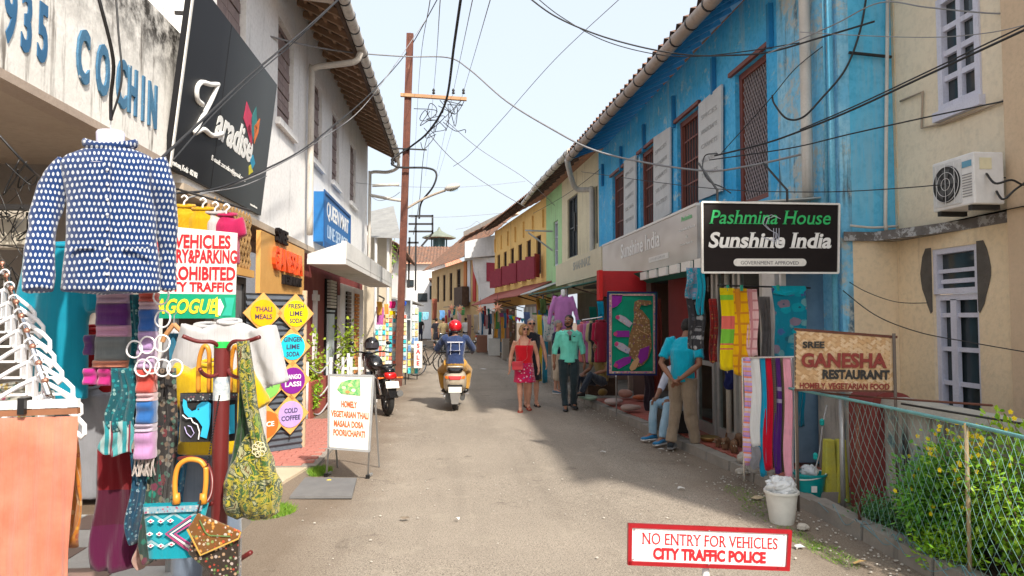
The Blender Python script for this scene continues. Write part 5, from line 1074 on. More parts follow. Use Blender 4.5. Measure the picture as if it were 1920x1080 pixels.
# black elephant bag
BK = fabric('black_canvas', 'solid', ((.02, .02, .022), (.035, .035, .035)))
eb = thing('elephant_bag', 'black cloth bag printed with a blue elephant and a patterned top band', 'bag', PY(388, 832, 3.42)); YE = 3.42
def ep(px, py, d=0): return PY(px, py, YE - d)
mb = MB(); A_, B_ = ep(338, 826), ep(444, 826); Cc, Dd = ep(446, 735), ep(338, 738)
def fn(u, v):
    t = u * 2 * math.pi; c = (A_ + B_) / 2 * (1 - v) + (Cc + Dd) / 2 * v; w = ((B_ - A_) * (1 - v) + (Cc - Dd) * v).length / 2
    return c + V((w * math.copysign(abs(math.cos(t)) ** .35, math.cos(t)), .035 * math.sin(t) * (1 - .5 * v), 0))
mb.grid(fn, 32, 6); mb.f.append(tuple(range(32, -1, -1))); mb.mi.append(0); mb.build('bag_body', BK, eb, smooth=True, angle=50)
MB().poly([ep(340, 752, .028), ep(445, 750, .028), ep(446, 737, .022), ep(339, 739, .022)], (0, -.004, 0)).build('band', fabric('band_pattern', 'floral', ((.05, .05, .06), (.3, .5, .6), (.5, .5, .5), (.25, .1, .12), (.05, .05, .06)), 90), eb)
EL = paint('elephant_blue', (.02, .42, .68), .6)
MB().poly([ep(x, y, .04) for x, y in ((344, 748), (350, 752), (352, 764), (360, 771), (368, 768), (370, 760), (378, 754), (390, 753), (396, 757), (396, 772), (394, 795), (388, 822), (376, 818), (380, 800), (372, 788), (366, 782), (354, 782), (346, 774), (343, 760))], (0, -.004, 0)).build('elephant', EL, eb)
MB().poly([ep(x, y, .04) for x, y in ((428, 760), (440, 758), (440, 812), (430, 814), (426, 790))], (0, -.004, 0)).build('elephant_leg', EL, eb)
MB().ball(ep(372, 767, .046), (.004, .003, .004), 8, 5).build('elephant_eye', TBLK, eb)
MB().tube([ep(x, y, .043) for x, y in ((342, 778), (350, 785), (358, 784), (362, 792), (370, 796), (374, 810), (372, 824))], .003, 5).build('outline', WHT, eb)
MB().tube([ep(x, y, .043) for x, y in ((346, 800), (350, 812), (358, 820), (364, 812), (358, 800), (352, 798))], .002, 5).build('motif', paint('lilac_ink', (.5, .45, .75)), eb)
OW = paint('amber_bamboo', (.66, .27, .03), .4)
for px0, px1 in ((372, 392), (432, 448)): MB().tube(spl([PY(px0, 735, 3.40), PY(px0 + 1, 680, 3.38), PY((px0 + px1) / 2, 650, 3.36), PY(px1, 662, 3.36), PY(px1, 735, 3.40)], 5), .011, 8).build('handle', OW, eb, smooth=True)
# turquoise tote
tb = thing('turquoise_tote', 'turquoise handwoven tote with red diamonds and amber cane handles', 'bag', PY(322, 1045, 3.12)); YT = 3.12
TQ = fabric('tote_weave', 'zig', axis='v', sc=11, stops=[(0, (.0, .40, .52)), (.62, (.0, .40, .52)), (.64, (.42, .66, .72)), (.74, (.0, .34, .46)), (.8, (.03, .5, .6))])
A_, B_, Cc, Dd = PY(280, 1045, YT), PY(366, 1040, YT), PY(392, 942, YT), PY(268, 946, YT)
mb = MB(); mb.grid(fn, 32, 8); mb.f.append(tuple(range(32, -1, -1))); mb.mi.append(0); mb.build('bag_body', TQ, tb, smooth=True, angle=50)
def tp_(px, py, d=.035): return PY(px, py, YT - d)
MB().poly([tp_(271, 963, .03), tp_(378, 958, .03), tp_(380, 947, .03), tp_(270, 951, .03)], (0, -.004, 0)).build('band', fabric('tote_band', 'floral', ((.35, .55, .65), (.6, .15, .25), (.7, .7, .7), (.1, .4, .6), (.5, .1, .2)), 80), tb)
for px, py in ((283, 977), (302, 977), (320, 976), (281, 1001), (299, 1001), (283, 1023), (302, 1023), (322, 1020)):
    c = tp_(px, py, .042); MB().poly([c + V((.014, 0, 0)), c + V((0, 0, .009)), c + V((-.014, 0, 0)), c + V((0, 0, -.009))], (0, -.003, 0)).build('diamond', WHT, tb); c = c + V((0, -.0035, 0)); MB().poly([c + V((.007, 0, 0)), c + V((0, 0, .005)), c + V((-.007, 0, 0)), c + V((0, 0, -.005))], (0, -.001, 0)).build('diamond_centre', paint('madder', (.45, .06, .12)), tb)
for off, c in ((0, (.35, .05, .15)), (7, (.65, .6, .6)), (14, (.4, .06, .2))):
    MB().tube([tp_(358, 968 + off, .04), tp_(311 + off * 1.2, 1001, .045), tp_(356, 1034 - off, .04)], .005, 5).build('chevron', paint('chev%d' % off, c), tb)
for pts in (((330, 945), (328, 905), (334, 875), (352, 862), (374, 864), (384, 875)), ((386, 876), (386, 905), (382, 940))): MB().tube(spl([tp_(x, y, .02) for x, y in pts], 5), .011, 8, flat=(X1, 1)).build('handle', OW, tb, smooth=True)
for px in (331, 381): MB().tube([tp_(px, 925, .022), tp_(px, 944, .022)], [.014, .018], 8).build('handle_end', OW, tb, smooth=True)
# embroidered envelope purse
FL_ = fabric('flower_embroidery', 'floral', ((.25, .10, .02), (.75, .10, .03), (.75, .62, .45), (.30, .40, .12), (.8, .35, .05), (.75, .68, .6)), 62, bump=.4)
FLD = fabric('dark_flower_embroidery', 'floral', ((.04, .025, .015), (.5, .06, .03), (.12, .22, .05), (.55, .35, .2), (.6, .5, .45)), 62, bump=.4)
ev_ = thing('embroidered_purse', 'envelope purse covered with embroidered flowers on a dark beaded strap', 'bag', PY(400, 1085, 3.0)); YV = 3.0
vp = lambda px, py, d=0: PY(px, py, YV - d)
bevel(MB().poly([vp(350, 1040), vp(357, 1010), vp(449, 1000), vp(446, 1085), (vp(420, 1100))], (0, .05, 0)).build('bag_body', FLD, ev_), .012)
bevel(MB().poly([vp(369, 963, .012), vp(451, 998, .012), vp(447, 1010, .012), vp(376, 1041, .012), vp(351, 992, .012)][::-1], (0, .02, 0)).build('flap', FL_, ev_), .006)
mb = MB().tube([vp(x, y, .018) for x, y in ((351, 992), (376, 1041), (447, 1010), (451, 998))], .004, 5); mb.build('piping', paint('gold_piping', (.5, .3, .06)), ev_)
mb = MB().tube([vp(x, y, .016) for x, y in ((374, 975), (385, 998), (392, 1004), (432, 1006))], .003, 5); mb.build('chain_stitch', paint('green_thread', (.1, .16, .05)), ev_)
mb = MB()
for i in range(60):
    t_ = i / 59; p = spl([PY(370, 962, 3.0), PY(378, 930, 3.1), PY(396, 830, 3.2), PY(412, 740, 3.24)], 20)[min(i, 59)]; mb.ball(p, .0045, 6, 4)
mb.build('beaded_strap', BLACK, ev_, kind='stuff')
# green sling bag
GB = fabric('green_block_print', 'marble', ((.02, .05, .01), (.26, .40, .02), (.04, .15, .02), (.62, .52, .04), (.02, .06, .01), (.55, .55, .28), (.16, .06, .01), (.24, .42, .03)), 13, bump=.8)
gb = thing('green_sling_bag', 'big green patterned cloth sling bag hanging from the coat stand', 'bag', PY(475, 972, 3.2)); YG = 3.2
gp = lambda px, py, d=0: PY(px, py, YG - d)
def strip(L, Rr, name, mat, par, d=0, amp=.01):
    n = len(L)
    def fn(u, v):
        k = v * (n - 1); i = min(int(k), n - 2); f = k - i
        a = gp(*L[i]).lerp(gp(*L[i + 1]), f); b = gp(*Rr[i]).lerp(gp(*Rr[i + 1]), f); return a.lerp(b, u) + V((0, -d + amp * math.sin(u * 12 + v * 3) - .03 * math.sin(u * math.pi), 0))
    o = MB().grid(fn, 12, (n - 1) * 6, uvs=(.2, 1)).build(name, mat, par, smooth=True); m = o.modifiers.new('s', 'SOLIDIFY'); m.thickness = .006; return o
strip([(448, 640), (452, 700), (462, 760), (478, 830), (490, 900)], [(470, 638), (478, 700), (484, 760), (500, 830), (524, 905)], 'front_strap', GB, gb, .03)
strip([(450, 645), (448, 720), (444, 790), (432, 860), (418, 905)], [(460, 648), (462, 720), (462, 790), (462, 860), (470, 905)], 'back_strap', fabric('dark_green', 'marble', ((.015, .05, .02), (.03, .10, .03), (.02, .06, .02), (.12, .16, .04)), 14), gb, -.03)
mb = MB(); secs = []
for py, xa, xb, dp in ((972, 440, 505, .02), (962, 424, 525, .05), (940, 417, 529, .075), (905, 418, 526, .08), (870, 430, 515, .065), (835, 450, 502, .04), (812, 462, 495, .02)):
    a, b = gp(xa, py), gp(xb, py); secs.append(((a + b) / 2, (b - a).length / 2, dp, X1, V((0, 1, 0))))
mb.loft(secs, 24); r = remesh(mb, .008, .016, 13, 3)
for i, p in enumerate(r.v): r.v[i] = p + V((0, .006 * math.sin(p.x * 160), 0))
r.build('bag_body', GB, gb, smooth=True)
mb = MB(); c = gp(486, 842, .065)
for k in range(7): a = k * .9; q = c + V((.018 * math.cos(a), -.004, .022 * math.sin(a))); mb.tube([q + V((.013 * math.cos(t), 0, .013 * math.sin(t))) for t in [i * 6.2832 / 10 for i in range(10)]], .0022, 4, closed=True)
mb.build('embroidery', paint('cream_thread', (.62, .58, .38)), gb)
# hanging yellow and pink tops above the board
hy = [((345, 402), 'orange yellow blouse with a floral trim, leftmost above the traffic board', fabric('marigold', 'marble', ((.80, .42, .0), (.85, .50, .01), (.8, .42, .0), (.5, .12, .02)), 9), .17), ((380, 407), 'plain yellow blouse hanging second above the traffic board', fabric('yellow2', 'solid', ((.86, .50, .0), (.8, .42, 0))), .2), ((403, 414), 'white blouse squeezed between yellow and pink ones', fabric('white3', 'solid', ((.75, .7, .7),)), .08), ((424, 418), 'crimson pink blouse hanging at the right end above the board', fabric('crimson', 'solid', ((.55, .01, .10), (.65, .02, .14))), .14)]
for (px, py), lb, m_, w_ in hy:
    c = PY(px, py - 8, 4.55); garment('blouse', lb, 'blouse', c, w_ + .04, .30, m_, sl=.08, sw=.04, ang=.4, group='blouses on hangers above the traffic board')
    mb = MB().tube(spl([c, c + Z3 * .05, c + V((.02, 0, .075)), c + V((.0, 0, .095)), c + V((-.018, 0, .08))], 4), .0065, 6); mb.build('clothes_hanger', HW, smooth=True, label='white hanger hook of the ' + lb.split(' hanging')[0].split(',')[0].replace(' squeezed', ''), cat='hanger')
MB().tube([PY(300, 345, 4.6), PY(470, 395, 4.6)], .008, 6).build('rail', DARK, label='thin dark rail carrying the yellow blouses', cat='rail')
# back wall of the stall: yellow panel, boxes, cable tangle
MB().box(-3.62, -3.30, 4.6, 4.66, .1, 2.75).build('backdrop_sheet', surf('faded_yellow', (.62, .50, .22), (.5, .4, .18), 3, .8), label='faded yellow panel behind the turquoise t-shirt', cat='panel')
for px, py, w_, h_, lb in ((25, 430, .26, .22, 'grey metal meter box with cables behind the hangers'), (62, 425, .10, .22, 'slim cream switch box right of the meter box')):
    c = PY(px, py, 4.2); mbx = thing('meter_box', lb, 'box', c); bevel(MB().box(c.x - w_ / 2, c.x + w_ / 2, 4.2, 4.32, c.z - h_ / 2, c.z + h_ / 2).build('case', surf('boxgrey', (.42, .38, .32), (.34, .3, .25)), mbx), .008); MB().box(c.x - w_ / 2 + .02, c.x + w_ / 2 - .02, 4.19, 4.199, c.z - h_ / 2 + .02, c.z + h_ / 2 - .05).build('lid', surf('boxlid', (.5, .46, .38)), mbx)
MB().bar(PY(-30, 388, 4.1), PY(75, 390, 4.1), .05, .03).build('bracket_bar', DARK, label='black toothed bracket bar on the stall wall', cat='bracket')
random.seed(21); mb = MB()
for k in range(26):
    x0_, y0_ = random.uniform(-20, 60), random.uniform(310, 560); pts = [PY(x0_ + random.uniform(-30, 40) * i * .4, y0_ + random.uniform(-40, 40) * i * .5 + 10 * i, 4.12 + random.uniform(-.06, .05)) for i in range(5)]
    mb.tube(spl(pts, 5), random.choice((.002, .003, .0045)), 5)
mb.build('cable_tangle', BLACK, smooth=True, label='tangle of black cables around the meter boxes', cat='cables', kind='stuff')
for k, (a, b, c) in enumerate((((80, 560, 3.9), (150, 500, 3.7), (190, 440, 3.6)), ((90, 600, 3.9), (160, 540, 3.7), (215, 470, 3.6)), ((-5, 250, 3.5), (60, 320, 3.6), (95, 345, 4)))):
    MB().tube(spl([PY(*a), PY(*b), PY(*c)]), .006, 5).build('cable', BLACK, smooth=True, label=['black cable slanting in front of the turquoise t-shirt', 'lower black cable slanting past the turquoise t-shirt', 'black cable on the soffit left of the jacket'][k], cat='cable')
FK = 1.0
# -- people
SKL = surf('fair_skin', (.62, .34, .24), (.56, .28, .19), 6, .5, .05, 60); SKD = surf('brown_skin', (.31, .15, .09), (.25, .115, .07), 6, .5, .05, 60)
HAIRK = surf('black_hair', (.012, .01, .009), (.03, .025, .022), 30, .5, .6, 90); HAIRB = surf('blonde_hair', (.45, .27, .12), (.30, .17, .07), 14, .6, .6, 90); HAIRG = surf('grey_hair', (.35, .33, .31), (.22, .21, .2), 20, .6, .6, 90)
EYEW = paint('eye_white', (.6, .58, .55), .3)
def person(label, loc, face, H, J={}, skin=SKD, hair='short', hairm=HAIRK, top=None, bottom=None, shoes=None, voxel=.011, headturn=0, headdown=0, glasses=False, beard=False, build=1.0, group=None, extra=None, shoe_z=0):
    """face = world direction the body faces (x, y). J overrides joints, local axes: x = the person's left, y = back, z = up, in fractions of the height"""
    root = thing('person', label, 'person', loc, group)
    f = V((face[0], face[1], 0)).normalized(); yb = -f; xl = yb.cross(Z3) * -1   # xl: local +x
    xl = Z3.cross(yb) * -1
    base = V(loc)
    def W(p): return base + (xl * p[0] + yb * p[1] + Z3 * p[2]) * H
    D = dict(pelvis=(0, 0, .525), waist=(0, 0, .615), chest=(0, 0, .735), neck=(0, 0, .835), head=(0, -.012, .928))
    for s, n in ((1, 'L'), (-1, 'R')):
        D.update({'sh' + n: (s * .100, 0, .795), 'el' + n: (s * .135, .01, .63), 'wr' + n: (s * .14, -.02, .485), 'hd' + n: (s * .14, -.03, .43),
                  'hp' + n: (s * .052, 0, .51), 'kn' + n: (s * .058, -.005, .28), 'an' + n: (s * .06, .01, .05), 'to' + n: (s * .07, -.085, .015)})
    D.update(J)
    P = {k: W(v) for k, v in D.items()}; B = build
    hd = Matrix.Rotation(headturn, 3, 'Z') @ f; hd = (hd * math.cos(headdown) - Z3 * math.sin(headdown)).normalized(); hx = hd.cross(Z3).normalized(); hz = hx.cross(hd)
    # body: one continuous skin
    mb = MB(); sp = [('pelvis', .080, .058), ('waist', .070, .050), ('chest', .088, .058)]
    tx = (P['shL'] - P['shR']).normalized(); secs = []
    lo = P['pelvis'] + (P['pelvis'] - P['waist']) * .5
    secs.append((lo, .066 * H * B, .05 * H * B, xl, yb)); 
    for n, rx, ry in sp: secs.append((P[n], rx * H * B, ry * H * B, (xl if n != 'chest' else tx), yb))
    up = (P['neck'] - P['chest']).normalized()
    secs += [(P['neck'] - up * .035 * H, .074 * H * B, .038 * H, tx, yb), (P['neck'] + up * .005 * H, .042 * H, .036 * H, tx, yb)]
    mb.loft(secs, 16)
    mb.tube([P['neck'] - up * .03 * H, P['neck'] + (P['head'] - P['neck']) * .55], [.034 * H * (.8 + .2 * B), .029 * H], 12)
    c = P['head']; M3 = Matrix((hx, -hd, hz)).transposed()
    mb.ball(c + hz * .012 * H, (.043 * H, .054 * H, .052 * H), 16, 12, M3); mb.ball(c - hz * .02 * H + hd * .012 * H, (.034 * H, .038 * H, .040 * H), 14, 10, M3); mb.ball(c - hz * .048 * H + hd * .030 * H, (.017 * H, .014 * H, .012 * H), 10, 8, M3)
    mb.tube([c + hz * .012 * H + hd * .048 * H, c - hz * .012 * H + hd * .064 * H], [.005 * H, .0095 * H], 8)
    for s in (1, -1): mb.ball(c + hx * s * .0435 * H - hz * .002 * H, (.006 * H, .012 * H, .018 * H), 8, 6, M3)
    for n in 'LR':
        k = (B + 1) / 2
        mb.tube([P['sh' + n], P['sh' + n].lerp(P['el' + n], .5), P['el' + n], P['el' + n].lerp(P['wr' + n], .35), P['wr' + n]], [.026 * H * B, .025 * H * B, .021 * H * k, .0225 * H * k, .0155 * H], 12)
        w, h = P['wr' + n], P['hd' + n]; d = (h - w).normalized(); pal = w.lerp(h, .55); sx = d.cross(hd if abs(d.dot(hd)) < .9 else Z3).normalized(); sy = d.cross(sx)
        mb.tube([w, w + d * .02 * H, pal + d * .01 * H, pal + d * .022 * H], [.015 * H, .021 * H, .024 * H, .020 * H], 10, flat=(sy, .5))
        for i in range(4):
            o = sy * (i - 1.5) * .0115 * H; L = (.040, .046, .043, .034)[i] * H; q = pal + d * .018 * H + o
            mb.tube([q, q + d * L * .5 + sx * .004 * H, q + d * L + sx * .016 * H], [.0062 * H, .0056 * H, .0045 * H], 6)
        q = w + d * .022 * H + sy * -.018 * H; mb.tube([q, q + d * .02 * H - sy * .012 * H + sx * .006 * H, q + d * .04 * H - sy * .010 * H + sx * .012 * H], [.008 * H, .0072 * H, .0055 * H], 6)
        a, kn, hp, to = P['an' + n], P['kn' + n], P['hp' + n], P['to' + n]
        mb.tube([hp + Z3 * .01 * H, hp.lerp(kn, .45), kn, kn.lerp(a, .3), kn.lerp(a, .8), a], [.050 * H * B, .043 * H * B, .030 * H * k, .031 * H * k, .020 * H, .020 * H], 12)
        mb.tube([a - Z3 * .01 * H + (a - to).normalized() * .018 * H, a.lerp(to, .5) - Z3 * .004 * H, to], [.022 * H, .02 * H, .013 * H], 10)
    r = remesh(mb, voxel * .8, 0, sm=2); r.build('body', skin, root, smooth=True)
    # face
    for s in (1, -1):
        e = c + hx * s * .019 * H + hz * .008 * H + hd * .0505 * H
        MB().ball(e, (.0085 * H, .004 * H, .005 * H), 10, 6, M3).build('eye', EYEW, root, smooth=True); MB().ball(e + hd * .003 * H, (.004 * H, .003 * H, .004 * H), 8, 6, M3).build('pupil', TBLK, root, smooth=True)
        MB().tube([e + hz * .010 * H - hx * s * .009 * H + hd * .002 * H, e + hz * .0125 * H + hd * .002 * H, e + hz * .009 * H + hx * s * .011 * H - hd * .003 * H], .0022 * H, 5).build('eyebrow', hairm, root)
    mo = c - hz * .030 * H + hd * .047 * H; MB().tube([mo - hx * .014 * H - hd * .004 * H, mo + hd * .002 * H, mo + hx * .014 * H - hd * .004 * H], [.0015 * H, .0042 * H, .0015 * H], 6).build('mouth', surf('lips', (.35, .08, .07), (.3, .06, .06)) if skin is SKL else surf('lips_dark', (.14, .045, .035)), root)
    if beard:
        MB().tube([c - hz * .022 * H + hd * .049 * H - hx * .019 * H, c - hz * .019 * H + hd * .054 * H, c - hz * .022 * H + hd * .049 * H + hx * .019 * H], .0042 * H, 6).build('moustache', hairm, root)
        mbb = MB().tube([c + hx * .042 * H - hz * .012 * H, c + hx * .035 * H - hz * .038 * H + hd * .015 * H, c - hz * .058 * H + hd * .034 * H, c - hx * .035 * H - hz * .038 * H + hd * .015 * H, c - hx * .042 * H - hz * .012 * H], [.006 * H, .012 * H, .014 * H, .012 * H, .006 * H], 8)
        mbb.build('beard', hairm, root, smooth=True)
    if glasses:
        gl_ = MB()
        for s in (1, -1): gl_.ball(c + hx * s * .020 * H + hz * .008 * H + hd * .057 * H, (.0165 * H, .005 * H, .012 * H), 12, 8, M3); gl_.tube([c + hx * s * .034 * H + hz * .010 * H + hd * .055 * H, c + hx * s * .046 * H + hz * .008 * H], .002 * H, 5)
        gl_.tube([c - hx * .01 * H + hz * .010 * H + hd * .058 * H, c + hx * .01 * H + hz * .010 * H + hd * .058 * H], .0025 * H, 5).build('sunglasses', BLACK, root, smooth=True)
    # hair
    hb = MB()
    if hair:
        hb.ball(c + hz * .020 * H - hd * .008 * H, (.048 * H, .056 * H, .050 * H), 20, 14, M3)
        if hair == 'bob':
            for k in range(9):
                a = math.pi * (-.15 + 1.3 * k / 8); o = hx * math.cos(a) * .046 * H - hd * math.sin(a) * .045 * H; hb.tube([c + hz * .02 * H + o * .9, c - hz * .02 * H + o * 1.08, c - hz * .065 * H + o * .95], [.02 * H, .021 * H, .012 * H], 8)
            hb.tube([c + hz * .05 * H + hd * .035 * H - hx * .005 * H, c + hz * .045 * H + hd * .047 * H + hx * .02 * H, c + hz * .015 * H + hd * .035 * H + hx * .042 * H], .012 * H, 8)
        else: hb.ball(c + hz * .0 * H - hd * .02 * H, (.044 * H, .040 * H, .044 * H), 14, 10, M3)
        hr = remesh(hb, .009 if H > 1 else .01, .004, 60, 1)
        # clear the face
        keep = []
        for i, p in enumerate(hr.v):
            q = p - c; fz = q.dot(hd) / H; uz = q.dot(hz) / H; ux = abs(q.dot(hx)) / H
            if hair != 'bob' and uz < .032 and fz > -.002 + (.0 if uz > .0 else -.01): hr.v[i] = p - hd * (fz + .012) * H * .9
            elif hair == 'bob' and uz < .030 and fz > .022 and ux < .038: hr.v[i] = p - hd * (fz - .005) * H
        hr.build('hair', hairm, root, smooth=True)
    # clothes
    for g_ in (top or []):
        kind, m, o = g_; mb = MB(); zt = o.get('ext', .014) * H
        if kind == 'shirt':
            lowc = P['pelvis'].lerp(P['waist'], o.get('low', -.1)); secs = [(lowc, (.080 * B + .012) * H * o.get('flare', 1), (.060 * B + .010) * H * o.get('flare', 1), xl, yb), (P['waist'], (.071 * B + .014) * H, (.052 * B + .012) * H, xl, yb), (P['chest'], (.090 * B + .010) * H, (.060 * B + .010) * H, tx, yb)]
            if not o.get('cami'):
                secs += [(P['neck'] - up * .032 * H, (.092 * B + .010) * H, .054 * H, tx, yb), (P['neck'] - up * .008 * H, .066 * H, .047 * H, tx, yb), (P['neck'] + up * .006 * H, .042 * H, .038 * H, tx, yb)]
            else: secs += [(P['chest'] + up * .018 * H, (.088 * B + .004) * H, .060 * H * B, tx, yb)]
            mb.loft(secs, 18); q = o.get('sleeve', 0)
            for n in 'LR':
                if q <= 0: continue
                s_, e_, w_ = P['sh' + n], P['el' + n], P['wr' + n]; pts = [s_ + (P['neck'] - s_) * .35]; rr = [.032 * H * B]
                if q <= .55: pts += [s_, s_.lerp(e_, q / .5 * .5), s_.lerp(e_, min(1, q / .5))]; rr += [.037 * H * B, .036 * H * B, .036 * H * B]
                else: pts += [s_, s_.lerp(e_, .5), e_, e_.lerp(w_, (q - .5) / .5)]; rr += [.037 * H * B, .034 * H * B, .031 * H * B, .026 * H]
                mb.tube(pts, rr, 12)
        elif kind == 'skirt':
            l = o['len']; n_ = 24; a = P['waist'].lerp(P['pelvis'], .4); mid_ = (P['knL'] + P['knR']) / 2; e = (P['hpL'] + P['hpR']) / 2
            mb.loft([(a, (.078 * B + .006) * H, (.056 * B + .008) * H, xl, yb), (P['pelvis'] - Z3 * .02 * H, (.088 * B + .010) * H, (.066 * B + .012) * H, xl, yb), (e.lerp(mid_, l * .55), (.095 * B + .012) * H, .085 * H, xl, yb), (e.lerp(mid_, l), (.098 * B + .016) * H, .09 * H, xl, yb)], 20)
        elif kind == 'trousers':
            mb.loft([(P['waist'].lerp(P['pelvis'], .35), (.074 * B + .008) * H, (.053 * B + .008) * H, xl, yb), (P['pelvis'], (.080 * B + .010) * H, (.060 * B + .010) * H, xl, yb), (P['pelvis'] - Z3 * .03 * H, (.074 * B + .008) * H, .055 * H * B, xl, yb)], 18)
            l = o.get('len', 1.0); wd = o.get('wide', 1.0)
            for n in 'LR':
                hp, kn, a = P['hp' + n], P['kn' + n], P['an' + n]; pts = [hp + Z3 * .015 * H, hp.lerp(kn, .45)]; rr = [.058 * H * B, .052 * H * B]
                if l > .5: pts += [kn, kn.lerp(a, .5), kn.lerp(a, (l - .5) / .5)]; rr += [.041 * H * wd, .037 * H * wd, .034 * H * wd]
                else: pts += [hp.lerp(kn, l / .5)]; rr += [.047 * H * wd * B]
                mb.tube(pts, rr, 14)
        r = remesh(mb, voxel, o.get('wr', .006) * 1.5, 13, 2); r.build(o.get('name', kind), m, root, smooth=True)
    if shoes:
        for n in 'LR':
            a, to = P['an' + n], P['to' + n]; d = (to - a); d.z = 0; d.normalize(); s = d.cross(Z3); g0 = a.z - .05 * H
            mb = MB(); L = [(-.035, .022, .040), (-.015, .027, .05), (.02, .028, .046), (.06, .030, .032), (.095, .028, .022), (.112, .016, .016)]
            if shoes[0] == 'shoe':
                mb.loft([(a + d * (t_ * H) + Z3 * (h_ * .5 * H - .05 * H + .004), w_ * H, h_ * .5 * H, s, Z3) for t_, w_, h_ in L], 14); sh_ = mb.build('shoe', shoes[1], root, smooth=True)
                if len(shoes) > 2: MB().loft([(a + d * (t_ * H) + Z3 * (-.05 * H + .008), w_ * H * 1.06, .009 * H, s, Z3) for t_, w_, h_ in L], 14).build('sole', shoes[2], sh_, smooth=True)
            else:
                sh_ = MB().loft([(a + d * (t_ * H) + Z3 * (-.05 * H + .006), w_ * H, .005 * H, s, Z3) for t_, w_, h_ in L], 12).build('sandal', shoes[1], root)
                for t_ in (.055, .075, .0): MB().tube([a + d * t_ * H + s * .028 * H - Z3 * .045 * H, a + d * t_ * H + Z3 * (-.012 if t_ > .01 else .0) * H, a + d * t_ * H - s * .028 * H - Z3 * .045 * H], .005 * H, 6).build('strap', shoes[1], sh_)
    if extra: extra(root, P, H, f, xl, yb)
    return root, P
F_ = lambda n, c, c2=None, **k: fabric(n, 'solid', (c, c2 or tuple(min(1, x * 1.2) for x in c)), **k)
# 1 woman in red
p = PG(983, 771); REDT = F_('red_rib', (.58, .008, .02)); 
def bagx(root, P, H, f, xl, yb):
    c = P['hpR'] + xl * -.02 * H + f * .12 * H + Z3 * .015 * H - xl * .01
    M = Matrix((xl, yb, Z3)).transposed(); o = bevel(MB().obox(c, (.125 * H, .05 * H, .095 * H), M).build('handbag', F_('coral_leather', (.62, .07, .09)), root), .02, 3)
    MB().obox(c + f * .028 * H + Z3 * .02 * H, (.11 * H, .004, .05 * H), M).build('flap', F_('coral_leather2', (.55, .055, .075)), o)
    MB().tube(spl([c + Z3 * .045 * H + xl * .05 * H, P['waist'] + f * .075 * H + xl * .03 * H, P['chest'] + f * .085 * H + xl * .03 * H, P['shL'] - xl * .02 * H + Z3 * .032 * H + f * .0, P['chest'] - f * .085 * H + xl * .02 * H, c - f * .05 * H + Z3 * .1]), .0045, 6).build('bag_strap', F_('coral_leather3', (.6, .10, .11)), root, smooth=True)
    for s in (1, -1): q = P['sh' + ('L' if s > 0 else 'R')]; MB().tube(spl([P['chest'] + xl * s * .055 * H + f * .072 * H + Z3 * .02 * H, q - xl * s * .045 * H + f * .04 * H + Z3 * .012 * H, q - xl * s * .045 * H + Z3 * .028 * H, P['chest'] + xl * s * .05 * H - f * .068 * H + Z3 * .02 * H]), .0035, 5).build('shoulder_strap', REDT, root)
person('blonde woman in red camisole and pink flowered skirt walking with a coral crossbody bag', (p.x, p.y, 0), (-.08, -1), 1.56, dict(elL=(.150, .03, .64), wrL=(.165, -.02, .50), hdL=(.165, -.03, .45), elR=(-.150, .03, .64), wrR=(-.165, -.0, .50), hdR=(-.168, -.01, .45), knR=(-.05, -.03, .28), anR=(-.045, -.05, .05), toR=(-.05, -.14, .02), anL=(.05, .09, .06), toL=(.06, .01, .02)),
       skin=SKL, hair='bob', hairm=HAIRB, build=1.12, glasses=True, headturn=.35, shoes=('sandal', surf('tan_leather', (.42, .08, .05), (.3, .06, .04))), extra=bagx,
       top=[('skirt', fabric('rose_print', 'floral', ((.50, .01, .08), (.6, .45, .5), (.15, .15, .4), (.55, .02, .15), (.7, .5, .55)), 24), dict(len=.78, name='skirt')), ('shirt', REDT, dict(cami=True, low=.15, name='camisole', wr=.003))])
# 2 grey haired woman behind
p = PG(996, 762)
person('grey haired woman in a black sleeveless dress walking just behind the woman in red', (p.x, p.y, 0), (.05, -1), 1.66, dict(elL=(.150, .0, .64), wrL=(.17, -.03, .50), hdL=(.172, -.04, .45)), skin=SKL, hair='short', hairm=HAIRG, glasses=True, build=1.1, shoes=('sandal', surf('dark_sandal', (.05, .04, .04))),
       top=[('skirt', F_('black_jersey', (.012, .012, .018)), dict(len=.9, name='skirt')), ('shirt', F_('black_jersey', (.012, .012, .018)), dict(name='tank_top', low=-.1))])
# 3 man in mint shirt
MINT = F_('mint_cotton', (.14, .66, .52), (.20, .74, .60)); p = PG(1067, 769)
def mintx(root, P, H, f, xl, yb):
    n = P['neck']; c = P['chest']
    MB().poly([n + f * .04 * H + Z3 * .004, n + f * .062 * H - Z3 * .02 * H + xl * .03 * H, c + f * .078 * H + Z3 * .035 * H, n + f * .062 * H - Z3 * .02 * H - xl * .03 * H], f * .006).build('collar_opening', F_('dark_scarf', (.25, .20, .22)), root)
    for s in (1, -1): MB().poly([n + xl * s * .012 * H + f * .045 * H, n + xl * s * .045 * H + f * .03 * H, n + xl * s * .045 * H + f * .055 * H - Z3 * .035 * H, n + xl * s * .018 * H + f * .068 * H - Z3 * .05 * H], f * .008).build('collar', MINT, root)
    MB().tube([c + f * .083 * H + Z3 * .05 * H, c + f * .088 * H - Z3 * .005 * H], [.008 * H, .014 * H], 8).build('sunglasses', BLACK, root)
    q = c + xl * .045 * H + f * .078 * H + Z3 * .035 * H; o = MB().poly([q + xl * .022 * H, q - xl * .022 * H, q - xl * .022 * H - Z3 * .05 * H, q + xl * .022 * H - Z3 * .05 * H], f * .006).build('pocket', MINT, root); MB().box(q.x - .02, q.x + .02, q.y - .012, q.y, q.z - .005, q.z + .012).build('pen', BLACK, root)
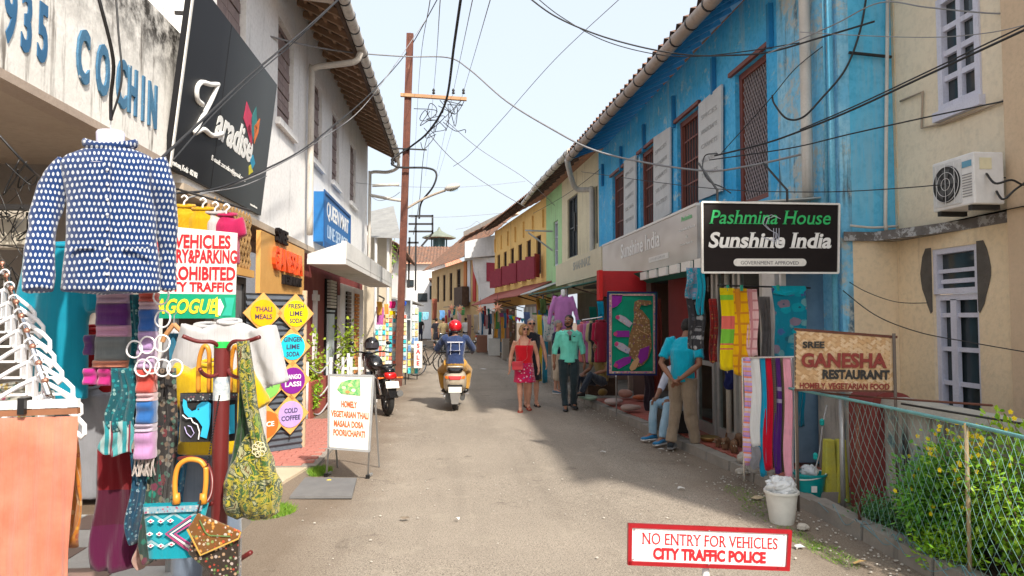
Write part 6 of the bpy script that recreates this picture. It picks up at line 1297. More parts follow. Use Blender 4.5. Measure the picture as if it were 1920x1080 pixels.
person('bearded man in a mint green shirt and dark trousers walking down the road', (p.x, p.y, 0), (-.02, -1), 1.72, dict(elL=(.145, .02, .64), wrL=(.165, -.01, .50), hdL=(.165, -.02, .455), elR=(-.145, .02, .64), wrR=(-.155, .01, .50), hdR=(-.15, -.0, .455), anR=(-.045, -.04, .05), toR=(-.055, -.125, .02), knL=(.05, -.02, .28), anL=(.055, .07, .06), toL=(.07, -.01, .02)),
       skin=SKD, beard=True, build=1.06, headturn=-.45, shoes=('shoe', BLACK), extra=mintx, top=[('trousers', F_('dark_teal_denim', (.012, .028, .035), (.03, .05, .06)), dict(wide=1.0)), ('shirt', MINT, dict(sleeve=.72, low=-.25, flare=1.03, wr=.009))])
# 4 figure in shorts
p = PG(1046, 737)
person('person in navy t-shirt and beige shorts touching their face beside the mint shirt man', (p.x, p.y, 0), (.75, -.5), 1.62, dict(elR=(-.15, -.04, .66), wrR=(-.06, -.10, .80), hdR=(-.03, -.09, .85), elL=(.16, -.02, .66), wrL=(.10, -.10, .80), hdL=(.06, -.09, .84)), skin=SKL, hairm=HAIRG, build=1.1, headdown=.25,
       shoes=('shoe', F_('grey_blue_suede', (.10, .16, .22)), WPAINT), top=[('trousers', F_('beige_cotton', (.55, .45, .34)), dict(len=.52, wide=1.2, name='shorts')), ('shirt', F_('navy_cotton', (.012, .018, .045)), dict(sleeve=.3, low=-.2))])
# 5 man in turquoise t-shirt, seen from behind
p = PG(1268, 846); TQS = F_('turquoise_jersey', (.0, .36, .52), (.0, .42, .58))
person('man in a turquoise t-shirt and khaki trousers standing with hands clasped behind his back', (p.x + .09, p.y, .03), (.62, .60), 1.66, dict(chest=(0, -.02, .735), neck=(0, -.055, .828), head=(.01, -.12, .905), shL=(.115, -.025, .80), shR=(-.115, -.025, .80), elL=(.155, .045, .635), wrL=(.035, .115, .535), hdL=(-.005, .125, .505), elR=(-.16, .045, .64), wrR=(-.04, .110, .53), hdR=(-.00, .12, .50), anL=(.075, .05, .05), toL=(.10, -.04, .015), anR=(-.075, -.05, .05), toR=(-.11, -.14, .015)),
       skin=SKD, build=1.07, headdown=.5, headturn=-.3, voxel=.009, shoes=('shoe', F_('dark_trainer', (.02, .025, .03)), surf('grey_sole', (.3, .3, .3))), top=[('trousers', F_('khaki_twill', (.25, .19, .13), (.32, .25, .18)), dict(wide=1.15, wr=.009)), ('shirt', TQS, dict(sleeve=.38, low=-.25, wr=.006))])
# 6 seated person behind him
p = V((2.72, 8.75, .1))
person('seated person in light blue jeans and blue trainers behind the man in turquoise', (3.10, 9.1, .02), (-.85, -.5), 1.62, dict(pelvis=(0, 0, .30), waist=(0, .0, .385), chest=(0, -.02, .50), neck=(0, -.05, .60), head=(0, -.09, .69), shL=(.105, -.03, .575), shR=(-.105, -.03, .575), elL=(.14, -.10, .42), wrL=(.09, -.22, .34), hdL=(.07, -.26, .32), elR=(-.14, -.10, .42), wrR=(-.09, -.22, .34), hdR=(-.07, -.26, .32), hpL=(.055, -.03, .29), hpR=(-.055, -.03, .29), knL=(.085, -.27, .30), knR=(-.085, -.25, .30), anL=(.08, -.33, .055), toL=(.09, -.42, .015), anR=(-.10, -.25, .055), toR=(-.12, -.34, .015)),
       skin=SKD, headdown=.4, shoes=('shoe', F_('blue_trainer', (.01, .14, .30)), WPAINT), top=[('trousers', F_('light_denim', (.25, .42, .55), (.36, .52, .64)), dict(wide=1.0)), ('shirt', F_('pale_blue_shirt', (.55, .58, .68)), dict(sleeve=.6, low=.1))])
MB().box(2.8, 3.2, 8.95, 9.35, .12, .43).build('stool', DARK, label='dark low stool under the seated person in light jeans', cat='stool')
# 7 seated by the tapestry
person('person in dark jeans sitting on the shop step behind the green elephant tapestry', (2.75, 12.6, .05), (-.9, -.55), 1.62, dict(pelvis=(0, 0, .26), waist=(0, .02, .35), chest=(0, .0, .46), neck=(0, -.03, .56), head=(0, -.06, .65), shL=(.105, -.01, .535), shR=(-.105, -.01, .535), elL=(.14, -.05, .40), wrL=(.07, -.20, .36), hdL=(.03, -.24, .35), elR=(-.14, -.05, .40), wrR=(-.08, -.20, .36), hdR=(-.05, -.24, .35), hpL=(.055, -.03, .25), hpR=(-.055, -.03, .25), knL=(.09, -.25, .36), knR=(-.09, -.27, .30), anL=(.0, -.30, .16), toL=(-.04, -.38, .12), anR=(-.10, -.33, .05), toR=(-.11, -.42, .01)),
       skin=SKD, shoes=('shoe', BLACK), top=[('trousers', F_('dark_denim', (.02, .03, .05), (.04, .05, .07)), {}), ('shirt', F_('brown_shirt', (.30, .22, .08)), dict(sleeve=.3, low=.1))])
# far pedestrians
def ped(px, py, H, face, label, skin, topm, botm, kind='trousers', voxel=.02, hairm=HAIRK, z=0, **k):
    p = PG(px, py, 0); st = random.uniform(-.05, .05)
    return person(label, (p.x, p.y, 0), face, H, dict(anL=(.055, .04 + st, .05), toL=(.06, -.05 + st, .02), anR=(-.055, -.05 - st, .05), toR=(-.06, -.14 - st, .02), elL=(.15, .02, .65), elR=(-.15, .02, .65), **k), skin=skin, hairm=hairm, voxel=voxel, shoes=('shoe', BLACK), top=[(kind, botm, dict(len=1.0 if kind == 'trousers' else .8)), ('shirt', topm, dict(sleeve=.4, low=-.15))])
NAV = F_('navy2', (.012, .016, .04)); JN = F_('mid_denim', (.03, .07, .11))
ped(818, 656, 1.68, (.1, 1), 'person in a short black dress walking away down the street', SKL, F_('black2', (.012, .012, .02)), F_('black2', (.012, .012, .02)), 'skirt')
ped(831, 660, 1.70, (0, 1), 'man in an olive shirt and jeans walking away with a bicycle', SKD, F_('olive', (.22, .17, .09)), JN)
ped(847, 650, 1.72, (0, 1), 'man in a pale blue shirt walking away left of the red helmet', SKD, F_('sky_shirt', (.42, .56, .78)), NAV)
ped(873, 652, 1.70, (0, 1), 'man in a white shirt partly hidden behind the scooter rider', SKD, F_('white_shirt2', (.74, .74, .76)), NAV)
ped(795, 634, 1.70, (0, 1), 'distant man in a white shirt near the white house', SKD, F_('white_shirt3', (.68, .68, .74)), F_('black3', (.02, .02, .025)), voxel=.03)
ped(800, 632, 1.66, (0, -1), 'distant person in an orange top in the middle of the far crowd', SKD, F_('orange_top', (.70, .16, .03)), JN, voxel=.03)
ped(808, 633, 1.72, (.2, 1), 'distant person in a dark blue shirt at the far bend', SKD, NAV, JN, voxel=.03)
ped(788, 640, 1.72, (0, 1), 'distant dark clothed person by the left shop fronts', SKD, F_('black4', (.02, .02, .022)), NAV, voxel=.03)
ped(840, 641, 1.70, (0, 1), 'distant person in a teal top behind the olive shirt man', SKD, F_('teal_top', (.0, .25, .28)), NAV, voxel=.03)
# -- vehicles
def wheel(par, c, r, ax, w=.1, tyre=RUBBER, rimm=CHROME, spokes=5, name='wheel'):
    c = V(c); ax = V(ax).normalized(); e = Z3; b = ax.cross(e).normalized(); M = Matrix((b, e, ax)).transposed()
    W_ = thing(name, None, None, (0, 0, 0)) if False else None
    t = MB().tube([c + b * (r - w * .5) * math.cos(a) + e * (r - w * .5) * math.sin(a) for a in [k * 6.2832 / 32 for k in range(32)]], w * .5, 10, closed=True).build(name, tyre, par, smooth=True)
    mb = MB().lathe([(r - w * 1.0, -w * .3), (r - w * .75, -w * .32), (r - w * .75, w * .32), (r - w * 1.0, w * .3), (r - w * 1.0, -w * .3)], c, 32, M, caps=False); mb.build('rim', rimm, t, smooth=True, angle=30)
    mb = MB().lathe([(.045, -w * .45), (.05, 0), (.045, w * .45)], c, 14, M)
    for k in range(spokes): a = k * 6.2832 / spokes; mb.bar(c + (b * math.cos(a) + e * math.sin(a)) * .03, c + (b * math.cos(a) + e * math.sin(a)) * (r - w), .03 if spokes < 8 else .004, .02 if spokes < 8 else .004, up=ax)
    mb.build('spokes', rimm, t)
    return t
CREAMP = paint('champagne_paint', (.52, .45, .35), .3, .2, .6); RLAMP = paint('red_lens', (.55, .01, .01), .15, 0, .8); OLAMP = paint('amber_lens', (.75, .18, .02), .2, 0, .8); PLATE = surf('number_plate', (.78, .77, .72), (.7, .69, .64), 6, .5, .05)
BLKP = paint('black_gloss', (.012, .012, .014), .2, 0, .7); GREYP = paint('engine_grey', (.12, .12, .12), .45, .6)
# scooter
s0 = PG(853, 772); sc_ = thing('scooter', 'cream champagne scooter seen from behind, ridden by a person in a red helmet', 'scooter', (s0.x, s0.y, 0))
sx, sy = s0.x, s0.y
wheel(sc_, (sx, sy + .2, .22), .22, X1, .10, spokes=5); wheel(sc_, (sx, sy + 1.45, .22), .22, X1, .09, spokes=5)
mb = MB(); S = [(.0, .30, .10, .50), (.0, .10, .17, .60), (.0, .0, .19, .66)]
def sec(y, w, z0, z1, p=.6, n=18):
    return [V((sx + w * math.copysign(abs(math.cos(t)) ** p, math.cos(t)), sy + y, (z0 + z1) / 2 + (z1 - z0) / 2 * math.copysign(abs(math.sin(t)) ** p, math.sin(t)))) for t in [k * 6.2832 / n for k in range(n)]]
def ringloft(secs):
    mb = MB(); n = len(secs[0])
    for q in secs: mb.v += q
    mb.f = [(i * n + j, i * n + (j + 1) % n, (i + 1) * n + (j + 1) % n, (i + 1) * n + j) for i in range(len(secs) - 1) for j in range(n)] + [tuple(range(n))[::-1], tuple(range((len(secs) - 1) * n, len(secs) * n))]
    mb.mi = [0] * len(mb.f); return mb
ringloft([sec(-.10, .07, .52, .62), sec(-.06, .15, .46, .67), sec(.06, .20, .36, .70), sec(.30, .21, .30, .72), sec(.55, .18, .28, .70), sec(.75, .13, .25, .55)]).build('body', CREAMP, sc_, smooth=True)
ringloft([sec(-.05, .10, .70, .74), sec(.05, .14, .70, .78), sec(.3, .15, .70, .80), sec(.7, .12, .68, .77)]).build('seat', BLKP, sc_, smooth=True)
MB().tube(spl([(sx - .14, sy + .15, .74), (sx - .13, sy - .06, .79), (sx - .06, sy - .12, .80), (sx + .06, sy - .12, .80), (sx + .13, sy - .06, .79), (sx + .14, sy + .15, .74)]), .017, 8).build('grab_rail', CREAMP, sc_, smooth=True)
bevel(MB().hexa([(sx - .09, sy - .115, .57), (sx + .09, sy - .115, .57), (sx + .09, sy - .04, .57), (sx - .09, sy - .04, .57), (sx - .12, sy - .10, .635), (sx + .12, sy - .10, .635), (sx + .12, sy - .03, .635), (sx - .12, sy - .03, .635)]).build('tail_lamp', RLAMP, sc_), .01)
for s in (1, -1): bevel(MB().hexa([(sx + s * .10, sy - .095, .58), (sx + s * .17, sy - .06, .585), (sx + s * .17, sy, .585), (sx + s * .10, sy - .02, .58), (sx + s * .13, sy - .085, .635), (sx + s * .185, sy - .05, .63), (sx + s * .185, sy, .63), (sx + s * .13, sy - .02, .635)]).build('indicator', OLAMP, sc_), .008)
MB().box(sx - .115, sx + .115, sy - .095, sy - .085, .345, .445).build('number_plate', PLATE, sc_); MB().hexa([(sx - .06, sy - .06, .14), (sx + .06, sy - .06, .14), (sx + .06, sy - .05, .14), (sx - .06, sy - .05, .14), (sx - .09, sy - .09, .34), (sx + .09, sy - .09, .34), (sx + .09, sy - .08, .34), (sx - .09, sy - .08, .34)]).build('mud_flap', surf('grey_flap', (.25, .24, .23)), sc_)
MB().box(sx - .13, sx + .13, sy - .08, sy - .03, .44, .48).build('plate_bracket', BLACK, sc_)
MB().tube([(sx + .13, sy - .02, .24), (sx + .15, sy + .5, .24)], [.045, .04], 12).build('exhaust', GREYP, sc_, smooth=True, angle=40); MB().box(sx - .17, sx - .06, sy + .05, sy + .5, .16, .32).build('engine', GREYP, sc_)
MB().tube(spl([(sx - .19, sy + .0, .28), (sx - .20, sy + .3, .24), (sx - .2, sy + .6, .28)]), .012, 6).tube([(sx - .25, sy + .5, .26), (sx + .25, sy + .5, .26)], .012, 6).build('guard_bar', CHROME, sc_)
MB().box(sx - .20, sx + .20, sy + .7, sy + 1.05, .24, .29).build('footboard', BLACK, sc_)
ringloft([sec(1.05, .20, .26, .9), sec(1.15, .22, .3, .98), sec(1.25, .16, .4, .95)]).build('front_shield', CREAMP, sc_, smooth=True)
MB().tube(spl([(sx - .34, sy + .98, 1.0), (sx - .2, sy + 1.05, 1.0), (sx, sy + 1.1, .97), (sx + .2, sy + 1.05, 1.0), (sx + .34, sy + .98, 1.0)]), .016, 8).build('handlebar', BLACK, sc_, smooth=True)
for s in (1, -1): m_ = MB().tube([(sx + s * .24, sy + 1.05, 1.0), (sx + s * .34, sy + 1.0, 1.16)], .007, 6).ball((sx + s * .36, sy + 1.0, 1.19), (.055, .02, .035), 12, 8); m_.build('mirror', BLACK, sc_, smooth=True)
# rider
JK = F_('navy_jacket', (.018, .035, .10), (.03, .05, .13))
def riderx(root, P, H, f, xl, yb):
    c = P['head']; hm = MB().ball(c + Z3 * .012 * H, (.073 * H, .082 * H, .072 * H), 24, 16, Matrix((xl, yb, Z3)).transposed())
    for i, p in enumerate(hm.v):
        if p.z < c.z - .045 * H: hm.v[i].z = c.z - .045 * H
    hl = hm.build('helmet', paint('red_helmet', (.55, .01, .02), .15, 0, .8), root, smooth=True, angle=50)
    MB().lathe([(.060 * H, -.06 * H), (.066 * H, -.045 * H), (.064 * H, -.04 * H)], c, 20).build('helmet_rim', BLACK, hl, smooth=True)
    b = P['chest'] - f * .082 * H
    for s in (1, -1): MB().bar(b + xl * s * .045 * H + Z3 * .03 * H, b + xl * s * .05 * H - Z3 * .10 * H - f * .004, .008, .004, up=yb).build('back_stripe', F_('white_print', (.6, .6, .66)), root)
    MB().bar(b + xl * .085 * H + Z3 * .035 * H, b - xl * .085 * H + Z3 * .035 * H, .016, .022, up=yb).build('reflective_band', F_('white_print', (.6, .6, .66)), root)
    MB().bar(b + xl * .06 * H - Z3 * .055 * H - f * .006, b - xl * .06 * H - Z3 * .055 * H - f * .006, .006, .10, up=yb).build('back_print', fabric('back_print', 'marble', ((.15, .18, .32), (.05, .07, .18), (.5, .5, .58), (.08, .1, .22)), 26), root)
person('scooter rider in a red helmet, navy jacket and mustard trousers seen from behind', (sx, sy + .38, .0), (0, 1), 1.68, dict(pelvis=(0, 0, .49), waist=(0, -.01, .57), chest=(0, -.03, .69), neck=(0, -.05, .79), head=(0, -.06, .885), shL=(.118, -.045, .765), shR=(-.118, -.045, .765), elL=(.20, -.14, .65), wrL=(.195, -.33, .60), hdL=(.19, -.37, .595), elR=(-.20, -.14, .65), wrR=(-.195, -.33, .60), hdR=(-.19, -.37, .595), hpL=(.06, -.03, .475), hpR=(-.06, -.03, .475), knL=(.15, -.22, .40), knR=(-.15, -.22, .40), anL=(.12, -.22, .20), toL=(.13, -.31, .17), anR=(-.12, -.22, .20), toR=(-.13, -.31, .17)),
       skin=SKD, hair=None, build=1.15, shoes=('shoe', BLACK), extra=riderx, top=[('trousers', F_('mustard', (.42, .22, .04), (.5, .27, .05)), dict(wide=1.15)), ('shirt', JK, dict(sleeve=.97, low=.0, wr=.008, name='jacket'))])
# parked motorbike
def bike_at(root, x, y, th):
    """matrix from bike space (x right, y forward) to the street"""
    c, s = math.cos(th), math.sin(th); return lambda p: V((x + p[0] * c - p[1] * s, y + p[0] * s + p[1] * c, p[2]))
def motorbike(label, x, y, th, lean=.08, col=BLKP, helmet=True, group=None):
    r = thing('motorbike', label, 'motorbike', (x, y, 0), group); T0 = bike_at(r, x, y, th)
    def T(p): return T0((p[0] - p[2] * lean, p[1], p[2]))
    ax = T0((1, 0, 0)) - T0((0, 0, 0))
    def sec2(yy, w, z0, z1, p=.7, n=16): return [T((w * math.copysign(abs(math.cos(t)) ** p, math.cos(t)), yy, (z0 + z1) / 2 + (z1 - z0) / 2 * math.copysign(abs(math.sin(t)) ** p, math.sin(t)))) for t in [k * 6.2832 / n for k in range(n)]]
    wheel(r, T((0, .3, .30)), .30, ax + Z3 * lean, .10, spokes=6, rimm=GREYP); wheel(r, T((0, 1.58, .30)), .30, ax + Z3 * lean, .085, spokes=6, rimm=GREYP)
    ringloft([sec2(.0, .03, .74, .80), sec2(.06, .09, .68, .82), sec2(.3, .12, .62, .82), sec2(.6, .11, .56, .80), sec2(.75, .06, .5, .74)]).build('tail_cowl', col, r, smooth=True)
    ringloft([sec2(.15, .08, .80, .85), sec2(.3, .12, .78, .86), sec2(.6, .12, .76, .83), sec2(.9, .09, .76, .84)]).build('seat', BLACK, r, smooth=True)
    ringloft([sec2(.85, .07, .72, .84), sec2(.95, .13, .70, .96), sec2(1.15, .15, .70, 1.0), sec2(1.32, .09, .74, .95)]).build('fuel_tank', col, r, smooth=True)
    ringloft([sec2(1.42, .07, .80, .98), sec2(1.52, .11, .82, 1.04), sec2(1.62, .05, .84, .98)]).build('headlamp_cowl', col, r, smooth=True)
    ringloft([sec2(-.03, .04, .66, .72), sec2(.0, .10, .63, .75), sec2(.08, .10, .66, .77)]).build('tail_lamp', RLAMP, r, smooth=True)
    for s in (1, -1): MB().tube([T((s * .08, .06, .66)), T((s * .17, .04, .66))], .012, 6).ball(T((s * .19, .03, .66)), (.03, .035, .02), 10, 6).build('indicator', OLAMP, r, smooth=True)
    q = [T((-.11, -.085, .50)), T((.11, -.085, .50)), T((.11, -.05, .61)), T((-.11, -.05, .61))]; MB().poly(q, T((0, .01, 0)) - T((0, 0, 0))).build('number_plate', PLATE, r)
    MB().poly([T((-.05, -.04, .34)), T((.05, -.04, .34)), T((.08, -.03, .52)), T((-.08, -.03, .52))], T((0, .01, 0)) - T((0, 0, 0))).build('mudguard', col, r)
    MB().tube([T((.14, .0, .40)), T((.14, .25, .36)), T((.12, .7, .24)), T((.08, 1.0, .3))], [.055, .05, .025, .022], 12).build('exhaust', GREYP, r, smooth=True, angle=40)
    for s in (1, -1): MB().tube([T((s * .10, .32, .35)), T((s * .10, .5, .68))], .026, 8).build('shock_absorber', CHROME, r, smooth=True); MB().bar(T((s * .09, .3, .30)), T((s * .09, .85, .34)), .03, .04).build('swing_arm', DARK, r)
    MB().obox(T((0, .95, .40)), (.24, .36, .34), Matrix.Rotation(th, 3, 'Z')).build('engine', GREYP, r); MB().tube([T((0, 1.38, .9)), T((0, .95, .62)), T((0, .7, .34))], .03, 8).tube([T((0, 1.36, .82)), T((0, 1.2, .25)), T((0, .7, .26))], .02, 8).build('frame', DARK, r, smooth=True)
    for s in (1, -1): MB().tube([T((s * .07, 1.58, .30)), T((s * .08, 1.42, .95))], .018, 8).build('fork', CHROME, r, smooth=True)
    MB().poly([T((.05, 1.9, .35)), T((.05, 1.75, .60)), T((.05, 1.55, .66)), T((.05, 1.35, .60)), T((.05, 1.35, .57)), T((.05, 1.55, .63)), T((.05, 1.73, .57)), T((.05, 1.88, .34))], T((-.1, 0, 0)) - T((0, 0, 0))).build('front_mudguard', col, r)
    MB().tube(spl([T((-.36, 1.2, 1.02)), T((-.2, 1.32, 1.04)), T((0, 1.38, 1.0)), T((.2, 1.32, 1.04)), T((.36, 1.2, 1.02))]), .014, 8).build('handlebar', DARK, r, smooth=True)
    for s in (1, -1): MB().tube([T((s * .24, 1.3, 1.04)), T((s * .32, 1.26, 1.17))], .007, 6).ball(T((s * .34, 1.25, 1.2)), (.05, .02, .035), 10, 7).build('mirror', BLACK, r, smooth=True)
    MB().tube([T((.1, .5, .28)), T((.24, .5, .28))], .014, 6).tube([T((-.1, .7, .28)), T((-.22, .62, .02))], .012, 6).build('footrest', DARK, r)
    MB().tube(spl([T((-.1, .35, .82)), T((-.1, .0, .88)), T((.1, .0, .88)), T((.1, .35, .82))], 5), .012, 6).build('grab_rail', DARK, r, smooth=True)
    if helmet:
        h = thing('crash_helmet', 'black crash helmet resting on the parked motorbike', 'helmet', T((-.02, 1.18, 1.0))); c = T((0.0, 1.15, 1.17))
        hm = MB().ball(c, (.135, .155, .145), 24, 16)
        for i, p in enumerate(hm.v):
            if p.z < c.z - .09: hm.v[i].z = c.z - .09
        hm.build('shell', BLKP, h, smooth=True, angle=50); MB().grid(lambda u, v: c + V((math.cos(-2.3 + u * 1.9) * .142, math.sin(-2.3 + u * 1.9) * .160, -.05 + v * .10)), 12, 3).build('visor', paint('smoke_visor', (.05, .05, .06), .05, 0, .9), h, smooth=True)
    return r
motorbike('black motorbike with red tail lamp parked on the left, seen from behind', -.98, 11.55, .36)
p = PG(897, 655); motorbike('pale motorbike parked far down the right side of the street', p.x, p.y, -.1, helmet=False, col=surf('silver_paint', (.5, .5, .5)), group='motorbikes parked far down the street')
p = PG(912, 652); motorbike('dark motorbike parked far down the right side of the street', p.x, p.y + 2, -.1, helmet=False, group='motorbikes parked far down the street')
# bicycles
def bicycle(label, x, y, th, col=DARK, lean=.0):
    r = thing('bicycle', label, 'bicycle', (x, y, 0)); T = bike_at(r, x, y, th); ax = T((1, 0, 0)) - T((0, 0, 0))
    for yy in (.34, 1.38): wheel(r, T((0, yy, .34)), .34, ax, .035, rimm=CHROME, spokes=16)
    fr = MB()
    for a, b in (((0, .34, .34), (0, .62, .78)), ((0, .34, .34), (0, .78, .30)), ((0, .78, .30), (0, .60, .80)), ((0, .78, .30), (0, 1.2, .74)), ((0, .62, .76), (0, 1.18, .80)), ((0, 1.16, .90), (0, 1.38, .34))): fr.tube([T(a), T(b)], .015, 7)
    fr.build('frame', col, r, smooth=True); MB().tube(spl([T((-.28, 1.02, .98)), T((-.15, 1.15, .98)), T((0, 1.17, .92)), T((.15, 1.15, .98)), T((.28, 1.02, .98))]), .011, 7).build('handlebar', CHROME, r, smooth=True)
    ringlo = MB().ball(T((0, .58, .86)), (.08, .13, .035), 12, 7); ringlo.build('saddle', BLACK, r, smooth=True); MB().tube([T((.0, .6, .78)), T((0, .6, .85))], .012, 6).build('seat_post', CHROME, r)
    for s in (1, -1): MB().bar(T((s * .03, .1, .72)), T((s * .06, .6, .72)), .012).build('rack', col, r)
    return r
bicycle('bicycle parked beside the postcard racks on the left, wheels toward the road', -1.35, 19.6, -1.05); bicycle('second bicycle standing just behind the first by the postcard racks', -1.5, 20.3, -1.0)
p = PG(828, 664); bicycle('bicycle pushed along by the man in the olive shirt', p.x, p.y - .5, 0)
# -- right: goods in front of the shops
def shawl(px0, px1, y0_, y1_, Y0, Y1, mat, label, cat='shawl', group=None, **k):
    a, b = PY(px0, y0_, Y0), PY(px1, y0_, Y1); L = a.z - PY((px0 + px1) / 2, y1_, (Y0 + Y1) / 2).z
    return cloth(a, b, L, mat, 'shawl', label=label, cat=cat, group=group, **k)
STB = lambda n, st, sc=2.0, ax='v': fabric(n, 'bands', axis=ax, sc=sc, stops=st)
shawl(1394, 1408, 670, 872, 6.35, 6.28, STB('lilac_stripe', [(0, (.60, .30, .55)), (.2, (.75, .35, .15)), (.3, (.55, .35, .70)), (.5, (.78, .45, .30)), (.62, (.65, .55, .7)), (.8, (.80, .25, .15)), (.92, (.3, .25, .6))], 7), 'lilac and orange striped shawl, leftmost on the low rail', folds=1, amp=.012)
shawl(1407, 1425, 670, 838, 6.3, 6.22, fabric('white_teal', 'solid', ((.74, .74, .73), (.68, .70, .70))), 'white shawl on the low rail beside the lilac striped one', folds=1, amp=.012)
shawl(1409, 1425, 838, 880, 6.29, 6.21, F_('grey_wool', (.22, .22, .24)), 'grey end hanging below the white shawl', folds=1, amp=.012)
shawl(1423, 1435, 670, 893, 6.26, 6.18, F_('cerulean', (.0, .28, .48)), 'cerulean blue shawl between the white and the crimson ones', folds=1, amp=.012)
shawl(1431, 1447, 668, 882, 6.22, 6.14, F_('crimson_wool', (.50, .0, .02)), 'plain crimson shawl hanging on the low rail', folds=1, amp=.012)
shawl(1445, 1453, 670, 876, 6.2, 6.12, fabric('dark_brown_weave', 'check', ((.10, .07, .055), (.18, .14, .12)), 60), 'dark brown shawl between crimson and violet ones', folds=1, amp=.012)
shawl(1451, 1463, 670, 888, 6.16, 6.08, STB('violet_band', [(0, (.08, .01, .17)), (.72, (.35, .30, .45)), (.76, (.08, .01, .17)), (.84, (.3, .25, .4)), (.88, (.08, .01, .17))], 1.1), 'violet shawl with pale stripes near its hem', folds=1, amp=.012)
shawl(1461, 1471, 670, 884, 6.14, 6.06, fabric('olive_weave', 'check', ((.16, .12, .06), (.24, .2, .13)), 70), 'olive brown ribbed shawl left of the pink one', folds=1, amp=.012)
shawl(1469, 1483, 668, 898, 6.05, 5.98, F_('rose_pink', (.80, .36, .46)), 'pale pink shawl, rightmost and longest on the low rail', folds=1, amp=.01)
shawl(1482, 1486, 670, 896, 6.04, 6.0, F_('white_wool', (.75, .72, .72)), 'thin white shawl edge right of the pink shawl', folds=.5, amp=.005)
a, b = PY(1392, 671, 6.36), PY(1490, 669, 5.95); MB().tube([a, b], .010, 8).build('shawl_rail', CHROME, label='low steel rail holding the long folded shawls', cat='rail')
for q in (a, b): MB().tube([q, (q.x, q.y, .1)], .011, 8).build('rail_post', CHROME, label='steel post at the %s end of the low shawl rail' % ('far' if q is a else 'near'), cat='post')
shawl(1351, 1378, 540, 694, 7.0, 6.95, STB('green_yellow_bands', [(0, (.80, .62, .0)), (.28, (.7, .15, .1)), (.30, (.80, .62, .0)), (.34, (.7, .15, .1)), (.36, (.20, .55, .05)), (.55, (.75, .15, .12)), (.72, (.82, .62, .0)), (.93, (.22, .6, .05))], 1.25), 'yellow shawl with green and coral bands on the upper rail', folds=1.2, amp=.015, nar=1.1)
shawl(1376, 1402, 541, 703, 6.95, 6.88, fabric('orange_check', 'check', ((.85, .46, .0), (.60, .20, .02)), 9), 'orange checked shawl next to the yellow banded one', folds=1.2, amp=.015, nar=1.1)
shawl(1399, 1421, 542, 668, 6.9, 6.85, fabric('pink_check', 'check', ((.82, .52, .52), (.58, .20, .22)), 10), 'pink checked shawl, third on the upper rail', folds=1.2, amp=.012)
shawl(1424, 1446, 556, 690, 7.1, 7.1, F_('grey_gauze', (.17, .15, .14), (.28, .26, .25)), 'grey gauze scarves between the pink and the turquoise shawls', folds=3, amp=.03)
shawl(1448, 1512, 540, 672, 6.75, 6.65, fabric('peacock_paisley', 'paisley', ((.0, .19, .28), (.05, .12, .30), (.12, .30, .34), (.20, .16, .22), (.0, .28, .36), (.01, .10, .16)), 11), 'broad turquoise paisley shawl right on the upper rail', folds=1.5, amp=.02)
shawl(1448, 1512, 536, 552, 6.74, 6.64, F_('turq_band', (.0, .36, .48)), 'turquoise fold over the top of the paisley shawl', folds=1, amp=.01)
MB().tube([PY(1345, 535, 7.1), PY(1520, 540, 6.7)], .009, 8).build('shawl_rail', DARK, label='upper rail carrying the bright checked shawls', cat='rail')
for px, Y in ((1364, 6.99), (1390, 6.9), (1458, 6.72)): q = PY(px, 540, Y); MB().box(q.x - .01, q.x + .01, q.y - .02, q.y + .01, q.z - .03, q.z + .03).build('clothes_peg', paint('green_peg', (.02, .45, .30)), label='green peg clipping the %s shawl' % {1364: 'yellow banded', 1390: 'orange checked', 1458: 'turquoise paisley'}[px], cat='peg')
shawl(1288, 1318, 502, 560, 7.2, 7.15, fabric('blue_grey_print', 'marble', ((.05, .06, .10), (.25, .28, .38), (.02, .28, .40), (.4, .42, .5)), 14), 'blue grey printed scarf knotted at the corner of the fascia', folds=2, amp=.04, nar=1.2)
shawl(1306, 1322, 505, 590, 7.15, 7.1, F_('cyan_silk', (.0, .30, .42)), 'cyan silk scarf end beside the printed scarf', folds=1.5, amp=.03)
shawl(1288, 1322, 560, 655, 7.2, 7.15, fabric('charcoal_print', 'floral', ((.03, .03, .035), (.2, .2, .21), (.35, .35, .36), (.06, .06, .07), (.3, .32, .33)), 16), 'charcoal flowered scarf hanging in front of the man in turquoise', folds=2, amp=.03)
shawl(1330, 1345, 560, 680, 7.6, 7.55, fabric('red_beads', 'floral', ((.30, .02, .02), (.6, .05, .02), (.2, .05, .05), (.5, .3, .1), (.4, .02, .02)), 45), 'bunch of red bead garlands hanging on the shop door', cat='garland', folds=2, amp=.03)
shawl(1494, 1508, 695, 800, 6.9, 6.88, F_('teal_cotton', (.0, .18, .28)), 'teal cloth hanging against the blue glass door', folds=1.5, amp=.02)
shawl(1358, 1382, 690, 730, 8.2, 8.1, F_('dark_navy_cloth', (.01, .015, .09)), 'navy cloth inside the glass shop door', folds=1, amp=.02)
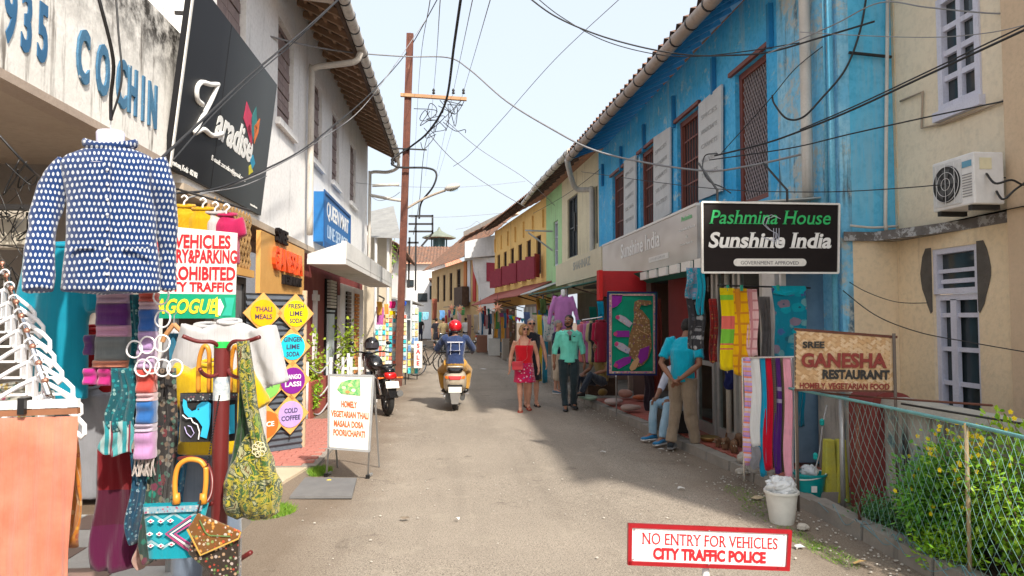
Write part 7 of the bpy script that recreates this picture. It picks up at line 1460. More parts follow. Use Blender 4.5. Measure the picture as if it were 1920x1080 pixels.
# tapestry
tpY = 10.4; A_, B_, C_, D_ = PY(1138, 704, tpY), PY(1230, 704, tpY), PY(1233, 548, tpY), PY(1140, 546, tpY)
tp = thing('elephant_tapestry', 'green wall hanging with a brown and purple patchwork elephant standing on end', 'tapestry', ((A_.x + B_.x) / 2, tpY, A_.z))
def tq(px, py, d=0): return PY(px, py, tpY - d)
def tpf(u, v): p = (A_ * (1 - u) + B_ * u) * (1 - v) + (D_ * (1 - u) + C_ * u) * v; return p + V((0, .012 * math.sin(u * 9 + 1), 0))
o = MB().grid(tpf, 16, 8).build('cloth', F_('emerald_cloth', (.0, .22, .13)), tp, smooth=True)
m = o.modifiers.new('s', 'SOLIDIFY'); m.thickness = .01
def tpoly(L, mat, nm, d=.025): return MB().poly([tq(x, y, d) for x, y in L], (0, -.004, 0)).build(nm, mat, tp)
NB = fabric('navy_border', 'solid', ((.015, .02, .10),)); PB = fabric('pink_border', 'floral', ((.45, .25, .25), (.6, .4, .3), (.3, .1, .3), (.1, .15, .4), (.6, .5, .4)), 30)
for i, (w0, w1, m_) in enumerate(((0, 4, NB), (4, 9, PB))):
    x0, x1, y0_, y1_ = 1138 + w0, 1232 - w0, 547 + w0, 704 - w0; w = w1 - w0
    for L in (((x0, y0_), (x1, y0_), (x1, y0_ + w * .7), (x0, y0_ + w * .7)), ((x0, y1_ - w * .8), (x1, y1_ - w * .8), (x1, y1_), (x0, y1_)), ((x0, y0_ + w * .7), (x0 + w, y0_ + w * .7), (x0 + w, y1_ - w * .8), (x0, y1_ - w * .8)), ((x1 - w * .7, y0_ + w * .7), (x1, y0_ + w * .7), (x1, y1_ - w * .8), (x1 - w * .7, y1_ - w * .8))): tpoly(L, m_, 'border')
PP = F_('purple_patch', (.22, .02, .25)); EB = fabric('patchwork_brown', 'floral', ((.22, .12, .05), (.40, .22, .10), (.15, .06, .10), (.35, .28, .12), (.45, .3, .2)), 30); LG = fabric('patch_legs', 'floral', ((.40, .38, .45), (.10, .12, .40), (.5, .3, .3), (.5, .5, .55), (.6, .4, .3)), 34)
tpoly([(1147, 553), (1167, 553), (1165, 565), (1157, 574), (1147, 578)], PP, 'corner_patch')
tpoly([(1192, 577), (1204, 582), (1218, 600), (1220, 625), (1222, 650), (1216, 672), (1206, 684), (1192, 690), (1184, 690), (1190, 676), (1180, 668), (1178, 650), (1180, 630), (1186, 612), (1188, 600)], EB, 'elephant_body', .027)
tpoly([(1190, 600), (1188, 580), (1190, 566), (1198, 562), (1208, 563), (1220, 564), (1222, 570), (1212, 573), (1202, 572), (1198, 580), (1204, 600)], EB, 'elephant_trunk', .03)
tpoly([(1200, 655), (1218, 648), (1214, 672), (1202, 682), (1194, 676)], PP, 'elephant_rump', .032); tpoly([(1180, 690), (1186, 678), (1196, 670), (1199, 675), (1192, 692), (1184, 696)], F_('tan_tail', (.5, .3, .15)), 'elephant_tail', .033)
for L, m_ in (((((1186, 606), (1180, 614), (1160, 601), (1155, 596), (1162, 590), (1172, 594))), LG), (((1180, 620), (1180, 632), (1156, 632), (1150, 627), (1156, 620)), PP), (((1182, 654), (1178, 664), (1162, 656), (1152, 648), (1156, 640), (1168, 644)), LG), (((1184, 668), (1182, 680), (1160, 692), (1150, 686), (1154, 678), (1170, 670)), PP)): tpoly(L, m_, 'elephant_leg', .029)
for x, y in ((1158, 595), (1154, 626), (1156, 645), (1155, 685)): mb = MB(); discp(mb, tq(x, y, .035), .032, X1, Z3, (0, -1, 0), .004, 14); mb.build('elephant_foot', F_('rose_patch', (.42, .05, .15)), tp)
MB().tube([tq(1188, 610), tq(1200, 620, .04), tq(1216, 628, .04)], .006, 5).build('girth', F_('tan_tail', (.5, .3, .15)), tp)
# figurines, bowls, stones
ELB = surf('carved_wood', (.20, .11, .06), (.12, .06, .035), 9, .5, .3, 60)
def elephant(c, s, rz, label, mat=ELB):
    r = thing('elephant_figurine', label, 'figurine', c, 'carved elephants by the shop door'); M = Matrix.Rotation(rz, 3, 'Z'); c = V(c); q = lambda x, y, z: c + M @ (V((x, y, z)) * s)
    mb = MB().ball(q(0, 0, .62), (.5 * s, .28 * s, .30 * s), 14, 10, M).ball(q(.52, 0, .75), (.2 * s, .18 * s, .2 * s), 12, 8, M)
    for x, y in ((.3, .15), (.3, -.15), (-.32, .15), (-.32, -.15)): mb.tube([q(x, y, .5), q(x, y, .0)], [.12 * s, .10 * s], 8)
    mb.tube(spl([q(.62, 0, .75), q(.78, 0, .5), q(.80, 0, .25), q(.92, 0, .18)], 4), [.09 * s] * 4 + [.06 * s] * 5 + [.04 * s] * 4, 8)
    for y in (1, -1): mb.ball(q(.42, y * .2, .75), (.15 * s, .03 * s, .17 * s), 10, 6, M)
    mb.tube([q(-.5, 0, .65), q(-.56, 0, .35)], .02 * s, 5)
    remesh(mb, .012 * s / .12, 0, sm=1).build('body', mat, r, smooth=True)
    for y in (1, -1): MB().tube([q(.66, y * .07, .62), q(.84, y * .09, .55)], .018 * s, 6).build('tusk', paint('ivory', (.7, .65, .5)), r)
for k, (px, py, s, lb) in enumerate(((1350, 838, .13, 'smallest carved elephant nearest the porch post'), (1362, 842, .16, 'carved elephant with pale tusks second from the post'), (1376, 848, .17, 'carved elephant third from the porch post'), (1388, 838, .19, 'large carved elephant nearest the shawl rail'), (1370, 828, .15, 'carved elephant standing behind the others by the glass'))):
    p = PG(px, py, .12); elephant((p.x, p.y, .115), s, 3.6 + k * .4, lb)
p = PG(1330, 828, .115); MB().lathe([(.05, 0), (.10, .02), (.13, .06), (.125, .065), (.09, .03), (.01, .02)], p, 20).build('bowl', surf('brass', (.45, .3, .12), metal=.8, rough=.35), smooth=True, label='shallow brass bowl on the tiles beside the porch post', cat='bowl')
def stone(c, s, seed, label, mat=None):
    rs = random.Random(seed); mb = MB().ball(c, (s, s * rs.uniform(.7, 1), s * .6), 12, 8)
    for i, p in enumerate(mb.v): k = noise.noise(p * (2.2 / s) + V((seed, 0, 0))); mb.v[i] = V(c) + (p - V(c)) * (1 + .35 * k)
    return mb.build('stone', mat or CONC, label=label, cat='stone')
PST = surf('pale_stone', (.52, .48, .42), (.4, .37, .33), 6, .9, .5, 60)
stone(PG(1398, 858, .16), .10, 1, 'pale boulder at the foot of the striped shawls', PST); stone(PG(1420, 884, .08), .13, 2, 'flat grey stone under the white shawl'); stone(PG(1505, 988, .03), .045, 3, 'small white stone right of the white bucket', PST); stone(PG(1450, 893, .08), .10, 4, 'grey rubble stone under the violet shawl'); stone(PG(1390, 884, .1), .06, 9, 'small stone left of the flat grey stone', PST)
# buckets
def bucket(c, r0, r1, h, mat, label):
    r = thing('bucket', label, 'bucket', c); 
    MB().lathe([(r0 * .96, .0), (r0, .01), (r1, h - .02), (r1 + .012, h - .018), (r1 + .012, h), (r1 - .006, h), (r1 - .01, h - .03), (r0 - .006, .02), (.01, .018)], c, 32).build('shell', mat, r, smooth=True, angle=35); return r
p = PG(1466, 980); wbk = bucket(p, .095, .125, .26, paint('bucket_white', (.72, .72, .68), .4), 'white plastic bucket filled with crumpled clear bags')
def bagm(c, s, seed, label):
    mb = MB().ball(c, s, 22, 16)
    for i, q in enumerate(mb.v): k = noise.noise(q * 22 + V((seed, 0, 0))) + .6 * noise.noise(q * 50); mb.v[i] = V(c) + (q - V(c)) * (1 + .35 * k)
    g = NT('plastic_bag'); g.fin((.75, .78, .80), .25, 0, .6); g.b.inputs['Alpha'].default_value = .75; return mb.build('plastic_bag', g.m, label=label, cat='plastic bag', smooth=False)
bagm(p + V((0, 0, .29)), (.115, .105, .085), 1, 'crumpled clear plastic bags heaped in the white bucket')
p = PG(1519, 940); tbk = bucket(p, .095, .135, .26, paint('bucket_teal', (.0, .32, .33), .35), 'teal plastic bucket with a white sticker beside the yellow posts'); MB().box(p.x - .05, p.x + .0, p.y - .125, p.y - .118, .11, .165).build('sticker', WHT, tbk)
mb = MB().tube([p + V((.135 * math.cos(a), .135 * math.sin(a), .235 + .03 * math.cos(a))) for a in [k * 6.2832 / 24 for k in range(24)]], .006, 6, closed=True); mb.build('handle', WHT, tbk)
bagm(p + V((.02, .03, .26)), (.08, .07, .06), 5, 'clear plastic bag stuffed in the teal bucket')
mb = MB().tube(spl([PY(1550, 760, 6.2), PY(1542, 800, 6.1), PY(1536, 850, 6.0), PY(1527, 885, 5.9)]), .006, 6); r = thing('knotted_cord', 'grey cord with two teal knots hanging into the teal bucket', 'cord', PY(1530, 880, 6)); mb.build('cord', STEELG, r)
for q in ((1541, 792, 6.1), (1529, 856, 6.0)): MB().lathe([(.006, -.03), (.02, -.02), (.022, .02), (.006, .035)], PY(*q), 8).build('knot', paint('teal_knot', (.0, .45, .42)), r)
# yellow posts
YP_ = surf('yellow_painted_post', (.55, .50, .06), (.40, .42, .10), 5, .85, .5, 50, streak=(.25, .25, .15), ssc=9, peel=(.45, .45, .35), psc=5, pth=(.6, .66))
for k, (px, lb, w) in enumerate(((1561, 'left of a pair of yellow painted concrete guard posts', .062), (1583, 'right of a pair of yellow painted guard posts, behind the fence pole', .062))):
    p = PG(px, 944, .0); bevel(MB().hexa([(p.x - w, p.y, 0), (p.x + w, p.y, 0), (p.x + w, p.y + .1, 0), (p.x - w, p.y + .1, 0), (p.x - w * .55, p.y + .02, .56), (p.x + w * .75, p.y + .02, .56), (p.x + w * .75, p.y + .09, .56), (p.x - w * .55, p.y + .09, .56)]).build('guard_post', YP_, label=lb, cat='post'), .012)
# -- garden: wall, pillar, fence, plants
gwl = thing('garden_wall', 'low mouldy garden wall with a maroon round-topped pillar in front of the beige building', 'wall', (3.7, 4.5, 0))
MB().hexa([(3.62, 1.0, -.05), (3.80, 1.0, -.05), (3.80, 5.55, -.05), (3.62, 5.55, -.05), (3.62, 1.0, .86), (3.80, 1.0, .86), (3.80, 5.55, .90), (3.62, 5.55, .90)]).build('wall', CONCD, gwl)
MB().hexa([(3.58, 1.0, .862), (3.84, 1.0, .862), (3.84, 5.5, .902), (3.58, 5.5, .902), (3.60, 1.0, .95), (3.82, 1.0, .95), (3.82, 5.5, .985), (3.60, 5.5, .985)]).build('coping', surf('pale_mouldy_coping', (.50, .48, .42), (.36, .35, .32), 4, .9, .5, 50, peel=(.14, .24, .26), psc=4, pth=(.58, .66)), gwl)
MB().hexa([(3.66, 5.86, -.05), (3.80, 5.86, -.05), (3.92, 6.84, -.05), (3.78, 6.84, -.05), (3.66, 5.86, .96), (3.80, 5.86, .96), (3.92, 6.84, .96), (3.78, 6.84, .96)]).build('wall', CONCD, gwl)
pts = [V((3.53, 5.55, 0)), V((3.90, 5.55, 0)), V((3.90, 5.55, .93))] + [V((3.715 + .185 * math.cos(t), 5.55, .93 + .10 * math.sin(t))) for t in [k * math.pi / 12 for k in range(1, 12)]] + [V((3.53, 5.55, .93))]
MB().poly([V((p.x - .02, 5.50 + .0, p.z)) for p in pts], (0, .34, 0)).build('pillar', MAROON, gwl)
fe = thing('net_fence', 'garden fence of thin poles, a teal rail and drooping teal wire netting', 'fence', (3.0, 4, 0))
def fx(y): return lerp(RK, y) + .03
TR = surf('teal_rail', (.18, .42, .42), (.12, .32, .33), 8, .7, .2, 60)
top0, t1, t2_, t3 = PX(1493, 733, 3.10), PY(1607, 752, 5.0), PY(1812, 795, 3.95), PY(1960, 830, 3.35)
MB().tube(spl([PY(1480, 728, 5.95), t1, t2_, t3], 6), .012, 8).build('rail', TR, fe, smooth=True)
MB().tube([PY(1490, 732, 5.9), PY(1640, 745, 5.2), PY(1860, 760, 4.1)], .008, 6).build('rail', RUST, fe, smooth=True)
MB().tube([PY(1690, 757, 4.6), PY(1920, 795, 3.9)], .008, 6).build('rail', DARK, fe, smooth=True)
for px, py, Y, m_, rr in ((1577, 748, 5.5, STEELG, .020), (1607, 750, 5.02, RUST, .012), (1811, 793, 3.95, surf('bamboo_pole', (.45, .34, .2), (.35, .26, .15)), .012)):
    q = PY(px, py, Y); MB().tube([(q.x, q.y, 0), q], rr, 10).build('pole', m_, fe, smooth=True)
# net draped between rail and kerb
NL = spl([PY(1590, 752, 5.1), t1, t2_, t3], 8); BLn = [V((lerp(RK, p.y) + .02, p.y - .05, .13)) for p in NL]
LENS = [0]
for i in range(1, len(NL)): LENS.append(LENS[-1] + (NL[i] - NL[i - 1]).length)
def netp(s, v):
    s = max(0, min(LENS[-1] - 1e-4, s)); i = next(k for k in range(len(LENS) - 1) if LENS[k + 1] > s); f = (s - LENS[i]) / (LENS[i + 1] - LENS[i])
    a = NL[i].lerp(NL[i + 1], f); b = BLn[i].lerp(BLn[i + 1], f); sag = .05 * math.sin(s * 3.1) * math.sin(v * math.pi); return a.lerp(b, v) + V((-.04 * math.sin(v * math.pi) + sag * .5 + .012 * math.sin(s * 9 + v * 7), sag * .3, .025 * math.sin(s * 5 + 1) * v))
mb = MB(); cs_ = .07; n_s = int(LENS[-1] / cs_); nv2 = 13
for i in range(n_s):
    for sg in (1, -1):
        pts = []
        for j in range(nv2 + 1):
            zz = (j % 2) * .5 * sg; pts.append(netp((i + .5 + zz) * cs_ + .10 * math.sin(j * .2), j / nv2))
        mb.tube(pts, .0011, 4, caps=False)
mb.build('netting', TEALNET, fe, kind='stuff')
for i in range(7): # fallen net bundle along the kerb
    pass
mb = MB(); random.seed(12)
for k in range(26):
    y = random.uniform(3.3, 5.6); x = fx(y); mb.tube(spl([V((x + random.uniform(-.05, .03), y, .1)), V((x - .03 + random.uniform(-.05, .03), y - .1, .15 + random.uniform(-.05, .04))), V((x - .02 + random.uniform(-.05, .04), y - .25, .06)), V((x + random.uniform(-.05, .03), y - .38, .12))], 4), .0022, 4)
mb.build('slack_netting', paint('blue_net', (.12, .30, .36), .7), fe, kind='stuff')
def leafmat(n, c, c2):
    if n in _mc: return _mc[n]
    g = NT(n); v = g.n('ShaderNodeNewGeometry').outputs['Random Per Island']; col = g.mix(v, c, c2); g.b.inputs['Subsurface Weight'].default_value = 0
    g.set(g.b.inputs['Transmission Weight'], 0.0); m = g.fin(col, .45, 0, .45)
    tr = g.n('ShaderNodeBsdfTranslucent', {0: col}); mx = g.n('ShaderNodeMixShader', {0: .3}); g.t.links.new(g.b.outputs[0], mx.inputs[1]); g.t.links.new(tr.outputs[0], mx.inputs[2]); g.t.links.new(mx.outputs[0], g.o.inputs[0]); _mc[n] = m; return m
LEAF = leafmat('shrub_leaf', (.14, .38, .02), (.40, .60, .04)); LEAFD = leafmat('dark_leaf', (.08, .30, .04), (.22, .46, .05)); LEAFY = leafmat('yellow_green_leaf', (.24, .40, .03), (.42, .50, .05)); GRASS = leafmat('grass_blade', (.09, .26, .02), (.28, .40, .05)); FLOW = leafmat('yellow_petal', (.85, .62, .0), (.90, .72, .03)); TWIG = surf('twig_bark', (.22, .15, .10), (.15, .10, .07), 12, .9, .3, 80)
def leaf(mb, p, d, up, L, w):
    d = d.normalized(); s = d.cross(up)
    if s.length < 1e-3: s = V((1, 0, 0))
    s.normalize(); n = s.cross(d); m_ = p + d * L * .5 + n * L * .06; t = p + d * L - n * L * .08
    mb.add([p, p + d * L * .35 + s * w - n * w * .3, p + d * L * .72 + s * w * .7, t, p + d * L * .72 - s * w * .7, p + d * L * .35 - s * w - n * w * .3, m_], [(0, 1, 6), (1, 2, 6), (2, 3, 6), (3, 4, 6), (4, 5, 6), (5, 0, 6)])
def shrub(name, label, base, ctr, rad_, nl, lm, L=.055, nt=26, seed=0, flowers=0, cat='shrub', shell=.45, par=None, w=.28, twigr=.006, dens=None):
    rs = random.Random(seed); root = thing(name, label, cat, base); base = V(base); ctr = V(ctr); tips = []
    tw = MB()
    for i in range(nt):
        a = rs.random() * 6.283; e = math.acos(rs.uniform(-.5, 1)); rr = rs.uniform(shell, 1) 
        t = ctr + V((rad_[0] * math.sin(e) * math.cos(a), rad_[1] * math.sin(e) * math.sin(a), rad_[2] * math.cos(e))) * rr
        m1 = base.lerp(t, .45) + V((rs.uniform(-.05, .05), rs.uniform(-.05, .05), .05)); path = bez(base + V((rs.uniform(-.03, .03), rs.uniform(-.03, .03), 0)), m1, t, 7); tw.tube(path, [twigr * (1.2 - .12 * k) for k in range(8)], 5); tips.append(path)
    tw.build('stem', TWIG, root)
    mb = MB()
    for i in range(nl):
        path = rs.choice(tips); k = rs.uniform(.35, 1) * (len(path) - 1); j = min(int(k), len(path) - 2); p = path[j].lerp(path[j + 1], k - j) + V((rs.gauss(0, 1), rs.gauss(0, 1), rs.gauss(0, 1))) * (.05 if L < .09 else .09)
        d = (p - ctr) * .6 + V((rs.gauss(0, 1), rs.gauss(0, 1), rs.gauss(.3, .8))) * .14; leaf(mb, p, d, Z3, L * rs.uniform(.6, 1.2), L * w * rs.uniform(.8, 1.1))
    mb.build('foliage', lm, root, kind='stuff')
    if flowers:
        pos = []
        for i in range(flowers):
            path = rs.choice(tips); p = path[-1] + V((rs.gauss(0, .04), rs.gauss(0, .04) - .02, rs.gauss(.02, .04)))
            f = MB(); 
            n = V((rs.uniform(-.6, .3), -1, rs.uniform(-.2, .8))).normalized(); a_ = n.orthogonal().normalized(); b_ = n.cross(a_)
            for k in range(5): t = k * 1.2566; d = a_ * math.cos(t) + b_ * math.sin(t); leaf(f, p, d + n * .35, n, .018, .0075)
            f.build('flower', FLOW, root)
    return root
shrub('flowering_shrub', 'dense dark green shrub dotted with yellow flowers behind the netting', (3.36, 4.55, .05), (3.34, 4.45, .42), (.34, .62, .38), 5200, LEAFD, .055, 40, 1, 34)
shrub('flowering_shrub', 'tall airy yellow flowering shrub reaching above the fence rail', (3.40, 3.65, .05), (3.42, 3.85, .72), (.36, .85, .36), 3800, LEAF, .050, 44, 2, 90, shell=.5)
shrub('flowering_shrub', 'nearest airy shrub with bare pale stems at the right edge', (3.30, 3.25, .05), (3.45, 3.2, .62), (.32, .6, .36), 2300, LEAFY, .045, 34, 3, 44, shell=.6, twigr=.008)
shrub('leafy_bush', 'low bright green bushy plant at the foot of the fence', (3.22, 4.25, .05), (3.20, 4.2, .17), (.17, .35, .14), 1300, LEAF, .045, 18, 4)
shrub('leafy_bush', 'low green creeper near the rusty fence pole', (3.32, 5.1, .05), (3.3, 5.05, .14), (.25, .38, .12), 1200, leafmat('creeper_leaf', (.05, .2, .05), (.14, .3, .08)), .04, 18, 5)
shrub('leafy_bush', 'low weedy plants in the near corner of the garden bed', (3.3, 3.5, .05), (3.25, 3.4, .14), (.25, .5, .13), 1100, LEAF, .05, 18, 6)
def grassp(c, r, n, h, label, seed=0, lm=None, sq=(1, 1)):
    rs = random.Random(seed); mb = MB()
    for i in range(n):
        a = rs.random() * 6.283; q = math.sqrt(rs.random()) * r; p = V((c[0] + q * math.cos(a) * sq[0], c[1] + q * math.sin(a) * sq[1], c[2])); d = V((rs.gauss(0, .5), rs.gauss(0, .5), 1)).normalized(); s = d.orthogonal().normalized() * .0035; hh = h * rs.uniform(.4, 1.1)
        mb.add([p - s, p + s, p + d * hh + V((d.x, d.y, 0)) * hh * .4], [(0, 1, 2)])
    return mb.build('grass', lm or GRASS, label=label, cat='grass', kind='stuff')
p = PG(600, 886); grassp((p.x, p.y, .0), .17, 900, .07, 'green grass tuft between the cement apron and the menu board', 1, sq=(.7, 1.2)); p = PG(500, 960); grassp((p.x - .05, p.y, 0), .32, 2300, .055, 'bright grass patch under the green sling bag', 2, sq=(.9, .8))
for k, (px, py, r) in enumerate(((1280, 818, .12), (1330, 850, .12), (1195, 770, .2), (1400, 930, .3), (1430, 960, .3), (1240, 800, .1), (1500, 1010, .22), (1560, 1040, .22))): p = PG(px, py); grassp((p.x, p.y, .0), r, 200 if r < .2 else 330, .04, ['thin weeds at the kerb below the man in turquoise', 'weeds at the kerb beside the red tiles', 'weeds along the kerb near the tapestry', 'weeds left of the white bucket', 'ground weeds in front of the white bucket', 'sparse weeds beside the trainers', 'weeds right of the no entry sign', 'weeds along the foot of the garden kerb'][k], 5 + k, sq=(.5, 1.3))
# litter and leaves on the ground
random.seed(31); mb = MB()
for i in range(420):
    y = random.uniform(3, 14) if i < 200 else random.uniform(3.8, 7); x = (lerp(RK, y) - abs(random.gauss(0, .22)) - .03) if random.random() < .7 else random.uniform(-1.3, 2.8); s = random.uniform(.004, .013)
    p = V((x, y, .012)); mb.ball(p, (s, s * .8, s * .6), 6, 4)
mb.build('gravel', PST, kind='stuff', label='loose gravel scattered along the right kerb', cat='gravel')
lit = [(1130, 548 + 300, .05, (.7, .7, .66)), (480, 968, .09, (.8, .78, .75)), (905, 692, .14, (.75, .75, .75)), (1240, 843, .07, (.7, .7, .68)), (1277, 916, .06, (.72, .7, .66)), (1420, 935, .08, (.5, .4, .25)), (1455, 960, .05, (.6, .55, .5)), (1612, 1055, .07, (.55, .36, .14)), (1500, 1025, .06, (.6, .62, .62)), (618, 902, .04, (.75, .6, .05)), (760, 973, .05, (.2, .16, .12)), (857, 974, .03, (.75, .75, .72))]
for k, (px, py, s, c) in enumerate(lit):
    p = PG(px, py, .02); rs = random.Random(k); n = 7
    MB().add([p + V((s * rs.uniform(.5, 1) * math.cos(t), s * .6 * rs.uniform(.5, 1) * math.sin(t), rs.uniform(-.004, .02))) for t in [i * 6.2832 / n for i in range(n)]] + [p + Z3 * .02], [(i, (i + 1) % n, n) for i in range(n)]).build('litter', surf('litter%d' % k, c, tuple(x * .8 for x in c)), label=['white scrap on the road near the turquoise man', 'white paper scrap on the grass under the green bag', 'crumpled white paper on the road right of the scooter', 'pale scrap beside the trainer at the kerb', 'small white scrap in the middle shadow', 'brown cardboard scrap by the white bucket', 'pale scrap at the foot of the white bucket', 'dry orange leaf below the rusty fence pole', 'grey plastic scrap right of the no entry sign', 'yellow petal on the grey slab', 'dark leaf on the road left of centre', 'white dot of paper in the middle of the road'][k], cat='litter')
# -- further right: stalls of the cream, green and yellow houses
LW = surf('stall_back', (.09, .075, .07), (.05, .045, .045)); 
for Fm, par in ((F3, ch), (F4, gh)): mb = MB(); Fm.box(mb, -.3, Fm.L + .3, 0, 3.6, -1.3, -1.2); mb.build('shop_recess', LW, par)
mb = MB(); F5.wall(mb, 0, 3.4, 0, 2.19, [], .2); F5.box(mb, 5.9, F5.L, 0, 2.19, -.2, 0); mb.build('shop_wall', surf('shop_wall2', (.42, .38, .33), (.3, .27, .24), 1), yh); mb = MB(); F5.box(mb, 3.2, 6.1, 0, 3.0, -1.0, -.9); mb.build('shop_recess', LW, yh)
for i in range(12):
    mb = MB(); F5.box(mb, 1.0 + i * .21, 1.17 + i * .21, .05, 2.1, .005, .035); mb.build('door_slat', surf('door_slat%d' % (i % 3), [(.62, .66, .68), (.40, .44, .46), (.72, .74, .74)][i % 3]), yh)
for i in range(6):
    mb = MB(); F5.box(mb, 6.4 + i * .7, 6.95 + i * .7, .05, 2.0, .005, .05); mb.build('shop_shutter', surf('shsh%d' % i, random.choice([(.2, .2, .2), (.4, .15, .1), (.3, .3, .28), (.15, .2, .25)])), yh)
RAW = surf('red_sheet_awning', (.40, .11, .08), (.32, .09, .07), 3, .7)
def awning(par, Fm, a, b, z0, z1, d, mat, name='awning'):
    mb = MB(); 
    n = max(3, int((b - a) / .4)); mb.grid(lambda u, v: Fm.p(a + (b - a) * u, z1 + (z0 - z1) * v + .015 * math.sin(u * (b - a) * 40), .02 + d * v), n * 10, 2); o = mb.build(name, mat, par, smooth=True); m = o.modifiers.new('s', 'SOLIDIFY'); m.thickness = .02
    for q in (a + .1, b - .1): MB().bar(Fm.p(q, z0 - .02, d), Fm.p(q, z0 - .35, 0), .03).build('awning_strut', WOODD, par)
awning(yh, F5, -1.0, 3.6, 2.42, 2.95, 1.25, RAW); awning(yh, F5, 3.8, 10.0, 2.30, 2.9, 1.2, RAW)
awning(gh, F4, -.8, 2.2, 2.45, 2.85, 1.1, surf('pale_awning', (.58, .58, .56), (.5, .5, .48)))
GRA = surf('green_awning', (.05, .17, .13), (.04, .13, .10), 2, .6)
awning(ch, F3, -1.9, 3.9, 2.38, 2.62, 1.15, GRA)
for y in (16.2, 18.5, 20.6): p = V((2.72, y, 0)); MB().tube([p, p + Z3 * 2.4], .025, 8).build('awning_post', STEELG, ch)
# stars
def star(c, r, label):
    rt = thing('paper_star', label, 'star lantern', c, 'pink paper star lanterns'); c = V(c); mb = MB(); n = 7
    rim = [c + V((math.cos(t) * (r if k % 2 == 0 else r * .36), 0, math.sin(t) * (r if k % 2 == 0 else r * .36))) for k, t in enumerate([math.pi / 2 + i * math.pi / n for i in range(2 * n)])]
    mb.add(rim + [c + V((0, -r * .3, 0)), c + V((0, r * .3, 0))], [(k, (k + 1) % (2 * n), 2 * n) for k in range(2 * n)] + [((k + 1) % (2 * n), k, 2 * n + 1) for k in range(2 * n)]); mb.build('star_body', paint('peach_paper', (.85, .42, .28), .8), rt); MB().tube([c + Z3 * r, c + Z3 * (r + .25)], .006, 5).build('cord', DARK, rt)
star(PY(933, 577, 24), .22, 'larger pink paper star lantern hanging below the red awning'); star(PY(901, 580, 29), .23, 'pink paper star lantern left of the larger one'); star(PY(847, 577, 38), .24, 'pink star lantern above the far walkers, left of a pair'); star(PY(862, 579, 36), .24, 'pink star lantern above the red helmet')
# clothes around the cream house stall
PK = F_('orchid_kurta', (.50, .20, .50)); c = PY(1056, 556, 15.2)
k_ = garment('purple_kurta', 'orchid purple kurta hanging from the green awning above the mint shirt man', 'kurta', c, .44, .80, PK, sl=.60, sw=.05, ang=.34, voxel=.02, wr=.008); MB().lathe([(.07, 0), (.05, .05), (.055, .14), (.03, .16)], c, 14).build('neck_form', WHT, k_, smooth=True)
rk = MB().tube([PY(1092, 600, 13.2), PY(1130, 594, 12.4)], .012, 8).build('clothes_rail', CHROME, label='chrome rail of tunics left of the tapestry', cat='rail')
cols_ = [('salmon', (.62, .18, .18)), ('rosewood', (.45, .10, .20)), ('mauve', (.42, .14, .34)), ('sand', (.45, .36, .20)), ('black', (.02, .02, .02)), ('ruby', (.40, .01, .05)), ('maroon', (.22, .01, .03))]
for i, (n_, c_) in enumerate(cols_):
    t = i / 6; Y = 13.2 - .8 * t; px = 1094 + 35 * t; garment('tunic', '%s tunic on the chrome rail left of the tapestry' % n_, 'tunic', PY(px, 608 - 4 * t, Y), .20, .74, F_('tunic_' + n_, c_), sl=.3, sw=.04, ang=.12, voxel=.022, group='tunics on the chrome rail')
rs = random.Random(77)
def rack_cloths(specs):
    for px, y0_, y1_, w, Y, c_, lb in specs: shawl(px - w / 2, px + w / 2, y0_, y1_, Y, Y, F_('c_%d_%d' % (px, y0_), c_) if isinstance(c_, tuple) else c_, lb, cat='cloth', folds=1.5, amp=.03, n=(10, 8))
FLW = fabric('stall_print', 'floral', ((.55, .60, .58), (.1, .35, .3), (.6, .6, .55), (.2, .3, .35), (.5, .3, .3)), 18)
rack_cloths([(1112, 575, 640, 14, 15.5, (.0, .10, .07), 'dark green cloth hanging in the stall behind the purple kurta'), (1126, 565, 610, 12, 14.5, (.0, .28, .45), 'bright blue cloth high in the stall beside the red hoarding'), (1030, 592, 640, 24, 16.5, FLW, 'white and green printed cloth left of the purple kurta'), (1012, 590, 715, 9, 17.5, (.60, .42, .02), 'mustard yellow cloth hanging low behind the grey haired woman'), (1022, 600, 718, 10, 17.0, (.02, .22, .32), 'blue cloth hanging low behind the person in shorts'), (1003, 590, 640, 10, 18.5, (.5, .42, .3), 'tan cloth strip at the stall above the grey haired woman'), (988, 585, 625, 12, 20, (.08, .12, .25), 'navy cloth high behind the blonde woman'), (1018, 560, 588, 12, 19, (.1, .16, .05), 'dark green cloth under the pale awning'), (960, 580, 700, 12, 24, fabric('brown_print', 'floral', ((.12, .07, .04), (.3, .2, .1), (.2, .1, .1), (.1, .1, .1), (.4, .3, .2)), 10), 'brown patterned hanging by the slatted doors'), (1086, 600, 680, 8, 15, (.06, .2, .25), 'teal strip of cloth right of the mint shirt man'), (1040, 590, 700, 8, 18, (.04, .07, .2), 'indigo cloth strip behind the person in shorts')])
# string of small bunting under the awnings
mb = MB(); rs = random.Random(5)
bt = thing('bunting', 'string of small coloured flags under the pale awning', 'bunting', PY(1000, 590, 19)); sp_ = spl([PY(950, 590, 24), PY(985, 598, 21), PY(1020, 590, 18.5), PY(1050, 585, 17)], 8); MB().tube(sp_, .006, 4).build('cord', DARK, bt)
for i in range(0, len(sp_) - 1): q = sp_[i]; MB().add([q, q + V((.14, 0, 0)), q + V((.07, 0, -.16))], [(0, 1, 2)]).build('flag', F_('flag%d' % (i % 5), [(.5, .02, .05), (.02, .2, .4), (.0, .3, .15), (.6, .4, .0), (.4, .1, .4)][i % 5]), bt)
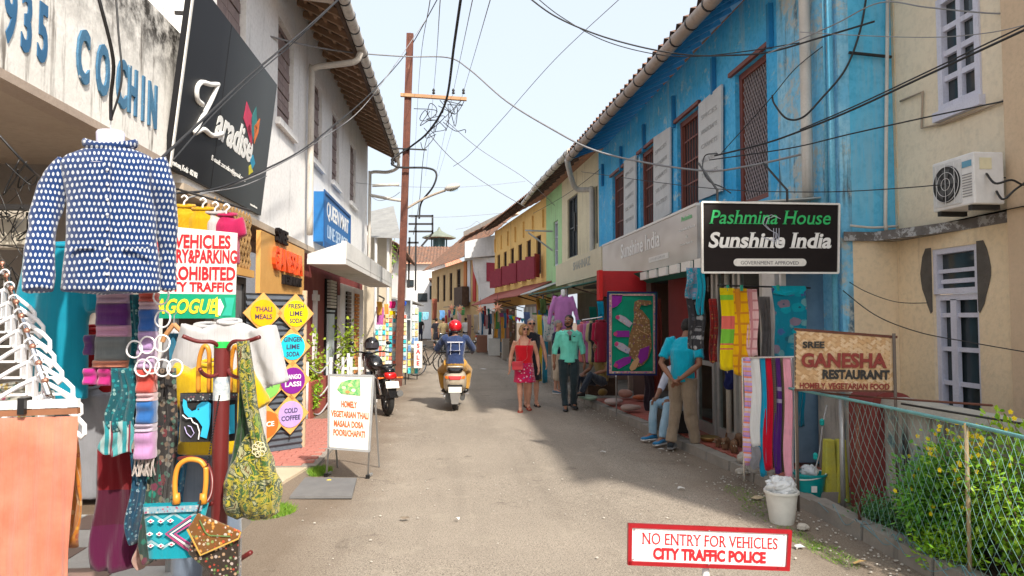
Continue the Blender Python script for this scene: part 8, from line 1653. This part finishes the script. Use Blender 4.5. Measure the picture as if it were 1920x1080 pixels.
# cushions and bundles on the pavement
def cushion(px, py, sz, c_, lb, rz=0, h=.1, mat=None):
    sz *= .72; h *= .7; p = PG(px, py, .14 + h); M = Matrix.Rotation(rz, 3, 'Z'); mb = MB().ball(p, (sz, sz * .7, h), 16, 10, M)
    for i, q in enumerate(mb.v): mb.v[i] = p + (q - p) * (1 + .22 * noise.noise(q * 7))
    mb.build('bundle', mat or F_('bundle%d' % px, c_), smooth=True, label=lb, cat='bundle')
cushion(1113, 722, .24, (.50, .42, .32), 'cream flowered cushion on the step by the tapestry', .3, .17); cushion(1104, 745, .26, (.35, .50, .38), 'pale green embroidered cushion lying on the step', -.3, .07)
cushion(1150, 752, .26, (.45, .35, .32), 'folded pale cloth bundle under the tapestry, leftmost', .4, .08); cushion(1172, 738, .20, (.50, .28, .22), 'salmon cloth bundle under the tapestry', 0, .12); cushion(1200, 745, .22, (.45, .12, .05), 'rust red cloth bundle near the seated person', .2, .07); cushion(1182, 764, .24, (.36, .26, .22), 'brown cloth bundle at the kerb edge under the tapestry', .1, .08); cushion(1130, 735, .16, (.30, .2, .06), 'small mustard bundle beside the cream cushion', .6, .1)
MB().tube([PY(1155, 705, 10.3), PG(1156, 778, .1)], .012, 8).build('tapestry_pole', STEELG, label='thin steel pole under the tapestry', cat='pole')
MB().box(2.7, 3.3, 13.6, 14.4, .1, .45).build('display_table', WOODD, label='low dark display table beyond the tapestry', cat='table')
for px, lb, c_ in ((1232, 'dark patterned hanging just right of the tapestry', (.16, .03, .02)), (1218, 'dark shawl hanging under the tapestry', (.03, .02, .03))): shawl(px - 10, px + 8, 560 if px > 1225 else 700, 735 if px > 1225 else 770, 11.0, 10.9, F_('dk%d' % px, c_), lb, cat='cloth', folds=1)
# -- left: post card racks and stalls near the pole
def cardrack(x0, x1, z0, z1, Y, nx, nz, label, depth=.1, seed=0):
    r = thing('postcard_rack', label, 'rack', ((x0 + x1) / 2, Y, 0)); rs = random.Random(seed)
    MB().box(x0, x1, Y, Y + depth, z0, z1).build('panel', surf('rack_panel', (.60, .66, .68), (.5, .55, .58)), r)
    pal = [(.02, .35, .40), (.6, .45, .1), (.5, .55, .25), (.55, .12, .08), (.7, .7, .68), (.1, .2, .4), (.6, .35, .15), (.35, .5, .5), (.7, .66, .5)]
    cell = {}
    for i in range(nx):
        for j in range(nz):
            xa = x0 + (x1 - x0) * (i + .12) / nx; xb = x0 + (x1 - x0) * (i + .88) / nx; za = z0 + (z1 - z0) * (j + .12) / nz; zb = z0 + (z1 - z0) * (j + .88) / nz; k = rs.randrange(9)
            cell.setdefault(k, MB()).hexa([(xa, Y - .03, za), (xb, Y - .03, za), (xb, Y - .004, za), (xa, Y - .004, za), (xa, Y - .012, zb), (xb, Y - .012, zb), (xb, Y - .004, zb), (xa, Y - .004, zb)])
    for k, m_ in cell.items(): m_.build('postcards', fabric('card%d' % k, 'marble', (pal[k], tuple(min(1, x * 1.5 + .05) for x in pal[k]), pal[k], tuple(x * .4 for x in pal[k])), 22), r, kind='stuff')
    for x in (x0 + .03, x1 - .03): MB().tube([(x, Y + .05, 0), (x, Y + .05, z0)], .015, 6).build('leg', DARK, r)
    return r
c = PY(722, 700, 17.2); c2 = PY(762, 700, 17.2); cardrack(c.x, c2.x, .30, 1.75, 17.2, 6, 14, 'tall rack covered with small colourful postcards behind the black motorbike', seed=1)
c = PY(764, 700, 18.6); c2 = PY(784, 700, 18.6); cardrack(c.x, c2.x, .15, 1.95, 18.6, 3, 9, 'narrow rack of trinkets right of the tall postcard rack', seed=2)
c = PY(702, 700, 16.3); c2 = PY(722, 700, 16.3); cardrack(c.x, c2.x, .5, 1.5, 16.4, 3, 8, 'pale rack of prints left of the tall postcard rack', seed=3)
vs = thing('price_sign', 'white and red vertical price sign on the trinket rack', 'sign', PY(784, 690, 18.4)); a, b = PY(776, 690, 18.4), PY(792, 640, 18.4)
MB().box(a.x, b.x, 18.38, 18.41, a.z, b.z).build('panel', SIGNW, vs)
for k, s in enumerate('SALE'): text(s, .11, ((a.x + b.x) / 2, 18.378, b.z - .17 - k * .155), X1, Z3, RED, vs, bold=.03)
bx = thing('stall_box', 'white framed display box with hanging toys above the postcard racks', 'display box', PY(745, 600, 17.6)); a, b = PY(735, 640, 17.6), PY(772, 560, 17.6)
MB().box(a.x, b.x, 17.9, 17.95, a.z, b.z).box(a.x, a.x + .03, 17.6, 17.9, a.z, b.z).box(b.x - .03, b.x, 17.6, 17.9, a.z, b.z).box(a.x + .03, b.x - .03, 17.6, 17.9, b.z - .04, b.z).box(a.x + .03, b.x - .03, 17.6, 17.9, (a.z + b.z) / 2, (a.z + b.z) / 2 + .03).build('case', surf('case_white', (.66, .70, .74)), bx)
rack_cloths([(736, 565, 578, 12, 17.3, (.65, .02, .18), 'hot pink cloth hanging beside the pole'), (757, 565, 574, 10, 17.3, (.01, .08, .50), 'blue cloth tied right of the pole'), (736, 583, 594, 12, 17.2, (.70, .45, .0), 'yellow cloth hanging under the pink one'), (747, 584, 598, 9, 17.2, (.06, .02, .02), 'dark cloth beside the yellow one near the pole'), (725, 500 + 70, 640, 8, 20, (.65, .25, .05), 'orange hanging left of the pole'), (768, 565, 600, 8, 19, (.65, .45, .45), 'rose cloth on the display box')])
rack_cloths([(786, 585, 604, 10, 30, (.0, .20, .22), 'teal cloth high in the far crowd'), (798, 585, 600, 12, 32, (.20, .45, .60), 'pale blue cloth high in the far crowd'), (829, 582, 600, 10, 34, (.1, .25, .5), 'blue and white cloth above the olive shirt man'), (815, 560, 600, 9, 38, (.25, .08, .05), 'brown hanging at the far right shop'), (880, 590, 640, 8, 30, (.2, .12, .1), 'dark hanging by the far shutters'), (893, 590, 625, 9, 27, (.3, .26, .22), 'grey hanging goods under the red awning')])
def stall(name, label, pts, zs, n, seed, cat='stall'):
    r = thing(name, label, cat, (pts[0][0], pts[0][1], 0)); rs = random.Random(seed); a, b = V((*pts[0], 0)), V((*pts[1], 0))
    for i in range(n):
        t = (i + rs.random() * .6) / n; p = a.lerp(b, t); z = rs.uniform(*zs); w = rs.uniform(.14, .34); u = (b - a).normalized() * .3 + X1 * .7; c_ = rs.choice(((.5, .05, .06), (.05, .2, .4), (.6, .5, .3), (.02, .25, .25), (.6, .3, .05), (.4, .1, .3), (.65, .6, .6), (.05, .05, .08), (.1, .3, .1), (.6, .35, .4)))
        cloth(p + Z3 * z - u * w / 2, p + Z3 * z + u * w / 2, rs.uniform(.4, 1.2), F_('goods_%.2f_%.2f' % (c_[0], c_[2]), c_), 'hanging_goods', r, folds=1.5, amp=.03, n=(6, 5))
    MB().bar(a + Z3 * 2.35, b + Z3 * 2.35, .04).build('rail', DARK, r)
    for k in range(3): p = a.lerp(b, k / 2.2 + .05); MB().box(p.x - .25, p.x + .25, p.y - .3, p.y + .3, .02, rs.uniform(.5, .85)).build('counter', surf('counter%d' % k, [(.35, .3, .25), (.5, .5, .48), (.3, .15, .1)][k]), r)
    return r
stall('souvenir_stall', 'crowded souvenir stall under the red awning of the yellow house', ((2.25, 27), (1.35, 33.5)), (1.7, 2.3), 16, 4)
stall('garment_stall', 'garment stall below the brown house, left of the stars', ((.55, 37), (-.6, 43)), (1.8, 2.4), 14, 5)
stall('trinket_stall', 'trinket stall along the left side beyond the pole', ((-2.3, 21.5), (-2.6, 28)), (1.6, 2.3), 14, 6)
stall('cloth_stall', 'cloth stall under the green awning behind the walking women', ((2.75, 16.8), (2.55, 21.5)), (1.8, 2.3), 13, 7)
# chain fence, plants and pots in front of the maroon shop
cf_ = thing('chain_fence', 'swagged pale chain between short posts before the maroon wall', 'chain', (-2.2, 12.5, 0)); posts = [V((-2.35, 11.3, 0)), V((-2.2, 12.6, 0)), V((-2.1, 14.0, 0))]
for p in posts: MB().tube([p, p + Z3 * .95], .03, 8).build('post', WPAINT, cf_, smooth=True)
for z in (.9, .5, .2):
    for a, b in zip(posts, posts[1:]): MB().tube(spl([a + Z3 * z, (a + b) / 2 + Z3 * (z - .18), b + Z3 * z], 8), .013, 6).build('chain', surf('chain_grey', (.5, .5, .52)), cf_)
shrub('potted_plant', 'tall thin yellow green plant before the maroon wall', (-2.4, 12.1, .3), (-2.4, 12.1, .95), (.22, .3, .5), 420, LEAFY, .08, 14, 11, cat='plant', w=.35); shrub('potted_plant', 'bushy plant low against the maroon wall beside the menu board', (-2.35, 11.6, .05), (-2.35, 11.7, .38), (.28, .3, .3), 900, LEAF, .06, 16, 12, cat='plant'); shrub('potted_plant', 'yellow green climber between the maroon shop and the white wall', (-2.3, 15.0, .2), (-2.3, 15.0, 1.2), (.25, .3, .5), 420, LEAFY, .09, 14, 13, cat='plant', w=.4)
MB().box(-2.7, -2.3, 11.35, 12.9, 0, .6).build('planter_wall', surf('planter_red', (.42, .10, .07), (.34, .08, .06)), label='low red planter wall at the foot of the maroon shop', cat='planter')
for k in range(5): MB().box(-2.18, -2.12, 13.2 + k * .22, 13.28 + k * .22, .05, .85).build('picket', WPAINT, label=None) if False else None
pk = thing('picket_fence', 'short white picket fence left of the black motorbike', 'fence', (-1.9, 13.6, 0))
for k in range(5): MB().box(-2.16 + k * .16, -2.11 + k * .16, 13.55, 13.58, .02, .9).build('picket', WPAINT, pk)
MB().box(-2.2, -1.42, 13.582, 13.60, .65, .70).build('rail', WPAINT, pk)
# dry twigs on the gutter of the blue house
shrub('dry_weed', 'dry leafless weed growing out of the blue house roof', (ge(8.6, .1, .2)), (ge(8.6, .05, .55)), (.14, .3, .36), 60, surf('dry_leaf', (.25, .12, .08)), .02, 16, 21, cat='weed', twigr=.0035)
shrub('palm_tree', 'distant hazy green tree behind the tiled roofs', (-7.5, 90, 0), (PY(800, 475, 90).x, 90, 8.2), (2.2, 2, 1.6), 900, LEAF, .5, 30, 22, cat='tree', twigr=.12)
shrub('palm_tree', 'small green tree behind the corrugated shed', (-3.4, 30, 0), (PY(722, 455, 30).x, 29.5, 4.9), (.7, .7, .9), 600, LEAF, .18, 20, 23, cat='tree', twigr=.03)
# -- pole, lamp, cables
pl = thing('utility_pole', 'leaning rusty steel utility pole with wooden crossarm on the left', 'pole', (PG(748, 702).x, 17.0, 0)); PYl = 17.0
pb = PY(747, 705, PYl); pb.z = 0; ptp = PY(769, 64, PYl); wd = .085
MB().bar(pb, ptp, .17, .15, up=V((0, 1, 0))).build('shaft', RUST, pl); MB().bar(pb + V((0, -.078, 0)), ptp + V((0, -.078, 0)), .05, .01, up=V((0, 1, 0))).build('web', RUST, pl)
MB().bar(PY(751, 178, 16.9), PY(875, 186, 16.9), .09, .08).build('crossarm', surf('crossarm_wood', (.50, .30, .16), (.4, .22, .12)), pl)
for px in (813, 850, 869): c = PY(px, 176, 16.9); MB().lathe([(.03, 0), (.045, .02), (.02, .05), (.04, .08), (.02, .13)], c, 10).build('insulator', DARK, pl, smooth=True)
MB().bar(PY(735, 278, 16.9), PY(800, 281, 16.9), .04, .03).build('crossarm', DARK, pl); MB().lathe([(.03, -.1), (.05, -.04), (.03, 0), (.05, .04), (.02, .1)], PY(736, 303, 17), 10).build('insulator', DARK, pl)
MB().tube(spl([PY(764, 390, 16.95), PY(790, 375, 16.9), PY(815, 364, 16.8), PY(835, 357, 16.7)]), .03, 8).build('lamp_arm', surf('lamp_arm', (.5, .42, .34)), pl, smooth=True); c = PY(848, 351, 16.6)
sl_ = MB().ball(c, (.20, .12, .085), 14, 8, Matrix.Rotation(-.3, 3, 'Y')).build('lamp_head', surf('lamp_grey', (.62, .58, .52)), pl, smooth=True); MB().ball(c - Z3 * .05, (.14, .09, .06), 12, 7).build('lamp_glass', CLR, sl_, smooth=True)
tf = thing('transformer_frame', 'black steel ladder-like line frame beyond the pole', 'frame', PY(790, 600, 38)); q = lambda x, y: PY(x, y, 38)
for a, b in (((766, 405), (812, 405)), ((766, 420), (812, 420)), ((766, 434), (812, 434)), ((811, 403), (811, 438)), ((780, 404), (779, 545)), ((768, 445), (766, 540)), ((812, 436), (790, 462)), ((764, 455), (785, 455))): MB().bar(q(*a), q(*b), .10, .08, up=V((0, 1, 0))).build('strut', DARK, tf)
g_pole = MB().tube([PY(1047, 600, 23.5) * 1, PY(1044, 440, 23.5)], .05, 8).build('wall_pole', STEELG, label='thin grey pole with bracket in front of the green house', cat='pole', smooth=True)
mb = MB().bar(PY(985, 432, 23), PY(1042, 434, 23), .05).bar(PY(990, 436, 23), PY(1042, 474, 23), .05); mb.build('street_bracket', STEELG, label='steel crossarm bracket in front of the yellow house', cat='bracket')
CB = paint('cable_black', (.02, .02, .022), .6); CG = paint('cable_grey', (.25, .25, .26), .6)
cab = [
 ('thick black cable sweeping down in front of the pole', .032, CB, [(868, -30, 11), (852, 80, 12.5), (836, 190, 15), (805, 245, 16), (770, 275, 16.8), (737, 298, 16.8), (745, 313, 16.8), (800, 315, 16.8), (818, 325, 16.8), (812, 350, 16.8), (790, 380, 17), (786, 410, 17)]),
 ('long paired cable running from the pole down to the left shops', .014, CB, [(822, -5, 15), (765, 95, 17), (700, 170, 13), (620, 240, 10.5), (560, 285, 9), (480, 325, 7.5), (400, 355, 6.5), (330, 362, 6)]),
 ('second strand of the cable running down to the left shops', .009, CG, [(800, 35, 15), (690, 190, 13), (600, 262, 10), (520, 310, 8.4), (440, 345, 7), (350, 372, 6)]),
 ('black cable crossing in front of the black shop sign', .012, CB, [(655, -20, 9), (560, 65, 7.5), (470, 140, 6), (390, 215, 5), (315, 285, 4.2), (290, 310, 4)]),
 ('thin cable just under the one crossing the black sign', .007, CB, [(640, -5, 9), (550, 80, 7.4), (480, 140, 6), (400, 215, 5), (325, 300, 4.2)]),
 ('twisted cable from the white house over the street to the blue house', .018, CG, [(395, 30, 8.2), (520, 72, 10), (640, 96, 12), (760, 106, 14), (840, 108, 14), (880, 130, 13), (950, 190, 12), (1040, 245, 11), (1110, 280, 10.5), (1200, 303, 10), (1320, 320, 9), (1400, 312, 8), (1500, 290, 7)]),
 ('upper loop cable hanging from the sky to the blue gutter', .013, CB, [(985, -10, 9), (1040, 30, 9), (1120, 65, 9), (1210, 90, 9), (1290, 103, 8.7), (1360, 104, 8), (1440, 98, 7.4), (1540, 70, 6.6), (1640, 40, 6.2)]),
 ('lower parallel loop cable hanging to the blue gutter', .008, CB, [(1000, -10, 9), (1050, 30, 9), (1130, 75, 9), (1220, 100, 9), (1300, 106, 8.7), (1400, 96, 7.8), (1500, 80, 7)]),
 ('straight thin cable slanting across the middle sky', .010, CG, [(1165, -5, 12), (1040, 112, 15), (940, 225, 17), (880, 290, 18), (850, 312, 18.5)]),
 ('thin cable from the pole to the yellow house eave', .012, CG, [(795, 240, 17), (850, 300, 19), (920, 350, 20), (985, 388, 22)]),
 ('thin slack cable from the crossarm to the cream house', .010, CG, [(835, 225, 17), (900, 280, 19), (985, 335, 20), (1040, 385, 21)]),
 ('power line running from the crossarm toward the camera, leftmost', .006, CG, [(808, -10, 6), (785, 160, 16.9), (776, 330, 38), (772, 405, 60)]),
 ('power line over the crossarm left insulator', .006, CG, [(826, -10, 6), (813, 172, 16.9), (798, 330, 38)]),
 ('power line over the crossarm middle insulator', .006, CG, [(888, -10, 6), (850, 172, 16.9), (815, 340, 38)]),
 ('power line over the crossarm right insulator', .006, CG, [(922, -10, 6), (869, 172, 16.9), (822, 330, 38)]),
 ('faint horizontal wire from the white house to the far roof', .008, CG, [(640, 340, 18), (760, 350, 20), (880, 350, 24), (985, 340, 26)]),
 ('faint wire crossing the far sky to the yellow eave', .010, CG, [(770, 408, 30), (860, 406, 30), (960, 398, 30)]),
 ('pair of black cables rising to the upper right corner', .012, CB, [(1340, 292, 7.5), (1430, 270, 6.8), (1500, 246, 6.4), (1600, 205, 5.8), (1740, 140, 5.2), (1930, 52, 4.5)]),
 ('black cable just above its twin near the upper right corner', .008, CB, [(1500, 243, 6.4), (1600, 200, 5.8), (1740, 134, 5.2), (1930, 44, 4.5)]),
 ('thin cable crossing the blue corner to the beige window sill', .008, CB, [(1330, 300, 7.4), (1480, 278, 6.6), (1600, 250, 6), (1760, 215, 5.4), (1930, 180, 5)]),
 ('thin cable running level in front of the air conditioner', .006, CB, [(1090, 322, 12), (1300, 350, 8), (1500, 360, 6.5), (1700, 352, 5.6), (1930, 328, 5)]),
 ('black cable drooping beside the white downpipe of the blue house', .013, CB, [(1625, -10, 6.5), (1612, 60, 6.5), (1585, 130, 6.5), (1540, 185, 6.5), (1505, 220, 6.6), (1475, 222, 6.7), (1452, 195, 6.8), (1448, 178, 6.8)]),
 ('thin grey wire arching over the top right', .008, CG, [(1440, 100, 7), (1560, 48, 6.4), (1650, 5, 6), (1740, 14, 5.6), (1860, 25, 5.2), (1930, 22, 5)]),
 ('thin wire across the beige wall level with the window', .005, CG, [(1500, 60, 6.6), (1600, 66, 6), (1740, 70, 5.4), (1850, 62, 5), (1930, 45, 4.7)]),
 ('wire sagging across the lower beige wall and door', .006, CB, [(1575, 540, 6.6), (1640, 590, 6.1), (1720, 622, 5.6), (1820, 642, 5.1), (1935, 662, 4.7)]),
 ('short wire loop on the lower beige wall', .005, CB, [(1580, 520, 6.7), (1620, 545, 6.3), (1680, 566, 6), (1740, 568, 5.7)]),
 ('black loop of cable in front of the second painted board', .009, CB, [(1345, 288, 7.6), (1322, 292, 7.8), (1318, 318, 7.8), (1330, 340, 7.6), (1352, 350, 7.4), (1370, 362, 7.2)]),
 ('thin wire rising over the nearest lattice window', .007, CB, [(1350, 290, 8), (1440, 190, 7.3), (1490, 130, 7), (1545, 85, 6.8)]),
 ('far wiggly wire left of the yellow house', .012, CG, [(855, 430, 36), (880, 425, 36), (895, 415, 36), (905, 428, 36), (915, 440, 35), (925, 420, 34), (950, 418, 32), (975, 430, 30)]),
 ('wire drooping from the white house corner to the pole', .009, CG, [(692, 365, 20), (710, 376, 19), (735, 370, 17.5), (750, 360, 17)]),
 ('wire along the cream and green house fronts', .009, CB, [(1140, 305, 16.5), (1090, 345, 18.5), (1050, 372, 21), (1000, 400, 24)]),
 ('thin wire hanging down the pole from the black cable', .010, CB, [(840, 195, 16), (838, 240, 16.5), (800, 262, 17), (786, 380, 17), (775, 440, 17)]),
 ('two strand cable in front of the red fascia letters', .006, CG, [(375, 362, 6), (450, 350, 7), (500, 330, 8)]),
]
for lb, r, m_, pts in cab: MB().tube(spl([PY(x, y, Y) for x, y, Y in pts], 8), r * .8, 6).build('cable', m_, smooth=True, label=lb, cat='cable')
rs = random.Random(8); mb = MB()
for k in range(12):
    x0_, y0_ = rs.uniform(795, 850), rs.uniform(200, 260); mb.tube(spl([PY(x0_ + rs.uniform(-25, 25), y0_ + rs.uniform(-22, 22), 16.9 + rs.uniform(-.3, .3)) for i in range(4)], 5), .010, 5)
mb.build('wire_clump', CB, label='tangled clump of wires hanging right of the pole', cat='wires', kind='stuff')
